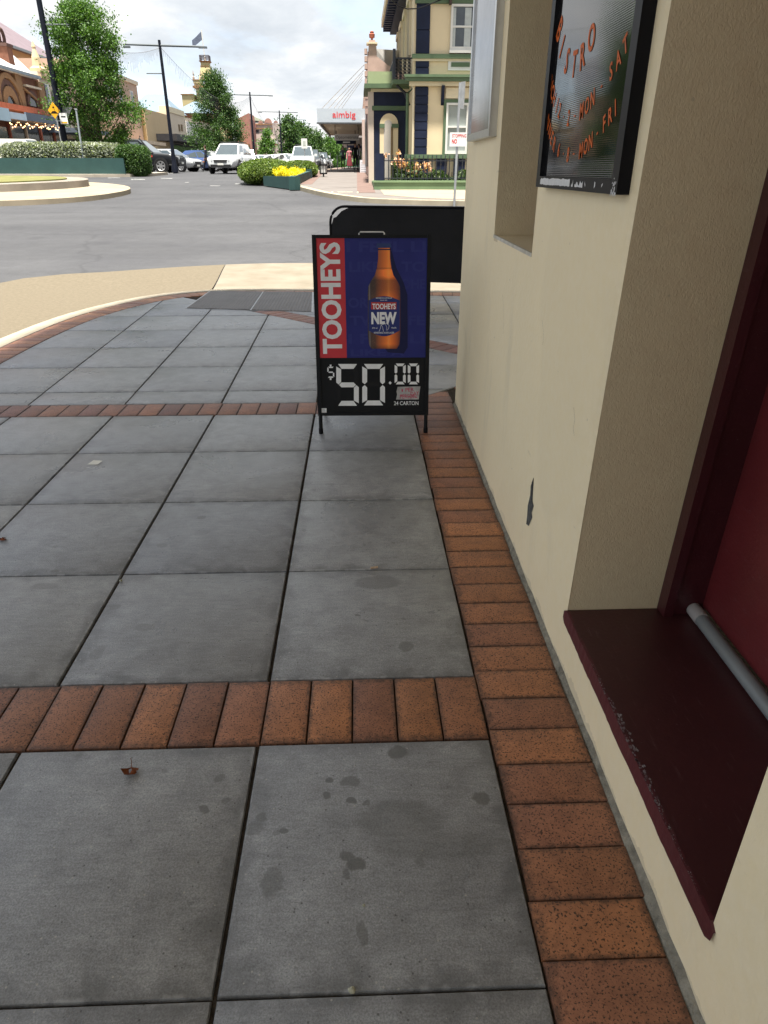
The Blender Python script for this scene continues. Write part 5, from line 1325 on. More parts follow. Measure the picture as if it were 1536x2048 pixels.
# windows on the face towards us
for (off, n) in ((0, 2), (150, 2)):
    s1 = sash(bank, 901 + off, 9, 948 + off, 101, YB - .002, 54)
    x0, x1, z0, z1 = R4(907 + off, 14, 943 + off, 98, YB - .06)
    for cx0, cx1 in ((x0 - .02, x0 + .07), (x1 - .24, x1 - .02)): bx(s1, 'curtain', mat('pale_curtain', (0.42, 0.45, 0.44), 0.8, 0.2, var=0.12, scale=6), cx0, cx1, YB - .0705, YB - .0605, z0 + .06, z1 - .02)
    bx(bank, 'window_sill', M_WHITE, at(898 + off, 104, YB).x, at(950 + off, 104, YB).x, YB - .16, YB - .001, at(925, 107, YB).z, at(925, 101.5, YB).z)
    x0, x1, z0, z1 = R4(896 + off, 119, 945 + off, 141, YB); pl_ = bx(bank, 'plaque', M_WHITE, x0, x1, YB - .05, YB - .001, z0, z1)
    x0, x1, z0, z1 = R4(902 + off, 125, 939 + off, 134, YB); bx(pl_, 'plaque_panel', M_BGREEN, x0, x1, YB - .07, YB - .051, z0, z1)
    x0, x1, z0, z1 = R4(886 + off, 199, 940 + off, 309, YB)
    mb = MB().box(x0, x0 + .09, YB - .07, YB - .001, z0, z1).box(x1 - .09, x1, YB - .07, YB - .001, z0, z1).box(x0 + .091, x1 - .091, YB - .07, YB - .001, z1 - .11, z1)
    mb.build('window_surround', M_BGREEN, bank)
    sash(bank, 891 + off, 206, 935 + off, 308, YB - .002, 254, pane=mat('blind_glass', (0.26, 0.29, 0.28), 0.15, 0.6, var=0.15, scale=1))
    x0, x1, z0, z1 = R4(891 + off, 176, 944 + off, 197, YB); bx(bank, 'window_hood', M_BPALE, x0, x1, YB - .06, YB - .001, z0, z1)
    for pxb in (885 + off, 945 + off):
        x0, x1, z0, z1 = R4(pxb - 3, 172, pxb + 3, 211, YB); br = MB(); br.plate([(x0, YB - .25, z1), (x0, YB - .001, z1), (x0, YB - .001, z0), (x0, YB - .08, z0 + .1), (x0, YB - .12, z0 + .35)], (x1 - x0, 0, 0)); br.build('bracket', M_BNAVY, bank)
# street side: eaves with dark modillions, tall openings, balcony
zev = at(797, 52, YS_ - .3).z
bx(bank, 'eaves', M_BPALE, bx0 - .75, bxr, YB - .75, YS_ + .3, zev + .02, zev + .34)
bx(bank, 'eaves_bed', M_BNAVY, bx0 - .35, bx0 - .001, YB - .35, YS_, zev - .30, zev + .019)
for k in range(22):
    y = YB + .1 + k * .5; bx(bank, 'modillion', M_BNAVY, bx0 - .68, bx0 - .352, y, y + .2, zev - .22, zev + .018)
bx(bank, 'roof', mat('slate_roof', (0.10, 0.10, 0.11), 0.7, 0.3, var=0.15, scale=2), bx0 - .6, bxr, YB - .6, YS_, zev + .341, zev + .9)
M_BROWN = mat('bank_brown_trim', (0.16, 0.11, 0.055), 0.7, 0.3, var=0.1)
for k in range(4):
    y = YB + 1.4 + k * 2.5; z0 = zb1b + .15; z1 = zev - .7
    w = MB().box(bx0 - .08, bx0 - .001, y, y + .12, z0, z1).box(bx0 - .08, bx0 - .001, y + 1.08, y + 1.2, z0, z1).box(bx0 - .12, bx0 - .001, y - .05, y + 1.25, z1 + .001, z1 + .2).build('window', M_BPALE, bank)
    bx(w, 'pane', M_GLASS, bx0 - .03, bx0 - .002, y + .121, y + 1.079, z0, z1 - .001)
# entrance porch on the street side
YP = 30.2
px0, px1 = at(745, 280, YP).x, bx0 - .002
zz = lambda py, Y=YP: at(780, py, Y).z
bx(bank, 'porch_wall', M_BNAVY, px0, px1, YP, YP + 3.2, bz0, zz(184))
bx(bank, 'porch_pilaster', mat('pink_pilaster', (0.52, 0.44, 0.37), 0.7, 0.3, var=0.06), px0 - .16, px0 + .05, YP - .04, YP + .3, bz0, zz(184))
bx(bank, 'porch_string', M_BGREEN, px0 - .01, px1, YP - .08, YP - .001, zz(221), zz(212))
bx(bank, 'porch_frieze', M_BPALE, px0 - .05, px1, YP - .06, YP + 3.2, zz(184) + .001, zz(178))
bx(bank, 'porch_cornice', M_BGREEN, px0 - .30, px1, YP - .34, YP + 3.2, zz(178) + .001, zz(169))
bx(bank, 'porch_parapet', M_BPGREEN, px0 - .16, at(789, 156, YP).x, YP - .16, YP + 3.1, zz(169) + .001, zz(144))
bx(bank, 'parapet_pier', M_BPGREEN, at(762, 160, YP).x, at(786, 160, YP).x, YP - .20, YP - .161, zz(168), zz(150))
# arched niche: outer cream arch, green imposts, recessed pale niche
def arch_pts(a, c, spring, top, bot, Y, n=10, off=0.0):
    x0, x1 = at(a, 260, Y).x, at(c, 260, Y).x; zs, zt_, zb_ = zz(spring, Y), zz(top, Y), zz(bot, Y); cx, rx = (x0 + x1) / 2, (x1 - x0) / 2
    return [(x0, Y - off, zb_), (x1, Y - off, zb_)] + [(cx + rx * math.cos(t), Y - off, zs + (zt_ - zs) * math.sin(t)) for t in [math.pi * k / n for k in range(n + 1)]]
MB().plate(arch_pts(759.5, 796, 249, 227, 360, YP, off=.09), (0, .088, 0)).build('arch', M_BCREAM, bank)
MB().plate(arch_pts(767.5, 785, 252, 240, 358, YP, off=.10), (0, .009, 0)).build('niche', mat('niche_grey', (0.40, 0.37, 0.33), 0.75, 0.3, var=0.06), bank)
MB().plate(arch_pts(781.5, 785.5, 256, 252, 358, YP, off=.112), (0, .011, 0)).build('niche_jamb', M_BROWN, bank)
for a, c in ((760, 768), (784, 796)):
    x0, x1, z0, z1 = R4(a, 248, c, 256, YP); bx(bank, 'impost', M_BGREEN, x0 - .02, x1 + .02, YP - .14, YP - .1005, z0, z1)
x = at(816, 260, YB).x; MB().tube([(x, YB + .5, bz0), (x, YB + .5, zc2a - .3), (x + .25, YB + .3, zc2a - .1)], .055, 8).build('downpipe', M_BGREEN, bank, smooth=60)
# balcony
YBa = 28.9; x0, x1, z0, z1 = R4(785, 160, 824, 172, YBa)
bx(bank, 'balcony_slab', M_BGREEN, x0, bx0 - .003, YBa - .2, YBa + 3.4, z0 + .05, z1)
for yk in (YBa + .1, YBa + 3.0):
    br = MB(); br.tube([(x0 + .15, yk, z0 + .04), (x0 + .45, yk, z0 - .2), (bx0 - .05, yk, z0 - .6)], .05, 6); br.build('balcony_bracket', M_IRON, bank)
zl0, zl1 = z1, at(805, 116, YBa).z
bal = MB().box(x0 + .03, x0 + .07, YBa - .15, YBa + 3.3, zl1 - .05, zl1).box(x0 + .071, bx0 - .004, YBa - .17, YBa - .13, zl1 - .05, zl1).box(x0, x0 + .1, YBa - .2, YBa - .1, zl0, zl1 + .25).build('balcony_rail', M_IRON, bank)
lace = MB(); rnd = random.Random(5)
def lace_fill(p0, p1, z0, z1, r=.024):
    L_ = (Vector(p1) - Vector(p0)).length; n_ = max(2, int(L_ / .13))
    for k in range(n_):
        a = Vector(p0).lerp(Vector(p1), (k + .5) / n_)
        lace.tube([(a.x, a.y, z0), (a.x, a.y, z1)], r * .8, 4)
        for j in range(6):
            zc = z0 + (z1 - z0) * (j + .5) / 6; rr = .055
            d = (Vector(p1) - Vector(p0)).normalized()
            ring = [Vector((a.x, a.y, zc)) + d * rr * math.cos(t) + Vector((0, 0, 1)) * rr * math.sin(t) for t in [math.pi * 2 * q / 7 for q in range(8)]]
            lace.tube(ring, .017, 4, caps=False)
lace_fill((x0 + .05, YBa - .15, 0), (bx0 - .02, YBa - .15, 0), zl0, zl1 - .05); lace_fill((x0 + .05, YBa - .1, 0), (x0 + .05, YBa + 3.2, 0), zl0, zl1 - .05)
o = lace.build('lacework', M_IRON, bal); o['kind'] = 'stuff'
# security lamp bracket under the head course
bx(bank, 'wall_lamp', mat('lamp_bronze', (0.05, 0.03, 0.02), 0.5, 0.4), at(897, 8, YB).x, at(902, 8, YB).x, YB - .3, YB - .11, at(899, 12, YB).z, at(899, -2, YB).z)
# cable strung to the bank
ca = [at(780, 0 - 4, 26), at(795, 11, 26.3), at(815, 18, 26.8), at(838, 17, 27.2), at(880, 0, 27.6), at(905, -14, 27.8)]
tag(MB().tube(ca, .018, 5).build('overhead_cable', M_BLACK, smooth=60), 'thin black cable drooping in front of the bank eaves', 'cable')
# garden wall, fence, roses
YW = 26.2
gw = thing('garden_wall', 'low pale green garden wall below the iron fence of the bank', 'wall', (at(850, 375, YW).x, YW, gk(YW)))
wx0, wx1 = at(748, 370, YW).x, 16.0; wzt = at(850, 365, YW).z
M_GGREEN = mat('garden_wall_green', (0.125, 0.19, 0.10), 0.7, 0.3, var=0.10, scale=1.5)
bx(gw, 'wall', M_GGREEN, wx0, wx1, YW, YW + .3, gk(YW) - .4, wzt); bx(gw, 'return_wall', M_GGREEN, wx0, wx0 + .3, YW + .301, YP - .05, gk(YW) - .4, wzt - .002)
bx(gw, 'coping', mat('garden_coping', (0.17, 0.25, 0.135), 0.7, 0.3, var=0.08), wx0 - .03, wx1, YW - .03, YW + .33, wzt + .001, wzt + .06)
fence = thing('iron_fence', 'dark iron picket fence on the pale green garden wall of the bank', 'fence', (wx0, YW + .15, wzt))
fz0, fz1 = wzt + .06, at(850, 311, YW + .15).z
for zr_ in (fz0 + .07, fz1 - .16): bx(fence, 'rail', M_IRON, wx0 + .2, 9.0, YW + .135, YW + .165, zr_ - .015, zr_ + .015)
x = wx0 + .36; pk = None
while x < 9.0:
    if pk is None:
        pk = MB(); pk.tube([(0, 0, 0), (0, 0, fz1 - fz0 - .05)], .017, 5); pk.lathe([(.004, 0), (.022, .03), (.004, .09)], (0, 0, fz1 - fz0 - .055), 5)
        q = pk.build('picket', M_IRON, None); me_p = q.data; bpy.data.objects.remove(q)
    q = link('picket', me_p, fence); q.location = (x, YW + .15, fz0); x += .15
bx(fence, 'end_post', M_BNAVY, wx0 + .06, wx0 + .34, YW + .02, YW + .29, fz0, fz1 + .06)
M_ROSE = leaf_mat('rose_leaf', (0.025, 0.055, 0.020), (0.05, 0.085, 0.03), (0.10, 0.13, 0.05))
M_PEACH = leaf_mat('peach_rose', (0.60, 0.30, 0.20), (0.70, 0.42, 0.28), (0.76, 0.54, 0.38))
for i, (a, c, top, lab_) in enumerate(((784, 826, 306, 'peach rose bush behind the fence in front of the arched niche'), (826, 868, 322, 'low peach rose bush behind the fence before the navy quoins'), (868, 938, 333, 'grassy garden plants behind the fence under the bank window'))):
    rb_ = thing('rose_bush', lab_, 'bush', (at((a + c) / 2, 350, 27).x, 27, wzt), 'roses in front of the bank')
    rng = np.random.default_rng(50 + i); n_ = 1800
    x = rng.uniform(at(a, 340, 27).x, at(c, 340, 27).x, n_); ht = at(850, top, 27).z - wzt
    z = wzt - .1 + ht * rng.random(n_) ** 1.1 * (.75 + .25 * np.sin(x * 7)); y = 27 + rng.normal(size=n_) * .22
    link('foliage', leaf_mesh('foliage', np.stack([x, y, z], 1), .07, M_ROSE), rb_)
    st_ = MB()
    for k in range(7):
        xs_ = at(a, 340, 27).x + (at(c, 340, 27).x - at(a, 340, 27).x) * (k + .5) / 7; st_.tube([(xs_, 27, wzt - .2), (xs_ + random.uniform(-.1, .1), 26.95, wzt + ht * random.uniform(.6, .95))], .012, 4)
    st_.build('stems', M_BARK, rb_)
    if i < 2:
        blooms = [(797, 306), (769, 313), (796, 320), (790, 327), (802, 330), (811, 327), (810, 336), (804, 324), (818, 341), (789, 321)] if i == 0 else [(835, 330), (831, 336), (837, 338), (850, 329), (856, 331), (860, 338), (830, 350), (853, 334)]
        for (bxp, byp) in blooms:
            p = at(bxp, byp, 26.75); C = np.array(p) + rng.normal(size=(26, 3)) * .045
            link('bloom', leaf_mesh('bloom', C, .075, M_PEACH, up=1, aspect=1.1), rb_)
# signpost in front of it
YPo = 20.6; zb_ = rz(YPo) + .02
post = thing('sign_post', 'galvanised sign post with white no stopping plates before the bank', 'sign', (at(907, 415, YPo).x, YPo, rz(YPo)))
pt_, pb_ = at(925, 165, YPo), at(907, 416, YPo)
xm = pb_.x + .015
MB().tube([(xm, YPo, pb_.z - .1), (xm + .02, YPo, pt_.z)], .032, 10).build('post', M_STEEL, post, smooth=60)
M_SIGNW = mat('sign_white', (0.70, 0.70, 0.68), 0.4, 0.4, var=0.05); M_SIGNR = mat('sign_red', (0.52, 0.03, 0.03), 0.4, 0.4, var=0.05)
x0, x1, z0, z1 = R4(922, 164, 938, 217, YPo); up_ = MB(); up_.plate([(xm + .03, YPo - .02, z0), (xm + .16, YPo + .14, z0), (xm + .17, YPo + .14, z1 + .03), (xm + .04, YPo - .02, z1)], (.006, -.004, 0)); up_.build('upper_plate', M_STEEL, post)
x0, x1, z0, z1 = R4(899, 265, 933, 293, YPo)
pl_ = bx(post, 'lower_plate', M_SIGNW, x0, x1, YPo - .05, YPo - .042, z0, z1)
put_text('lettering', 'STOPPING', (x0 + (x1 - x0) * .55, YPo - .052, z1 - (z1 - z0) * .24), (1, 0, 0), (0, 0, 1), (z1 - z0) * .24, M_SIGNR, pl_, .02, (x1 - x0) * .82)
put_text('lettering', 'NO', (x0 + (x1 - x0) * .28, YPo - .052, z1 - (z1 - z0) * .64), (1, 0, 0), (0, 0, 1), (z1 - z0) * .34, M_SIGNR, pl_, .04, (x1 - x0) * .30)
for zz_ in (.2, .8): MB().tube([(xm, YPo, z0 + (z1 - z0) * zz_ - .012), (xm, YPo, z0 + (z1 - z0) * zz_ + .012)], .042, 10).build('clamp', M_STEEL, post)

# ================================================================== right-hand street: brick gable, shops, awnings
M_PINKB = mat('pink_brick', (0.42, 0.30, 0.26), 0.85, 0.2, var=0.12, scale=3)
M_TERRA = mat('terracotta', (0.32, 0.10, 0.06), 0.8, 0.2, var=0.15, scale=3)
M_METALR = mat('pale_metal_roof', (0.60, 0.59, 0.57), 0.5, 0.4, var=0.06, scale=1)
YG = 34.0
gab = thing('gabled_shop', 'pink brick shop with stepped gable and terracotta urn behind the bank porch', 'building', (3, YG, gk(YG)))
sx0 = at(741, 300, YG).x
gp = [(740, 390), (860, 390), (860, 160), (800, 148), (772, 127), (753, 112), (753, 95), (750, 80), (738, 80), (737, 97), (735, 140)]
P3 = [at(x, y, YG) for x, y in gp]; P3[0].x = P3[-1].x
MB().plate(P3, (0, .4, 0)).build('gable_wall', M_PINKB, gab)
sxw = P3[-1].x
bx(gab, 'street_wall', M_PINKB, sxw + .02, sxw + .4, YG + .401, 75, gk(YG) - .5, at(740, 100, YG).z)
for k in range(9):                                            # corbelled edge seen in profile
    z_ = at(736, 100 + k * 15, YG).z; bx(gab, 'corbel', M_PINKB, sxw - .12, sxw - .001, YG - .02, YG + .3, z_ - .14, z_ + .05)
bx(gab, 'cap', M_BPALE, at(737, 85, YG).x - .08, at(751, 85, YG).x + .08, YG - .1, YG + .5, at(744, 88, YG).z, at(744, 85, YG).z)
zu = at(744, 80, YG).z; MB().lathe([(.08, 0), (.04, .03), (.04, .07), (.11, .10), (.12, .22), (.07, .26), (.09, .30), (.03, .33)], (at(744, 80, YG).x, YG + .15, zu), 10).build('urn', M_TERRA, gab, smooth=50)
rp = [at(752, 98, YG + 1), at(806, 101, YG + 3), at(806, 150, YG + 3), at(785, 140, YG + 2), at(752, 116, YG + 1)]
MB().plate(rp, (0, .06, 0)).build('roof', M_METALR, gab)
YA = 45.0
aw0, aw1, az0, az1 = R4(634, 217, 739, 246, YA); az1 = at(690, 217, YA).z; az0 = at(690, 246, YA).z
shop = thing('awning_row', 'long white fascia awning with red lettering over the far footpath', 'awning', ((aw0 + aw1) / 2, YA, az0))
M_FASC = mat('white_fascia', (0.42, 0.47, 0.52), 0.5, 0.4, var=0.05, scale=1)
bx(shop, 'front_fascia', M_FASC, aw0, aw1, YA, YA + .08, az0, az1)
bx(shop, 'street_fascia', M_FASC, aw0, aw0 + .08, YA + .081, 66, az0, az1 - .02)
M_SOF2 = mat('awning_soffit_tan', (0.50, 0.40, 0.29), 0.8, 0.2, var=0.1, scale=1)
bx(shop, 'soffit', M_SOF2, aw0 + .081, aw1 + .3, YA + .081, 66, az0 + .16, az0 + .22)
bx(shop, 'edge_trim', mat('dark_trim', (0.06, 0.065, 0.07), 0.5, 0.4), aw0 - .04, aw1, YA - .04, YA - .001, az0 - .05, az0 + .03)
lt = put_text('lettering', 'aimbig', ((at(688, 231, YA)).x, YA - .012, at(688, 231, YA).z), (1, 0, 0), (0, 0, 1), at(688, 222, YA).z - at(688, 239, YA).z, mat('red_letters', (0.62, 0.03, 0.035), 0.5, 0.3, var=0.05), shop, .008, at(711, 231, YA).x - at(665, 231, YA).x)
for k, (pa, Yr, pbx) in enumerate((((737, 130), 46.5, 648), ((737, 146), 50, 662), ((738, 158), 54, 676), ((738, 172), 58, 690), ((738, 186), 62, 700))):
    a = at(738, pa[1], 46); top = Vector((sxw, Yr, a.z + (Yr - 46) * .14)); MB().tube([top, (aw0 + .15, Yr, az1 + .03)], .022, 5).build('stay_rod', M_STEEL, shop)
def hang(name, a, b_, c, d, Y, m, parent):
    x0, x1, z0, z1 = R4(a, b_, c, d, Y); o = bx(parent, name, m, x0, x1, Y, Y + .1, z0, z1)
    for xx in (x0 + .05, x1 - .05): MB().tube([(xx, Y + .05, z1), (xx, Y + .05, az0 + .17)], .02, 5).build('hanger', M_BLACK, parent)
    return o, (x0, x1, z0, z1)
hs = thing('hanging_sign', 'grey optometrists sign hanging under the white awning', 'sign', (-.6, 50, az0 - .6))
o, (x0, x1, z0, z1) = hang('board', 669, 268, 718, 281, 50, mat('grey_signboard', (0.55, 0.53, 0.51), 0.6, 0.3, var=0.05), hs)
put_text('lettering', 'Optometrists', ((x0 + x1) / 2, 49.985, (z0 + z1) / 2 - .02), (1, 0, 0), (0, 0, 1), (z1 - z0) * .62, mat('sign_grey_letters', (0.07, 0.065, 0.065), 0.6, 0.3, var=0.05), o, .0, (x1 - x0) * .9)
hs = thing('hanging_sign', 'dark navy sign with a pale strip hanging behind the optometrists sign', 'sign', (-.6, 57, az0 - .8))
o, (x0, x1, z0, z1) = hang('board', 672, 281, 712, 288, 57, M_BNAVY, hs); bx(o, 'pale_strip', M_SIGNW, x0 + (x1 - x0) * .35, x0 + (x1 - x0) * .7, 56.98, 56.999, z0 + (z1 - z0) * .3, z0 + (z1 - z0) * .7)
hs = thing('hanging_sign', 'deep blue sign lowest of the row under the far awnings', 'sign', (-.6, 72, az0 - .9))
hang('board', 694, 291, 726, 296, 72, mat('deep_blue_sign', (0.03, 0.04, 0.12), 0.5, 0.4, var=0.1), hs)
sh2 = thing('shop_row', 'row of shops with dark shopfronts and low awnings down the right footpath', 'building', (2, 80, gk(80)))
bx(sh2, 'wall', mat('shop_cream', (0.44, 0.36, 0.27), 0.75, 0.2, var=0.1, scale=.5), sxw + .45, 10, 75.01, 160, gk(75) - .5, at(742, 215, 75).z)
bx(sh2, 'awning', mat('far_awning_grey', (0.34, 0.32, 0.31), 0.6, 0.3, var=0.1), aw0 + .6, sxw + .44, 68, 100, at(690, 268, 70).z - .35, at(690, 262, 70).z)
bx(sh2, 'awning', M_BNAVY, aw0 + .7, sxw + .44, 101, 140, at(690, 282, 101).z - .5, at(690, 280, 101).z)
bx(sh2, 'column', mat('pink_column', (0.50, 0.40, 0.36), 0.7, 0.3, var=0.05), sxw - .18, sxw + .1, YA - .4, YA + .1, gk(YA) - .1, az0 + .15)
for k in range(5):
    y = YG + 3 + k * 8.2; w = bx(sh2, 'shopfront', mat('shopfront_dark', (0.035, 0.03, 0.03), 0.3, 0.5, var=0.2), sxw - .03, sxw + .0195, y, y + 6.5, gk(y) + .4, gk(y) + 2.6)
# aframe + bin + small sign on the far path
YF = 44.5
af = thing('footpath_sign', 'white A-frame sign on the far footpath beside the bank porch', 'sign', (at(728, 350, YF).x, YF, gk(YF)))
x0, x1 = at(720, 335, YF).x, at(737, 335, YF).x; z1 = at(728, 320, YF).z; z0 = at(728, 349.5, YF).z
MB().plate([(x0, YF, z0), (x1, YF, z0), (x1, YF + .14, z1), (x0, YF + .14, z1)], (0, .03, 0)).build('board', mat('offwhite_board', (0.48, 0.47, 0.50), 0.6, 0.3, var=0.06), af)
for k in range(5): MB().plate([(x0 + .06, YF - .006 + .14 * (.2 + k * .15), z0 + (z1 - z0) * (.2 + k * .15)), (x1 - .06 - .05 * (k % 2), YF - .006 + .14 * (.2 + k * .15), z0 + (z1 - z0) * (.2 + k * .15)), (x1 - .06 - .05 * (k % 2), YF - .006 + .14 * (.24 + k * .15), z0 + (z1 - z0) * (.24 + k * .15)), (x0 + .06, YF - .006 + .14 * (.24 + k * .15), z0 + (z1 - z0) * (.24 + k * .15))], (0, .003, 0)).build('printed_line', flat('print_grey', (0.25, 0.25, 0.27)), af)
MB().plate([(x0, YF + .42, z0), (x1, YF + .42, z0), (x1, YF + .18, z1), (x0, YF + .18, z1)], (0, .03, 0)).build('rear_board', MATS['offwhite_board'], af)
YD = 44.2
df = thing('folding_sign', 'black folding sign seen edge on beside the white one on the far footpath', 'sign', (at(714, 350, YD).x, YD, gk(YD)))
xa, xb, xt = at(708, 349, YD).x, at(720, 349, YD).x, at(713, 320, YD).x; zt__ = at(713, 320, YD).z; zb__ = at(713, 349.5, YD).z
MB().plate([(xa, YD, zb__), (xa + .05, YD, zb__), (xt + .02, YD, zt__), (xt - .03, YD, zt__)], (0, .6, 0)).build('panel', M_BLACK, df)
MB().plate([(xb - .05, YD, zb__), (xb, YD, zb__), (xt + .07, YD, zt__), (xt + .021, YD, zt__)], (0, .6, 0)).build('panel', M_BLACK, df)
YN = 35.8
bn_ = thing('litter_bin', 'black framed litter bin with white sides on a post at the far kerb', 'bin', (at(647, 360, YN).x, YN, gk(YN)))
x0, x1 = at(638.5, 344, YN).x, at(655, 344, YN).x; z0, z1 = at(647, 347, YN).z, at(647, 330, YN).z; zp = gk(YN)
MB().lathe([((x1 - x0) * .40, 0), ((x1 - x0) * .46, z1 - z0)], ((x0 + x1) / 2, YN, z0), 14).build('liner', M_SIGNW, bn_, smooth=50)
for k in range(8):
    a = 2 * math.pi * k / 8; r0, r1 = (x1 - x0) * .43, (x1 - x0) * .49
    MB().tube([((x0 + x1) / 2 + r0 * math.cos(a), YN + r0 * math.sin(a), z0), ((x0 + x1) / 2 + r1 * math.cos(a), YN + r1 * math.sin(a), z1)], .014, 5).build('slat', M_BLACK, bn_)
for zq, r in ((z0, .45), (z1, .52)): MB().lathe([((x1 - x0) * r, -.03), ((x1 - x0) * r, .03)], ((x0 + x1) / 2, YN, zq), 14).build('rim', M_BLACK, bn_)
MB().tube([((x0 + x1) / 2, YN, zp - .05), ((x0 + x1) / 2, YN, z0)], .035, 8).build('post', M_BLACK, bn_)
YQ = 37.5
ps = thing('parking_sign', 'small white parking sign on a thin post in the kerb hedge', 'sign', (at(608, 340, YQ).x, YQ, gk(YQ)))
x0, x1, z0, z1 = R4(602.5, 277, 614.5, 297, YQ)
MB().tube([((x0 + x1) / 2, YQ + .02, gk(YQ) - .1), ((x0 + x1) / 2, YQ + .02, z1)], .022, 6).build('post', M_STEEL, ps)
MB().plate([(p[0], YQ - .02, p[1]) for p in rrect(x0, z0, x1, z1, .03)], (0, .01, 0)).build('plate', M_SIGNW, ps)
MB().plate([(x0 + .08, YQ - .026, z0 + .12), (x1 - .08, YQ - .026, z0 + .12), (x1 - .08, YQ - .026, z1 - .1), (x0 + .08, YQ - .026, z1 - .1)], (0, .005, 0)).build('symbol', flat('sign_grey_green', (0.42, 0.45, 0.42)), ps)
for i, (px_, Yk) in enumerate(((662, 50), (675, 62))):
    mm = tag(MB().tube([(at(px_, 340, Yk).x, Yk, gk(Yk) - .1), (at(px_, 340, Yk).x, Yk, gk(Yk) + 1.05)], .03, 8).build('bollard', M_STEEL), ['slim steel bollard at the far kerb beside the dark parked car', 'slim steel bollard farther along the far kerb'][i], 'bollard', 'bollards on the far kerb')

# ================================================================== left-hand street (facades face the roadway)
XL = -30.0
def fy(px, py=250): return atx(px, py, XL).y
def fz_(px, py, X=XL): return atx(px, py, X).z
def fbox(parent, name, m, pa, pb_, pt, pbt, X0=XL, depth=.12, ref=None):
    """box on the facade plane: from picture column pa to pb_, rows pt..pbt read at column ref"""
    r = pa if ref is None else ref
    z1 = fz_(r, pt, X0); z0 = fz_(r, pbt, X0) if pbt is not None else rz(60) - .5
    return bx(parent, name, m, X0 - .0, X0 + depth, atx(pa, 250 if pbt is None else (pt + pbt) / 2, X0).y, atx(pb_, 250 if pbt is None else (pt + pbt) / 2, X0).y, z0, z1)
M_REDB = mat('red_brick', (0.175, 0.078, 0.05), 0.85, 0.2, var=0.18, scale=4)
M_ORNB = mat('orange_brick_trim', (0.245, 0.145, 0.078), 0.85, 0.2, var=0.12, scale=4)
M_DARKB = mat('dark_brick_band', (0.105, 0.06, 0.05), 0.85, 0.2, var=0.15, scale=4)
M_CREAMW = mat('cream_facade', (0.55, 0.47, 0.37), 0.8, 0.2, var=0.06, scale=.4)
M_SHADEW = mat('shop_window_dark', (0.022, 0.024, 0.028), 0.12, 0.6, var=0.3, scale=.8)
# ---- federation brick shops
ar = thing('brick_arcade', 'red brick shop building with round arches and a ring-topped chimney at far left', 'building', (XL, 62, rz(62)))
y0, y1 = atx(-60, 250, XL).y, fy(85, 205); zg = rz(60) - .4
zw = fz_(40, 150)
bx(ar, 'wall', M_REDB, XL - 9, XL, y0, y1, zg, zw)
ysp = lambda px: atx(px, 200, XL).y
def pil(pa, pb_, t, b_, m=M_ORNB, d=.25, nm='pilaster'): fbox(ar, nm, m, pa, pb_, t, b_, XL + .001, d, ref=(pa + pb_) / 2)
pil(30, 37, 146, 214); pil(37.5, 44, 152, 214, M_ORNB, .18); pil(76, 87, 166, 226); pil(-14, -6, 140, 214)
fbox(ar, 'parapet_coping', M_METALR, -30, 66, 147, 151, XL + .001, .5, ref=40)
fbox(ar, 'lintel', M_CREAMW, 45, 75, 171, 175, XL + .001, .35, ref=55)
fbox(ar, 'brick_base', M_TERRA, -20, 87, 211, 222, XL + .001, .6, ref=30)
def arch_ring(pc, spring, rpx, tpx, m, d, nm='arch_ring'):
    """half ring on the facade; the horizontal radius is taken along the receding wall"""
    cy_, cz_ = ysp(pc), fz_(pc, spring); ro = cz_ * 0 + (fz_(pc, spring - rpx) - cz_); ri = ro * (1 - tpx)
    n = 14; mb = MB(); v = []
    for X in (XL + .001, XL + d):
        for rr in (ri, ro):
            for k in range(n + 1):
                t = math.pi * k / n; v.append((X, cy_ + rr * math.cos(t), cz_ + rr * math.sin(t)))
    w = n + 1; fs = []
    for k in range(n): fs += [(2 * w + k, 2 * w + k + 1, 3 * w + k + 1, 3 * w + k), (w + k, w + k + 1, 3 * w + k + 1, 3 * w + k), (k, k + 1, 2 * w + k + 1, 2 * w + k)]
    mb.add(v, fs); o = mb.build(nm, m, ar); return cy_, cz_, ri
for pc in (17, -32):
    arch_ring(pc, 212, 64, .16, M_ORNB, .30); arch_ring(pc, 212, 52, .22, M_DARKB, .16); cy_, cz_, ri = arch_ring(pc, 212, 39, .48, M_ORNB, .24)
    n = 12; w_ = MB(); w_.plate([(XL + .10, cy_ + ri * math.cos(math.pi * k / n), cz_ + ri * 1.5 * math.sin(math.pi * k / n)) for k in range(n + 1)], (.03, 0, 0)); w_.build('window', M_SHADEW, ar)
cy_, cz_, ri = arch_ring(62, 212, 30, .35, M_DARKB, .2)
w_ = MB(); w_.plate([(XL + .10, cy_ + ri * math.cos(math.pi * k / 12), cz_ + ri * math.sin(math.pi * k / 12)) for k in range(13)], (.03, 0, 0)); w_.build('window', M_SHADEW, ar)
for (a, b_) in (((47, 176), (74, 200)),):
    p, q = atx(*a, XL + .2), atx(*b_, XL + .2); MB().tube([p, q], .12, 6).build('brace', M_ORNB, ar)
zr0 = zw; _rt = atx(22, 106, XL - 5).z; rp = [(XL + .4, y0, zr0), (XL + .4, fy(67, 150), zr0), (XL - 5, atx(22, 106, XL - 5).y, _rt), (XL - 5, y0, _rt)]
MB().add(rp + [(XL - 9, fy(67, 150), zr0), (XL - 9, y0, zr0)], [(0, 1, 2, 3), (1, 4, 2), (2, 4, 5, 3)]).build('roof', M_METALR, ar)
bx(ar, 'gutter', mat('blue_grey_gutter', (0.20, 0.24, 0.28), 0.5, 0.4), XL + .2, XL + .6, y0, fy(69, 155), zw - .02, zw + .22)
chy = atx(12, 120, XL - 2).y; chz = atx(12, 148, XL - 2).z; cht = atx(10, 95, XL - 2).z
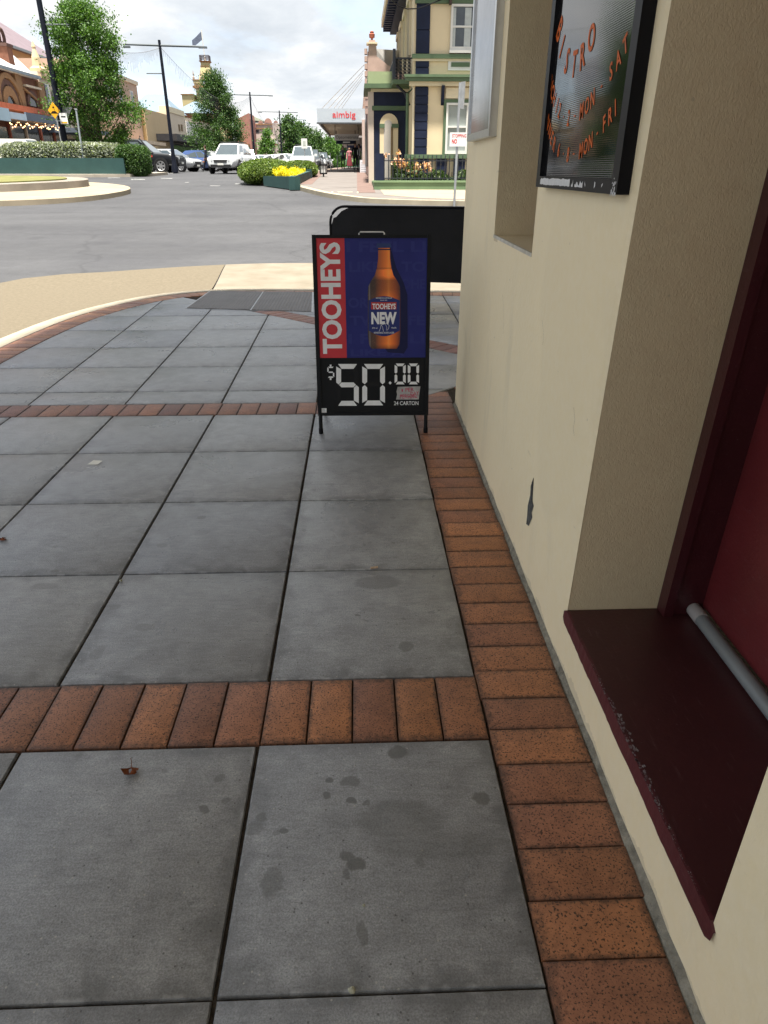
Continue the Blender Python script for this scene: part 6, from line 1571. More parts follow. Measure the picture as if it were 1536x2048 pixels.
bx(ar, 'chimney', M_REDB, XL - 2.5, XL - 1.5, chy - .5, chy + .6, chz - 1, cht); bx(ar, 'chimney_cap', M_DARKB, XL - 2.6, XL - 1.4, chy - .62, chy + .72, cht + .001, cht + .25)
rg = [Vector((XL - 2, chy + .05 + .5 * math.cos(t), cht + .75 + .62 * math.sin(t))) for t in [2 * math.pi * k / 16 for k in range(17)]]
MB().tube(rg, .16, 8, caps=False).build('chimney_ring', M_DARKB, ar, smooth=60)
# awning, shopfront, string lights
XA = XL + 3.2
def abox(name, m, pa, pb_, ta, ba, parent=ar, X=XA, d=.15):
    z1 = atx((pa + pb_) / 2, ta, X).z; z0 = atx((pa + pb_) / 2, ba, X).z
    return bx(parent, name, m, X, X + d, atx(pa, 230, X).y, atx(pb_, 230, X).y, z0, z1)
abox('fascia_sign', mat('pale_blue_sign', (0.42, 0.55, 0.62), 0.5, 0.4, var=0.06, scale=1), -50, 16, 212, 238)
abox('fascia_sign', mat('ice_blue_sign', (0.50, 0.60, 0.68), 0.5, 0.4, var=0.06, scale=1), 16.3, 48.5, 226, 239)
abox('fascia', mat('slate_fascia', (0.085, 0.11, 0.15), 0.5, 0.4, var=0.1, scale=1), 49, 126, 231, 246)
zs = atx(50, 236, XA).z; bx(ar, 'awning_roof', M_SOF2, XL + .001, XA - .001, y0, atx(126, 230, XA).y, zs - .05, zs + .1)
for (pa, pb_) in ((-30, 12), (16, 45), (49, 74), (78, 100), (104, 122)): fbox(ar, 'shop_window', M_SHADEW, pa, pb_, 252, None, XL + .001, .06, ref=(pa + pb_) / 2)
for pa in (14, 47, 76, 102): fbox(ar, 'shop_pier', [M_TERRA, M_CREAMW][pa % 2], pa - 1, pa + 1.2, 245, None, XL + .001, .2, ref=pa)
M_BULB = mat('warm_bulb', (1.0, 0.55, 0.25), 0.4, 0.3, var=0, emit=1.6)
lights = thing('string_lights', 'warm fairy lights hanging under the slate awning of the brick shops', 'lights', (XA, atx(60, 240, XA).y, zs - .6))
pts = []
bl = MB()
for k in range(46):
    px_ = 19 + 106 * (k / 45) + random.uniform(-1.2, 1.2); py_ = 243 + 8 * abs(math.sin(k * .42)) + px_ * .055 + random.uniform(-2, 3)
    p = atx(px_, py_, XA - .6 - random.random()); pts.append(p); bl.lathe([(.01, -.045), (.055, 0), (.01, .05)], p, 6)
o = bl.build('bulbs', M_BULB, lights); o['kind'] = 'stuff'
MB().tube([atx(18 + 108 * k / 20, 242 + 6 * abs(math.sin(k * .9)) + 6 * k / 20, XA - .8) for k in range(21)], .012, 4).build('wire', M_BLACK, lights)
# ---- cream building with pinnacle
cb = thing('cream_facade_building', 'cream two storey building with a pinnacle beside the brick arcade', 'building', (XL, 88, rz(88)))
ya, yb = fy(67, 140) + .02, fy(150); za = fz_(70, 141); ya = max(ya, y1 + .05)
bx(cb, 'wall', M_CREAMW, XL - 12, XL + .05, ya, yb, rz(80) - .4, za)
bx(cb, 'cornice', mat('tan_cornice', (0.45, 0.33, 0.21), 0.8, 0.2, var=0.08), XL + .051, XL + .35, ya, yb, za - .55, za - .25)
pz = fz_(73, 130, XL); MB().lathe([(.75, 0), (.75, .3), (.45, .5), (.38, 1.2), (.15, 1.9), (.2, 2.05), (.05, 2.5)], (XL - .3, atx(73, 125, XL - .3).y, za), 8).build('pinnacle', mat('tan_pinnacle', (0.50, 0.39, 0.24), 0.8, 0.2, var=0.08), cb)
for (a, c, t, b_) in ((91.5, 98, 169, 208), (105, 110, 181, 205), (118, 123, 188, 210), (131, 135, 192, 212)):
    w_ = fbox(cb, 'window', M_WHITE, a, c, t, b_, XL + .051, .12, ref=(a + c) / 2); fbox(w_, 'pane', M_GLASS, a + .8, c - .8, t + 1.5, b_ - 1.5, XL + .172, .02, ref=(a + c) / 2)
bx(cb, 'awning', mat('slate_fascia2', (0.10, 0.12, 0.15), 0.6, 0.3), XL + .06, XL + 3.4, ya + .05, yb, zs - .5, zs - .1)
bx(cb, 'shopfront', M_SHADEW, XL + .051, XL + .08, ya + .1, yb, rz(88), zs - .6)
# ---- big hipped roof behind
hr_ = thing('hipped_hall', 'orange hall with a large purple-brown hipped roof behind the brick arcade', 'building', (-48, 105, rz(100)))
XH = -46.0; ha, hb_ = atx(20, 110, XH).y, atx(125, 100, XH).y; ez = atx(90, 121, XH).z; rz_ = atx(100, 82, XH - 6).z
bx(hr_, 'wall', mat('orange_render', (0.40, 0.24, 0.13), 0.8, 0.2, var=0.1, scale=.3), XH - 13, XH, ha, hb_, rz(90), ez)
MB().add([(XH + .8, ha - .8, ez), (XH + .8, hb_ + .8, ez), (XH - 14, hb_ + .8, ez), (XH - 14, ha - .8, ez), (XH - 6.5, ha + 10, rz_), (XH - 6.5, hb_ - 6, rz_)], [(0, 1, 5, 4), (1, 2, 5), (2, 3, 4, 5), (3, 0, 4), (0, 3, 2, 1)]).build('roof', mat('purple_tiles', (0.17, 0.135, 0.15), 0.8, 0.2, var=0.12, scale=1), hr_)
bx(hr_, 'gutter', mat('blue_grey_gutter', (0.2, 0.24, 0.28)), XH + .801, XH + 1.0, ha - .8, hb_ + .8, ez - .1, ez + .2)
# ---- peach building half hidden by the tree, tan and cream shops
pe = thing('peach_building', 'peach two storey building half hidden behind the large tree', 'building', (XL, 100, rz(100)))
ya, yb = fy(152), fy(284); za = fz_(275, 172)
bx(pe, 'wall', mat('peach_render', (0.42, 0.30, 0.235), 0.8, 0.2, var=0.08, scale=.3), XL - 10, XL, ya, yb, rz(95) - .4, za)
bx(pe, 'parapet', M_CREAMW, XL - .5, XL + .25, ya, yb, za + .001, za + .45)
for k in range(5):
    y = ya + 2 + k * 5; w_ = bx(pe, 'window', M_WHITE, XL + .001, XL + .1, y, y + 1.3, za - 3, za - .9); bx(w_, 'pane', M_GLASS, XL + .101, XL + .12, y + .15, y + 1.15, za - 2.85, za - 1.05)
bx(pe, 'awning', M_SOF2, XL + .01, XL + 3, ya, yb, rz(100) + 2.9, rz(100) + 3.3)
tn = thing('tan_shop', 'plain tan rendered shop left of the dark awning', 'building', (XL, 115, rz(115)))
ya, yb = fy(286), fy(334); bx(tn, 'wall', mat('tan_render', (0.47, 0.36, 0.22), 0.8, 0.2, var=0.07, scale=.3), XL - 10, XL + .4, ya, yb, rz(110) - .4, fz_(312, 225))
bx(tn, 'end_wall', mat('ochre_render', (0.42, 0.29, 0.14), 0.8, 0.2, var=0.07, scale=.3), XL - 9.9, XL + .3, ya - .3, ya - .001, rz(110) - .4, fz_(312, 225) - .2)
cs = thing('cream_shops', 'cream parapet shops with a long dark awning behind the lamp pole', 'building', (XL, 130, rz(130)))
ya, yb = fy(334.3), fy(420); zc_ = fz_(350, 229)
bx(cs, 'wall', M_CREAMW, XL - 8, XL + .3, ya, yb, rz(120) - .4, zc_); bx(cs, 'parapet', M_BPALE, XL - 1, XL + .45, ya, fy(366), zc_ + .001, zc_ + .8)
bx(cs, 'signboard', mat('white_shopsign', (0.62, 0.60, 0.58), 0.6, 0.3, var=0.05), XL + .301, XL + .42, fy(368), fy(392), zc_ - 2.8, zc_ - .6)
for px_ in (357, 362): fbox(cs, 'window', M_BROWN, px_, px_ + 2.5, 249, 262, XL + .301, .1)
dz0 = atx(330, 264, XL + 3).z
bx(cs, 'awning', mat('dark_awning', (0.035, 0.033, 0.035), 0.6, 0.3, var=0.1), XL + .31, XL + 3.4, fy(304), yb, dz0 - .9, dz0)
bx(cs, 'shopfront', M_SHADEW, XL + .301, XL + .34, ya, yb, rz(125), dz0 - .95)
bx(cs, 'hanging_board', mat('pale_board', (0.50, 0.48, 0.46), 0.6, 0.3, var=0.05), XL + 2.6, XL + 2.7, fy(366), fy(384), rz(125) + 1.9, rz(125) + 2.7)
# ---- blue-grey hipped roofs behind
M_BLUER = mat('blue_grey_roof', (0.145, 0.20, 0.25), 0.55, 0.4, var=0.05, scale=.3)
def hip(label, pl, pr, ptop, peave, Y, wallm, ridge=.35, name='roofed_hall'):
    t = thing(name, label, 'building', (at((pl + pr) / 2, 250, Y).x, Y, rz(Y)))
    x0, x1 = at(pl, peave, Y).x, at(pr, peave, Y).x; ze = at((pl + pr) / 2, peave, Y).z; zr2 = at((pl + pr) / 2, ptop, Y + 5).z; cx = (x0 + x1) / 2; rw = (x1 - x0) * ridge / 2
    MB().add([(x0, Y, ze), (x1, Y, ze), (x1, Y + 11, ze), (x0, Y + 11, ze), (cx - rw, Y + 5.5, zr2), (cx + rw, Y + 5.5, zr2)], [(0, 1, 5, 4), (1, 2, 5), (2, 3, 4, 5), (3, 0, 4), (3, 2, 1, 0)]).build('roof', M_BLUER, t)
    bx(t, 'wall', wallm, x0 + .4, x1 - .4, Y + .4, Y + 10.6, rz(Y), ze - .002)
    return t, x0, x1, ze
hip('blue-grey hipped roof hall left of the lamp pole behind the tan shop', 250, 348, 188, 223, 150, M_CREAMW)
t, x0, x1, ze = hip('red brick hall with blue-grey hipped roof just right of the lamp pole', 342, 424, 203, 226, 165, M_REDB, .12)
axc = at(380, 240, 165).x; n = 10
MB().plate([(axc + 1.3 * math.cos(math.pi * k / n), 165.36, ze - 2.6 + 1.5 * math.sin(math.pi * k / n)) for k in range(n + 1)] , (0, .05, 0)).build('window', M_SHADEW, t)
MB().plate([(axc + .8 * math.cos(math.pi * k / n), 165.30, ze - 2.6 + 1.0 * math.sin(math.pi * k / n)) for k in range(n + 1)] , (0, .05, 0)).build('arch_pane', M_SIGNW, t)
# ---- cream tower
YT = 230.0
tw = thing('cream_tower', 'cream town hall tower with crown railing and flagpole behind the conical tree', 'building', (at(415, 200, YT).x, YT, rz(YT)))
M_TCREAM = mat('tower_cream', (0.43, 0.36, 0.19), 0.75, 0.2, var=0.06, scale=.2); M_TBROWN = mat('tower_brown', (0.27, 0.15, 0.07), 0.75, 0.2, var=0.08)
def tz(py): return at(415, py, YT).z
def tx(px_, py=180): return at(px_, py, YT).x
tc_ = tx(416); 
def tbox(nm, m, hw, pt, pb_, grow=0, cx=None):
    c = tc_ if cx is None else cx; return bx(tw, nm, m, c - hw, c + hw, YT - hw, YT + hw, tz(pb_) if pb_ else rz(YT), tz(pt))
k = 1 / (F_PX / YT / (math.cos(PITCH)))
hwm = (tx(440) - tx(396)) / 2
tbox('shaft', M_TCREAM, hwm * .90, 178.2, None, cx=tc_); tbox('cornice', M_TBROWN, hwm * 1.14, 174, 178); tbox('frieze', M_TCREAM, hwm * 1.0, 169.2, 173.9); tbox('parapet', M_TCREAM, hwm * 1.06, 163.1, 169.1); tbox('parapet_cap', M_TBROWN, hwm * 1.1, 161.5, 163)
v = []; 
def taper(nm, m, h0, h1, pt, pb_):
    a, b_ = tz(pb_), tz(pt); mb = MB(); mb.add([(tc_ - h0, YT - h0, a), (tc_ + h0, YT - h0, a), (tc_ + h0, YT + h0, a), (tc_ - h0, YT + h0, a), (tc_ - h1, YT - h1, b_), (tc_ + h1, YT - h1, b_), (tc_ + h1, YT + h1, b_), (tc_ - h1, YT + h1, b_)], [(0, 3, 2, 1), (4, 5, 6, 7), (0, 1, 5, 4), (1, 2, 6, 5), (2, 3, 7, 6), (3, 0, 4, 7)]); return mb.build(nm, m, tw)
taper('spire_stage', M_TCREAM, hwm * .62, hwm * .38, 134, 161.4); tbox('spire_band', M_TBROWN, hwm * .42, 132.6, 133.9); tbox('spire_neck', M_TCREAM, hwm * .36, 126.1, 132.5); taper('spire_cornice', M_TBROWN, hwm * .38, hwm * .5, 123, 126)
crown = MB(); ch = hwm * .4
for sx_1, sy_1 in ((-1, -1), (1, -1), (-1, 1), (1, 1), (0, -1), (0, 1), (-1, 0), (1, 0)): crown.tube([(tc_ + sx_1 * ch, YT + sy_1 * ch, tz(123)), (tc_ + sx_1 * ch, YT + sy_1 * ch, tz(112))], .11, 5)
for zq in (tz(113), tz(118)):
    crown.box(tc_ - ch, tc_ + ch, YT - ch - .08, YT - ch + .08, zq, zq + .22).box(tc_ - ch, tc_ + ch, YT + ch - .08, YT + ch + .08, zq, zq + .22).box(tc_ - ch - .08, tc_ - ch + .08, YT - ch, YT + ch, zq, zq + .22).box(tc_ + ch - .08, tc_ + ch + .08, YT - ch, YT + ch, zq, zq + .22)
crown.build('crown_railing', mat('crown_iron', (0.10, 0.09, 0.10), 0.6, 0.3, var=0.1), tw)
bx(tw, 'lancet_window', M_SHADEW, tc_ - .30, tc_ + .30, YT - hwm * .58, YT - hwm * .50, tz(159), tz(147)); bx(tw, 'belfry_window', M_SHADEW, tc_ - .45, tc_ + .45, YT - hwm * .93, YT - hwm * .901, tz(205), tz(188))
for sx_1 in (-1, -.35, .35, 1): MB().lathe([(.28, 0), (.3, .5), (.08, .9), (.2, 1.2), (.03, 2.2)], (tc_ + sx_1 * hwm, YT - hwm * .98, tz(161.5)), 6).build('finial', mat('tower_finial', (0.33, 0.26, 0.20), 0.8, 0.2), tw)
MB().tube([(tc_, YT, tz(123)), (tc_ - .2, YT, tz(60))], .16, 6).build('flagpole', M_WHITE, tw)
fl_ = MB(); fp = Vector((tc_ - .15, YT, tz(62))); nx_ = 8
fl_.add([(fp.x - j * .42 * 1.0, fp.y + .3 * math.sin(j * .9), fp.z - j * .32 - i * (2.0 - .06 * j) + .1 * math.sin(j)) for i in range(2) for j in range(nx_)], [(j, j + 1, nx_ + j + 1, nx_ + j) for j in range(nx_ - 1)])
fl_.plate([(fp.x - .01, fp.y, fp.z), (fp.x - .02, fp.y, fp.z - 2.0), (fp.x - .05, fp.y + .02, fp.z - 2.0)], (0, .02, 0)); fl_.build('flag', mat('flag_navy', (0.11, 0.13, 0.18), 0.8, 0.2, var=0.15), tw)
bn2 = MB(); p0 = at(407, 172, YT - hwm * 1.3); bn2.plate([p0, p0 + Vector((1.9, 0, .5)), p0 + Vector((1.9, 0, 1.9)), p0 + Vector((0, 0, 1.1))], (0, .05, 0)); b2 = bn2.build('wall_flag', mat('flag_blue', (0.05, 0.055, 0.22), 0.8, 0.2, var=0.2, scale=1.5), tw)
MB().plate([p0 + Vector((.1, -.03, .1)), p0 + Vector((.8, -.03, .3)), p0 + Vector((.8, -.03, .9)), p0 + Vector((.1, -.03, .75))], (0, .02, 0)).build('flag_patch', mat('flag_white', (0.6, 0.52, 0.58), 0.8, 0.2), b2)
x0, x1 = at(371, 205, YT).x, at(394, 205, YT).x; bx(tw, 'wing', M_TCREAM, x0, x1, YT - 4, YT + 4, rz(YT), at(380, 192, YT).z); bx(tw, 'wing_cornice', M_TBROWN, x0 - .3, x1, YT - 4.3, YT + 4, at(380, 192, YT).z + .001, at(380, 190.5, YT).z)
bx(tw, 'hall', M_TCREAM, x1 + .01, at(450, 240, YT).x, YT - hwm * .89, YT + 12, rz(YT), tz(207))
# ---- pink corner hotel and its brick neighbour further down
ph_ = thing('pink_hotel', 'pale pink hotel with an arched parapet far down the left side', 'building', (at(530, 280, 250).x, 250, rz(250)))
YH = 250.0
M_PINKW = mat('pale_pink_render', (0.47, 0.38, 0.34), 0.8, 0.2, var=0.06, scale=.15)
x0, x1 = at(500.5, 270, YH).x, at(545, 270, YH).x; zt4 = at(525, 246, YH).z
bx(ph_, 'wall', M_PINKW, x0, x1, YH, YH + 14, rz(YH), zt4)
ch4 = [(x1 + .001, YH + .01, 0), (x1 + 4.5, YH + 4.5, 0), (x1 + 4.5, YH + 14, 0), (x1 + .001, YH + 14, 0)]
MB().prism([(p[0], p[1]) for p in ch4], rz(YH), zt4).build('corner_wall', M_PINKW, ph_)
for py_, hh in ((248, .5), (256.5, .45)):
    z = at(525, py_, YH).z; bx(ph_, 'string_course', M_TBROWN, x0 - .2, x1 + .2, YH - .3, YH - .001, z - hh * .5, z)
z = zt4; axx = at(536, 240, YH).x; n = 10
MB().plate([(axx + 1.2 * math.cos(math.pi * k_ / n), YH - .1, z + 1.35 * math.sin(math.pi * k_ / n)) for k_ in range(n + 1)], (0, .4, 0)).build('arched_parapet', mat('pink_parapet', (0.36, 0.20, 0.16), 0.8, 0.2, var=0.1), ph_)
for dx in (-2.4, 2.4): MB().plate([(axx + dx + .7 * math.cos(math.pi * k_ / n), YH - .1, z + .7 * math.sin(math.pi * k_ / n)) for k_ in range(n + 1)], (0, .4, 0)).build('arched_parapet', MATS['pink_parapet'], ph_)
xs0, xs1, z0, z1 = R4(502, 249, 512, 255, YH); bx(ph_, 'red_sign', mat('faded_red_sign', (0.50, 0.16, 0.15), 0.7, 0.2), xs0, xs1, YH - .4, YH - .301, z0, z1)
for (a, c, t_, b_) in ((503, 507, 261, 267), (511, 518, 260, 266), (525, 530, 262, 274), (535, 539, 260, 270)):
    w0, w1, z0, z1 = R4(a, t_, c, b_, YH); bx(ph_, 'window', M_GLASS, w0, w1, YH - .08, YH - .001, z0, z1)
w0, w1, z0, z1 = R4(535, 282, 556, 291, YH); bx(ph_, 'awning', mat('maroon_awning', (0.16, 0.06, 0.055), 0.7, 0.2), w0, w1, YH - 3, YH - .002, z0, z0 + .5); bx(ph_, 'awning_roof', M_METALR, w0, w1, YH - 3, YH - .002, z0 + .501, z1)
gr_ = thing('green_roofed_hall', 'pale green clerestory hall behind the pink hotel', 'building', (at(510, 240, 275).x, 275, rz(275)))
x0, x1, z0, z1 = R4(495, 232, 531, 246, 272); MB().add([(x0, 272, z0 + 1), (x1, 272, z0 + .4), (x1, 282, z0 + .4), (x0, 282, z0 + 1), ((x0 + x1) / 2 - 1, 272, z1), ((x0 + x1) / 2 - 1, 282, z1)], [(0, 1, 4), (2, 3, 5), (1, 2, 5, 4), (3, 0, 4, 5), (0, 3, 2, 1)]).build('roof', mat('pale_green_roof', (0.40, 0.42, 0.31), 0.7, 0.2, var=0.06), gr_)
bx(gr_, 'wall', mat('clerestory', (0.32, 0.36, 0.36), 0.5, 0.3, var=0.2, scale=.5), x0 + .3, x1 - .3, 272.4, 281.5, rz(270), z0 + .39)
br_ = thing('brick_gable_shop', 'red brick gabled shop left of the pink hotel', 'building', (at(492, 280, 235).x, 235, rz(235)))
x0, x1, z0, z1 = R4(470, 226, 500, 262, 235); MB().plate([(x0, 235, rz(235)), (x1, 235, rz(235)), (x1, 235, at(500, 238, 235).z), ((x0 + x1) / 2 + 2, 235, z1), (x0, 235, at(470, 240, 235).z)], (0, 12, 0)).build('wall', mat('dull_red_brick', (0.30, 0.15, 0.12), 0.85, 0.2, var=0.12, scale=1), br_)
w0, w1, z0, z1 = R4(472, 288, 499, 294, 234); bx(br_, 'awning', M_TBROWN, w0, w1, 232, 234.9, z0, z1); bx(br_, 'shopfront', M_SHADEW, w0, w1, 234.9, 234.99, rz(235), z0 - .01)

# ================================================================== lamp poles with fairy-light curtains
XM = -13.0
M_ARM = mat('dull_arm_steel', (0.085, 0.10, 0.11), 0.55, 0.4, var=0.1, scale=3)
M_POLE = mat('black_pole', (0.008, 0.010, 0.018), 0.5, 0.15, var=0.15, scale=4)
def pole(Y, x, h, arm_z, arm_l, arm_r, r, label, low=None):
    t = thing('lamp_pole', label, 'lamp pole', (x, Y, rz(Y) + .1), 'lamp poles along the median', local=True)
    MB().tube([(0, 0, -.1), (0, 0, 1.2), (0, 0, h)], [r * 1.25, r, r * .72], 10).build('pole', M_POLE, t, smooth=60)
    MB().lathe([(r * 1.9, 0), (r * 1.9, .3), (r * 1.3, .5), (r * 1.25, 1.0)], (0, 0, -.05), 10).build('base', M_POLE, t, smooth=50)
    if arm_z:
        MB().tube([(arm_l, 0, arm_z + .05), (0, 0, arm_z), (arm_r * .9, 0, arm_z - .05), (arm_r, 0, arm_z - .10)], [.05, .06, .06, .05], 8).build('cross_arm', M_ARM, t, smooth=60)
        for xa in (arm_l, arm_r): MB().box(min(xa, xa * .82), max(xa, xa * .82), -.1, .1, arm_z - .13, arm_z - .04).build('lamp_head', M_ARM, t)
    if low: MB().tube([(0, 0, low[0]), (low[1], 0, low[0])], .035, 6).build('banner_arm', M_ARM, t)
    return t
p1x = at(130, 285, 42.4).x
pole(42.4, p1x, 14.0, None, 0, 0, .155, 'tall black lamp pole nearest the camera beside the yellow sign', low=(at(105, 49, 42.4).z - rz(42.4) - .1, 1.3))
specs = []
for (px_, ptop, parm, pl, pr, Y, lab_) in ((345, 80, 91, 255, 422, 49.5, 'black lamp pole with steel cross arm standing behind the black car'), (508, 184, 190, 465, 554, 98, 'black lamp pole with cross arm right of the conical tree'), (563, 221, 224, 521, 600, 130, 'black lamp pole with cross arm in front of the pink hotel'),
                                          (588, 232, 239, 580, 616, 150, 'dark lamp pole rising behind the tall far street tree'), (610, 240, 246, 590, 624, 172, 'lamp pole beyond the small white parking sign'), (620, 250, 253, 604, 636, 205, 'faint lamp pole among the far trees left of the awning'), (634, 255, 258, 622, 646, 240, 'farthest faint lamp pole at the end of the street')):
    xb = at(px_, 300, Y).x; zb5 = rz(Y) + .1; xt = xb
    h = at(px_ - 15, ptop, Y).z - zb5; za_ = at(px_ - 15, parm, Y).z - zb5
    pxt = px_ + (0 if Y > 90 else -17)
    al, ar_ = at(pl, parm, Y).x - at(pxt, parm, Y).x, at(pr, parm, Y).x - at(pxt, parm, Y).x
    pole(Y, xb, h, za_, al, ar_, .11 if Y < 90 else .13, lab_, low=(at(330, 147, Y).z - zb5, -1.0) if Y < 50 else None); specs.append((xb, Y, zb5 + za_, al, ar_))
M_WIRE = mat('light_wire', (0.16, 0.16, 0.17), 0.6, 0.3, var=0.1)
def curtain(a, b_, sag, drop, label, n=46):
    t = thing('light_curtain', label, 'fairy lights', tuple(a), 'unlit fairy light curtains between the lamp poles'); a, b_ = Vector(a), Vector(b_); P_ = []
    for k in range(n + 1):
        f = k / n; p = a.lerp(b_, f); p.z -= sag * 4 * f * (1 - f); P_.append(p)
    MB().tube(P_, .012, 4).build('wire', M_WIRE, t)
    mb = MB(); rnd = random.Random(int(a.y))
    for k in range(n * 2):
        p = P_[min(n, k // 2)].lerp(P_[min(n, k // 2 + 1)], .5 * (k % 2)); L_ = drop * rnd.uniform(.3, 1) * (.35 + .65 * math.sin(math.pi * min(1, max(0, k / (2 * n)))))
        mb.tube([p, p + Vector((0, 0, -L_))], .006, 3)
    o = mb.build('strands', M_WIRE, t); o['kind'] = 'stuff'
s0, s1, s2 = specs[0], specs[1], specs[2]
curtain((s0[0], s0[1], s0[2] - .1), (p1x, 42.4, s0[2] + .6), .9, 1.2, 'unlit fairy light curtain left of the lamp pole behind the black car')
curtain((s0[0] + .05, s0[1], s0[2] - .1), (s1[0], s1[1], s1[2] - .1), 1.6, 1.6, 'unlit fairy light curtain sloping down from the pole behind the black car')
curtain((s1[0] + .05, s1[1], s1[2] - .1), (s2[0], s2[1], s2[2] - .1), 2.2, 1.2, 'unlit fairy light curtain from the pole right of the conical tree')

# ================================================================== road signs at the left
YR = 42.0
M_YEL = mat('sign_yellow', (0.72, 0.36, 0.010), 0.45, 0.4, var=0.05)
rs = thing('hump_sign', 'yellow diamond speed hump warning sign at the left beside the black pole', 'sign', (at(119, 285, YR).x, YR, rz(YR)))
xs_ = at(117, 260, YR).x; MB().tube([(xs_ + .05, YR, rz(YR) - .1), (xs_, YR, at(112, 206, YR).z)], .03, 8).build('post', M_STEEL, rs)
c = at(108.5, 221, YR); hx, hz = (at(120, 221, YR).x - at(96.5, 221, YR).x) / 2, (at(108, 204.5, YR).z - at(108, 238, YR).z) / 2
dia = MB().plate([(c.x - hx, YR - .06, c.z), (c.x, YR - .06, c.z - hz), (c.x + hx, YR - .06, c.z), (c.x, YR - .06, c.z + hz)], (0, .02, 0)).build('diamond', M_YEL, rs)
MB().plate([(c.x - hx * .55, YR - .066, c.z - hz * .30), (c.x + hx * .55, YR - .066, c.z - hz * .30), (c.x + hx * .25, YR - .066, c.z - hz * .08), (c.x - hx * .25, YR - .066, c.z - hz * .08)], (0, .005, 0)).build('hump_symbol', M_BLACK, dia)
MB().plate([(c.x - hx * .62, YR - .066, c.z - hz * .36), (c.x + hx * .62, YR - .066, c.z - hz * .36), (c.x + hx * .62, YR - .066, c.z - hz * .32), (c.x - hx * .62, YR - .066, c.z - hz * .32)], (0, .005, 0)).build('base_symbol', M_BLACK, dia)
MB().plate([(c.x - hx * .2, YR - .066, c.z + hz * .30), (c.x + hx * .2, YR - .066, c.z + hz * .30), (c.x, YR - .066, c.z + hz * .58)], (0, .005, 0)).build('arrow_symbol', M_BLACK, dia)
YR2 = 42.1
ws = thing('advisory_sign', 'white plate sign with a dark bar clamped to the tall black pole', 'sign', (at(128, 248, YR2).x, YR2, at(128, 248, YR2).z))
x0, x1, z0, z1 = R4(120, 226, 135, 248, YR2); xw_ = (x0 + x1) / 2
for f_ in (.25, .8): bx(ws, 'clamp', M_STEEL, p1x - .18, p1x + .18, YR2 + .001, YR2 + .16, z0 + (z1 - z0) * f_, z0 + (z1 - z0) * f_ + .04)
wp_ = bx(ws, 'plate', M_SIGNW, x0, x1, YR2 - .02, YR2, z0, z1); bx(wp_, 'bar', M_BLACK, x0 + (x1 - x0) * .2, x1 - (x1 - x0) * .2, YR2 - .026, YR2 - .021, z0 + (z1 - z0) * .62, z0 + (z1 - z0) * .72); bx(wp_, 'yellow_band', M_YEL, x0 + .04, x1 - .04, YR2 - .026, YR2 - .021, z0 + .03, z0 + .1)
YR3 = 42.75
gv = thing('give_way_sign', 'grey back of a triangular give way sign fixed behind the tall black pole', 'sign', (at(130, 243, YR3).x, YR3, at(130, 243, YR3).z))
tri = [at(112, 215, YR3), at(144, 214, YR3), at(134, 243, YR3), at(130, 243, YR3)]
MB().plate(tri, (0, .012, 0)).build('triangle', M_STEEL, gv)
bx(gv, 'bracket', M_STEEL, p1x - .16, p1x + .16, 42.5, YR3 - .001, at(128, 225, YR3).z, at(128, 225, YR3).z + .06)
YR4 = 39.85
lp = thing('leaning_post', 'pale grey steel post leaning in front of the grey hedge', 'post', (at(166, 318, YR4).x, YR4, rz(YR4)))
pbm, ptp = at(166, 318, YR4), at(152, 219, YR4); MB().tube([(pbm.x, YR4, rz(YR4) + .3), (ptp.x, YR4, ptp.z)], .045, 8).build('post', mat('pale_post', (0.27, 0.30, 0.32), 0.5, 0.4, var=0.08), lp, smooth=60)
MB().plate([(ptp.x - .06, YR4 - .05, ptp.z - .02), (ptp.x + .05, YR4 - .05, ptp.z - .02), (ptp.x + .04, YR4 - .05, ptp.z + .05), (ptp.x - .05, YR4 - .05, ptp.z + .05)], (0, .1, 0)).build('post_cap', M_STEEL, lp)

# ================================================================== vehicles
M_TYRE = mat('tyre_rubber', (0.012, 0.012, 0.013), 0.8, 0.2, var=0.2, scale=8)
M_RIM = mat('alloy_rim', (0.42, 0.42, 0.43), 0.3, 0.5, var=0.08, metal=0.7)
M_CGLASS = mat('car_glass', (0.050, 0.066, 0.070), 0.05, 0.9, var=0.2, scale=1.2, coat=1.0)
M_LENS = mat('headlight_lens', (0.55, 0.57, 0.58), 0.08, 0.8, var=0.15, scale=6)
M_TAIL = mat('tail_lens', (0.30, 0.010, 0.012), 0.15, 0.7, var=0.1)
M_PLAST = mat('black_plastic', (0.015, 0.015, 0.016), 0.55, 0.4, var=0.15)
M_PLATE2 = flat('number_plate', (0.62, 0.62, 0.58))
def paint(nm, col): return mat('car_paint_' + nm, col, 0.3, 0.4 if max(col) > .1 else 0.25, var=0.04, coat=1.0 if max(col) > .1 else 0.35)
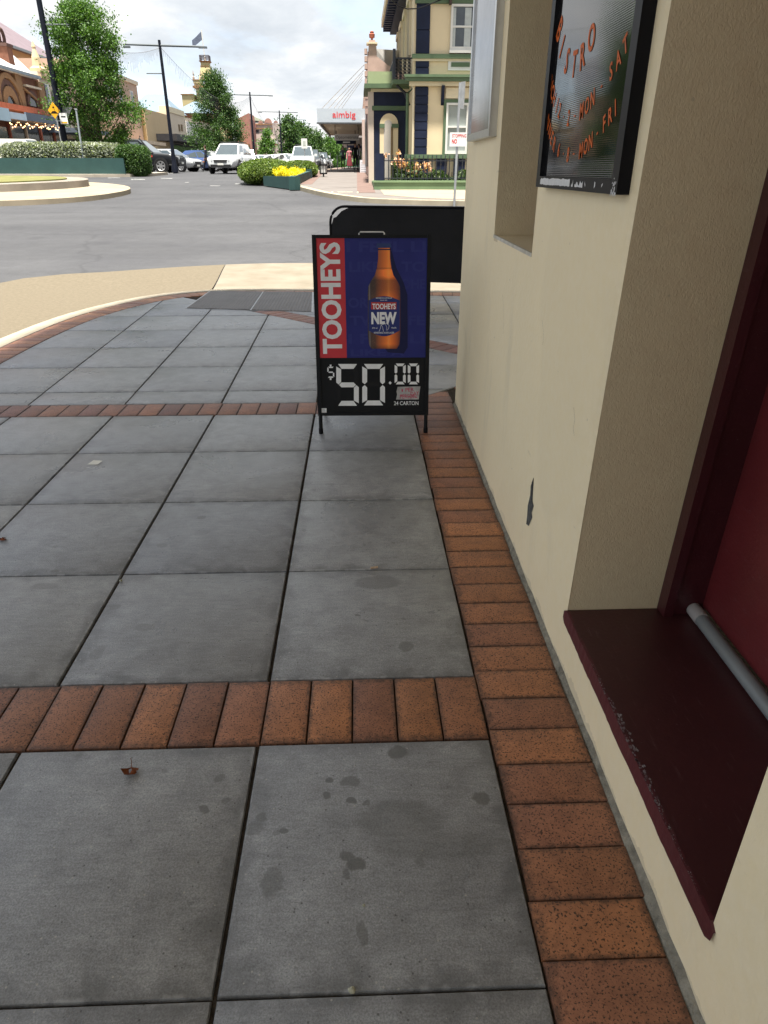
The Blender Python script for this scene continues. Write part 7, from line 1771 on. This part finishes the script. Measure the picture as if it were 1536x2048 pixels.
SHAPES = {
 'suv': dict(L=4.75, W=1.88, H=1.74, belt=1.06, hood=.98, r=.365, wx=1.38, gb=(-2.26, 1.00), gr=(-2.02, .10), stations=[(-2.38, .50, .92, .82), (-2.34, .38, 1.03, .89), (-1.95, .33, 1.06, .93), (-.5, .30, 1.06, .94), (.95, .30, 1.05, .94), (1.05, .30, 1.04, .94), (1.85, .32, .99, .92), (2.22, .36, .92, .87), (2.36, .42, .80, .78)]),
 'sedan': dict(L=4.7, W=1.82, H=1.46, belt=.93, hood=.86, r=.325, wx=1.36, gb=(-1.75, 1.05), gr=(-1.05, .18), stations=[(-2.34, .45, .82, .78), (-2.30, .34, .94, .85), (-1.75, .26, .97, .89), (-.5, .24, .93, .91), (1.0, .24, .92, .91), (1.1, .24, .91, .91), (1.85, .26, .84, .89), (2.22, .30, .76, .84), (2.34, .38, .66, .75)]),
 'hatch': dict(L=4.3, W=1.80, H=1.50, belt=.95, hood=.90, r=.325, wx=1.28, gb=(-2.02, 1.00), gr=(-1.55, .10), stations=[(-2.14, .45, .86, .80), (-2.10, .34, .94, .86), (-1.6, .26, .96, .89), (-.4, .24, .95, .90), (.95, .24, .94, .90), (1.05, .24, .93, .90), (1.7, .26, .87, .88), (2.02, .30, .78, .83), (2.14, .38, .68, .74)]),
 'van': dict(L=4.7, W=1.80, H=1.95, belt=1.10, hood=1.02, r=.33, wx=1.30, gb=(-2.25, 1.75), gr=(-2.15, 1.05), stations=[(-2.34, .45, 1.0, .84), (-2.31, .34, 1.08, .88), (-1.8, .28, 1.10, .90), (-.4, .26, 1.10, .90), (1.0, .26, 1.10, .90), (1.3, .26, 1.08, .90), (1.9, .28, 1.00, .88), (2.2, .32, .88, .84), (2.34, .40, .75, .76)]),
}
def car(label, loc, heading, kind, pm, extra=(), group='cars parked and waiting along the street', nm='parked_car', scale=1.0, trim=None):
    S_ = SHAPES[kind]; t = thing(nm, label, 'car', (0, 0, 0), group, local=True)
    body = MB(); n = 12; v = []
    for (x, zb, zt, w) in S_['stations']:
        zm = zb + (zt - zb) * .55
        half = [(w * .80, zb), (w * .97, zb + .14), (w, zm), (w * .975, zt - .12), (w * .91, zt - .03), (w * .70, zt)]
        v += [(x, y, z) for y, z in half] + [(x, -y, z) for y, z in half[::-1]]
    m_ = len(S_['stations']); fs = [(i * n + k, i * n + (k + 1) % n, (i + 1) * n + (k + 1) % n, (i + 1) * n + k) for i in range(m_ - 1) for k in range(n)]
    fs += [tuple(range(n)), tuple(range((m_ - 1) * n, m_ * n))]
    body.add(v, fs)
    # greenhouse
    (b0, b1), (r0, r1), H, belt = S_['gb'], S_['gr'], S_['H'], S_['belt'] - .035; wb, wr = S_['W'] / 2 * .90, S_['W'] / 2 * .70
    zb_f = belt if kind != 'van' else belt - .04
    g = [(b0, wb, belt), (b1, wb * .94, zb_f), (r0, wr * .97, H - .05), ((r0 + r1) / 2, wr, H - .015), (r1, wr * .95, H - .045)]
    gv = [(x, y, z) for x, y, z in g] + [(x, -y, z) for x, y, z in g] + [((r0 + r1) / 2, 0, H), (r0 + .03, 0, H - .02), (r1 - .02, 0, H - .015)]
    body.add(gv, [(0, 1, 4, 3), (0, 3, 2), (5, 8, 9, 6), (5, 7, 8), (2, 3, 10, 11), (3, 4, 12, 10), (7, 11, 10, 8), (8, 10, 12, 9), (0, 2, 11, 7, 5), (1, 6, 9, 12, 4)])
    bo = body.build('body', pm, t, smooth=42)
    def lerp3(a, b_, f): return Vector(a).lerp(Vector(b_), f)
    def panel(q, ins, nm_, m=M_CGLASS, lift=.008, parent=t):
        q = [Vector(p) for p in q]; c = sum(q, Vector()) / len(q); nr = (q[1] - q[0]).cross(q[2] - q[0]).normalized()
        if nr.dot(c - Vector((0, 0, .8))) < 0: nr = -nr
        q = [c + (p - c) * ins for p in q]; return MB().plate([p - nr * .02 for p in q], nr * (.02 + lift)).build(nm_, m, parent)
    G = [Vector(p) for p in gv]
    panel([G[1], G[6], G[9], G[4]], .90, 'windscreen'); panel([G[0], G[5], G[7], G[2]], .86, 'rear_window')
    for s in (0, 5):
        B0, B1, T0, T1 = G[0 + s], G[1 + s], G[2 + s], G[4 + s]
        def pt(f, h_):
            return B0.lerp(B1, f).lerp(T0.lerp(T1, f), h_)
        for (fa, fb) in ((.07, .32), (.34, .62), (.65, .93)) if kind != 'hatch' else ((.08, .46), (.50, .92)):
            if kind == 'sedan' and fa < .1: fa = .12
            panel([pt(fa, .12), pt(fb, .12), pt(fb, .86), pt(fa, .86)], 1.0, 'side_window')
        sg = 1 if s == 0 else -1
        MB().box(S_['gb'][1] - .38, S_['gb'][1] - .22, min(sg * wb * 1.02, sg * (wb + .22)), max(sg * wb * 1.02, sg * (wb + .22)), belt + .02, belt + .18).build('mirror', pm, t)
    fx = S_['stations'][-1][0]; fw_ = S_['stations'][-1][3]; zt_f = S_['stations'][-2][2]; zf = S_['stations'][-1][2]
    for s in (-1, 1):
        MB().plate([(fx - .17, s * fw_ * 1.09, zt_f - .20), (fx - .005, s * fw_ * .66, zt_f - .22), (fx - .01, s * fw_ * .62, zt_f - .05), (fx - .20, s * fw_ * 1.08, zt_f - .03)], (.035, s * .012, .01)).build('headlight', M_LENS, t)
        rx = S_['stations'][0][0]; MB().box(rx - .02, rx + .05, min(s * .56, s * .84), max(s * .56, s * .84), zt_f - .1, zt_f + .10).build('tail_light', M_TAIL, t)
        for wx in (S_['wx'], -S_['wx']):
            yo = s * (S_['W'] / 2 - .09)
            MB().wheel((wx, s * (S_['W'] / 2 - .055), S_['r'] + .015), S_['r'] * 1.16, .12, n=20).build('wheel_arch', trim or M_PLAST, t)
            w_ = MB().wheel((wx, s * (S_['W'] / 2 - .07), S_['r']), S_['r'], .22, n=22).build('wheel', M_TYRE, t)
            rm = MB(); y_ = s * (S_['W'] / 2 + .045); r_ = S_['r'] * .66
            rm.wheel((wx, y_ - s * .012, S_['r']), S_['r'] * .20, .03, n=12)
            for k in range(6):
                a = 2 * math.pi * k / 6; d = Vector((math.cos(a), 0, math.sin(a))); e_ = Vector((-math.sin(a), 0, math.cos(a))); c0 = Vector((wx, y_, S_['r']))
                rm.plate([c0 + d * .05 - e_ * .035, c0 + d * r_ - e_ * .055, c0 + d * r_ + e_ * .055, c0 + d * .05 + e_ * .035], (0, -s * .02, 0))
            ring = [Vector((wx + r_ * math.cos(a), y_ - s * .005, S_['r'] + r_ * math.sin(a))) for a in [2 * math.pi * k / 20 for k in range(21)]]
            rm.tube(ring, .022, 5, caps=False); rm.build('rim', M_RIM, w_)
    MB().plate([(fx + .004, -fw_ * .50, zf - .20), (fx + .004, fw_ * .50, zf - .20), (fx - .012, fw_ * .56, zf - .04), (fx - .012, -fw_ * .56, zf - .04)], (.012, 0, 0)).build('grille', M_PLAST, t)
    MB().box(fx - .05, fx + .022, -fw_ * .82, fw_ * .82, S_['stations'][-1][1] - .07, S_['stations'][-1][1] + .09).build('lower_intake', M_PLAST, t)
    MB().box(fx + .017, fx + .026, -.19, .19, zf - .33, zf - .22).build('number_plate', M_PLATE2, t)
    if 'rack' in extra:
        for s in (-1, 1): MB().tube([(r0 + .2, s * wr * .9, H + .05), (r1 - .1, s * wr * .9, H + .05)], .022, 6).build('roof_rail', M_PLAST, t)
        for x in (r0 + .5, r1 - .4): MB().box(x, x + .07, -wr * .9, wr * .9, H + .06, H + .09).build('cross_bar', M_PLAST, t)
    if 'snorkel' in extra:
        MB().tube([(.95, -.88, 1.0), (.62, -.80, 1.35), (.22, -.72, 1.78), (.30, -.72, 1.90)], .045, 6).build('snorkel', M_PLAST, t)
    if 'sidestep' in extra:
        for s in (-1, 1): MB().box(-.9, .9, min(s * .86, s * 1.0), max(s * .86, s * 1.0), .36, .42).build('side_step', M_RIM, t)
    if 'decal' in extra:
        for s in (-1, 1): MB().plate([(.25, s * .947, .78), (.95, s * .947, .82), (.95, s * .947, .92), (.60, s * .95, .90)], (0, s * .004, 0)).build('decal', mat('red_decal', (0.40, 0.05, 0.03), 0.4, 0.4), t)
    if 'stripe' in extra:
        for s in (-1, 1):
            for k in range(10): MB().plate([(-1.7 + k * .34, s * .925, .62 + .10 * (k % 2)), (-1.4 + k * .34, s * .925, .62 + .10 * (k % 2)), (-1.4 + k * .34, s * .925, .71 + .10 * (k % 2)), (-1.7 + k * .34, s * .925, .71 + .10 * (k % 2))], (0, s * .006, 0)).build('stripe_block', mat('blue_stripe', (0.03, 0.08, 0.42), 0.4, 0.4) if k % 3 else mat('orange_stripe', (0.45, 0.18, 0.08), 0.4, 0.4), t)
    t.location = loc; t.rotation_euler = (0, 0, heading); t.scale = (scale,) * 3
    return t
P_WHITE, P_BLACK, P_SILV, P_GREY = paint('white', (0.62, 0.64, 0.65)), paint('black', (0.010, 0.011, 0.014)), paint('silver', (0.38, 0.39, 0.40)), paint('grey', (0.12, 0.13, 0.15))
P_BLUE, P_DGREY, P_CREAM = paint('slate_blue', (0.045, 0.085, 0.22)), paint('charcoal', (0.035, 0.037, 0.042)), paint('warm_white', (0.58, 0.56, 0.50))
def cl(px_, py_, Y): p = at(px_, py_, Y); return (p.x, Y, rz(Y) + .005)
car('black four wheel drive with a snorkel beside the round green hedge', cl(287, 330, 51.5), math.radians(-5), 'suv', P_BLACK, ('snorkel', 'sidestep', 'decal'), scale=1.12)
car('silver hatchback parked just behind the black four wheel drive', cl(345, 325, 57), math.radians(-20), 'hatch', P_SILV)
car('slate blue sedan with a blue chequered stripe behind the crossing pedestrian', cl(405, 322, 59.5), math.radians(-12), 'sedan', P_BLUE, ('stripe',))
car('silver grey wagon just left of the front-facing white four wheel drive', cl(422, 322, 66), math.radians(-30), 'hatch', P_SILV)
car('white van with only its roof showing behind the front-facing white four wheel drive', cl(436, 318, 76), math.radians(-40), 'van', P_WHITE)
car('front-facing white four wheel drive with roof bars on the roadway left of the kerb hedge', cl(463, 330, 49.5), math.radians(-97), 'suv', P_WHITE, ('rack',), scale=.99)
car('grey van just right of the front-facing white four wheel drive', cl(497, 318, 84), math.radians(-85), 'van', P_GREY)
car('white hatchback above the kerb hedge, leftmost of the three parked there', cl(523, 316, 88), math.radians(-55), 'hatch', P_WHITE)
car('white sedan above the kerb hedge, middle of the three parked there', cl(551, 316, 82), math.radians(-55), 'sedan', P_WHITE)
car('white sedan above the kerb hedge, nearest the white parked four wheel drive', cl(577, 316, 78), math.radians(-55), 'hatch', P_WHITE)
car('white parked four wheel drive behind the small parking sign', cl(607, 335, 56), math.radians(-88), 'suv', P_WHITE, ('rack',), scale=.97)
car('charcoal car with a pale bonnet parked behind the litter bin', (-3.75, 63, rz(63) + .005), math.radians(-88), 'suv', P_DGREY, scale=.93)
for i, (px_, Y, k_, p_, lab_) in enumerate(((661, 70, 'hatch', P_GREY, 'dark grey parked car next beyond the charcoal car at the kerb'), (668, 77, 'sedan', P_SILV, 'silver parked car third along the far kerb'), (672, 85, 'suv', P_DGREY, 'dark parked four wheel drive fourth along the far kerb'), (679, 95, 'hatch', P_WHITE, 'white parked car farthest along the far kerb'))):
    car(lab_, (-3.9, Y, rz(Y) + .005), math.radians(-89), k_, p_)
car('pale van behind the left end of the grey hedge', cl(34, 305, 50), math.radians(-10), 'van', P_CREAM)
car('white car roof showing above the grey hedge under the yellow sign', cl(126, 305, 52), math.radians(-8), 'hatch', P_WHITE, scale=1.1)
car('long silver utility showing above the grey hedge below the large tree', cl(183, 305, 54), math.radians(-6), 'van', paint('pale_green', (0.36, 0.42, 0.42)), scale=.93)

# ================================================================== people
M_SKIN = mat('skin', (0.42, 0.25, 0.17), 0.6, 0.3, var=0.06); 
def person(label, loc, facing, shirt, legs, hair, stride=.25, arm=.2, height=1.72, group='pedestrians', dress=False, shoes=(0.02, 0.02, 0.02)):
    t = thing('person', label, 'person', (0, 0, 0), group, local=True)
    # one continuous body grown over a skeleton (x forward, y left)
    V = [((0, 0, .95), .125), ((0, 0, 1.12), .115), ((0, 0, 1.30), .135), ((0, 0, 1.42), .105), ((0, 0, 1.50), .050), ((.015, 0, 1.555), .058), ((.02, 0, 1.63), .085), ((.012, 0, 1.70), .062)]
    E = [(0, 1), (1, 2), (2, 3), (3, 4), (4, 5), (5, 6), (6, 7)]
    for s in (-1, 1):
        st_ = stride * s; b_ = len(V)
        V += [((0, s * .095, .90), .085), ((st_ * .45, s * .10, .50), .060), ((st_ * 1.0 - (.06 if s < 0 else 0), s * .10, .09), .040), ((st_ * 1.0 + .10, s * .11, .035), .032)]
        E += [(0, b_), (b_, b_ + 1), (b_ + 1, b_ + 2), (b_ + 2, b_ + 3)]
        b_ = len(V); sw = -arm * s
        V += [((0, s * .185, 1.40), .056), ((sw * .4, s * .235, 1.13), .042), ((sw * 1.0 + .06, s * .235, .90), .030), ((sw * 1.1 + .09, s * .228, .845), .026)]
        E += [(3, b_), (b_, b_ + 1), (b_ + 1, b_ + 2), (b_ + 2, b_ + 3)]
        hb = V[-1][0]
        for k in range(4):                      # four fingers and a thumb
            i0 = len(V); V += [((hb[0] + .012 * (k - 1.5), hb[1], hb[2] - .035), .0095), ((hb[0] + .016 * (k - 1.5) + .012, hb[1] - s * .008, hb[2] - .075 - .008 * (k in (1, 2))), .0085)]
            E += [(b_ + 3, i0), (i0, i0 + 1)]
        i0 = len(V); V += [((hb[0] + .032, hb[1] - s * .006, hb[2] - .015), .0095), ((hb[0] + .045, hb[1] - s * .010, hb[2] - .045), .008)]; E += [(b_ + 3, i0), (i0, i0 + 1)]
    me = bpy.data.meshes.new('body'); me.from_pydata([p for p, r in V], E, []); o = bpy.data.objects.new('body', me); COL.objects.link(o)
    md = o.modifiers.new('skin', 'SKIN'); md.use_smooth_shade = True
    for i, (p, r) in enumerate(V):
        sv = me.skin_vertices[0].data[i]; sv.radius = (r, r * (.72 if 1 <= i <= 3 else 1)) if i > 7 or i < 4 else (r, r); sv.use_root = (i == 0)
    for i in (0, 1, 2, 3): me.skin_vertices[0].data[i].radius = (V[i][1] * .85, V[i][1] * 1.15)
    o.modifiers.new('sub', 'SUBSURF').levels = 1
    bpy.context.view_layer.update(); dg = bpy.context.evaluated_depsgraph_get(); m2 = bpy.data.meshes.new_from_object(o.evaluated_get(dg)); bpy.data.objects.remove(o)
    m2.materials.clear()
    for c_, nm_ in ((M_SKIN, 0), (shirt, 1), (legs, 2), (flat('shoe_black', shoes), 3)): m2.materials.append(c_)
    for p in m2.polygons:
        c_ = p.center
        if c_.z > 1.47 or (abs(c_.y) > .205 and c_.z < .93): p.material_index = 0
        elif c_.z < .085: p.material_index = 3
        elif c_.z < .98 and abs(c_.y) < .205: p.material_index = 2
        else: p.material_index = 1
    link('body', m2, t)
    hm = MB(); hm.lathe([(.02, .115), (.06, .10), (.088, .05), (.096, 0), (.09, -.05), (.06, -.085)], (-.012, 0, 1.655), 12); hm.v = [(x - (.0 if x < .03 else (x - .03) * .55 if z < 1.70 else 0), y, z) for x, y, z in hm.v]; hm.build('hair', hair, t, smooth=60)
    fc = MB(); fc.lathe([(.006, -.018), (.013, 0), (.005, .03)], (.108, 0, 1.625), 6); fc.build('nose', M_SKIN, t)
    for s in (-1, 1):
        MB().lathe([(.003, -.008), (.009, 0), (.003, .008)], (.094, s * .032, 1.648), 6).build('eye', M_BLACK, t); MB().lathe([(.008, -.03), (.02, 0), (.008, .03)], (.015, s * .088, 1.635), 6).build('ear', M_SKIN, t)
    MB().box(.092, .102, -.022, .022, 1.583, 1.590).build('mouth', flat('lips', (0.30, 0.10, 0.09)), t)
    if dress:
        MB().lathe([(.14, 1.08), (.16, .95), (.23, .6), (.27, .28)], (0, 0, 0), 16).build('skirt', legs, t, smooth=60)
    k = height / 1.76; t.location = loc; t.rotation_euler = (0, 0, facing); t.scale = (k, k, k); return t
C_NAVY, C_BLK, C_DKB = flat('cloth_navy', (0.018, 0.022, 0.035), .85), flat('cloth_black', (0.010, 0.010, 0.012), .85), flat('hair_dark', (0.03, 0.02, 0.015), .7)
C_MAR, C_PINK, C_PALE, C_GR = flat('cloth_maroon', (0.16, 0.030, 0.040), .85), flat('cloth_rose', (0.42, 0.16, 0.18), .85), flat('cloth_pale', (0.50, 0.48, 0.50), .85), flat('cloth_grey', (0.11, 0.11, 0.13), .85)
person('person in dark clothes walking across the road before the slate blue sedan', cl(413, 325, 56), math.radians(170), C_NAVY, C_BLK, C_DKB, .24, .16)
fpz = lambda Y: gk(Y) + .005
person('person in a maroon long skirt walking on the far footpath', (at(699, 325, 68).x, 68, fpz(68)), math.radians(-95), C_PINK, C_MAR, C_DKB, .15, .12, dress=True)
person('person in black standing on the far footpath by the black folding sign', (at(711, 325, 54).x, 54, fpz(54)), math.radians(-80), C_BLK, C_BLK, C_DKB, .08, .08)
person('person in pale top standing nearest the shopfronts on the far footpath', (at(718, 325, 58).x, 58, fpz(58)), math.radians(-110), C_PALE, C_GR, C_DKB, .12, .1)
person('person in grey walking on the far footpath beside the parked cars', (at(686, 325, 64).x, 64, fpz(64)), math.radians(-90), C_GR, C_NAVY, C_DKB, .2, .15)

# ================================================================== road markings
M_LINE = mat('road_paint', (0.60, 0.60, 0.58), 0.7, 0.2, var=0.12, scale=3)
def mark(px0, px1, py, w, label=None):
    a = None
    for (x, n_) in ((px0, 0), (px1, 1)):
        d = ray(x, py); tt = 5.0
        while CAM.z + d.z * tt > rz((CAM + d * tt).y) and tt < 300: tt += .02
        p = CAM + d * tt
        if a is None: a = p
        else: b_ = p
    d = (b_ - a); d.z = 0; d.normalize(); nr = Vector((-d.y, d.x, 0)) * w
    mb = MB(); q = [a - nr, b_ - nr, b_ + nr, a + nr]; mb.add([(p.x, p.y, rz(p.y) + .006) for p in q], [(0, 1, 2, 3)]); struct(mb.build('lane_marking', M_LINE))
mark(262, 290, 359, .10); mark(322, 345, 357, .08); mark(305, 352, 346.5, .22); mark(470, 500, 368, .07); mark(370, 378, 365, .05); mark(420, 440, 372, .05); mark(216, 240, 356, .08)
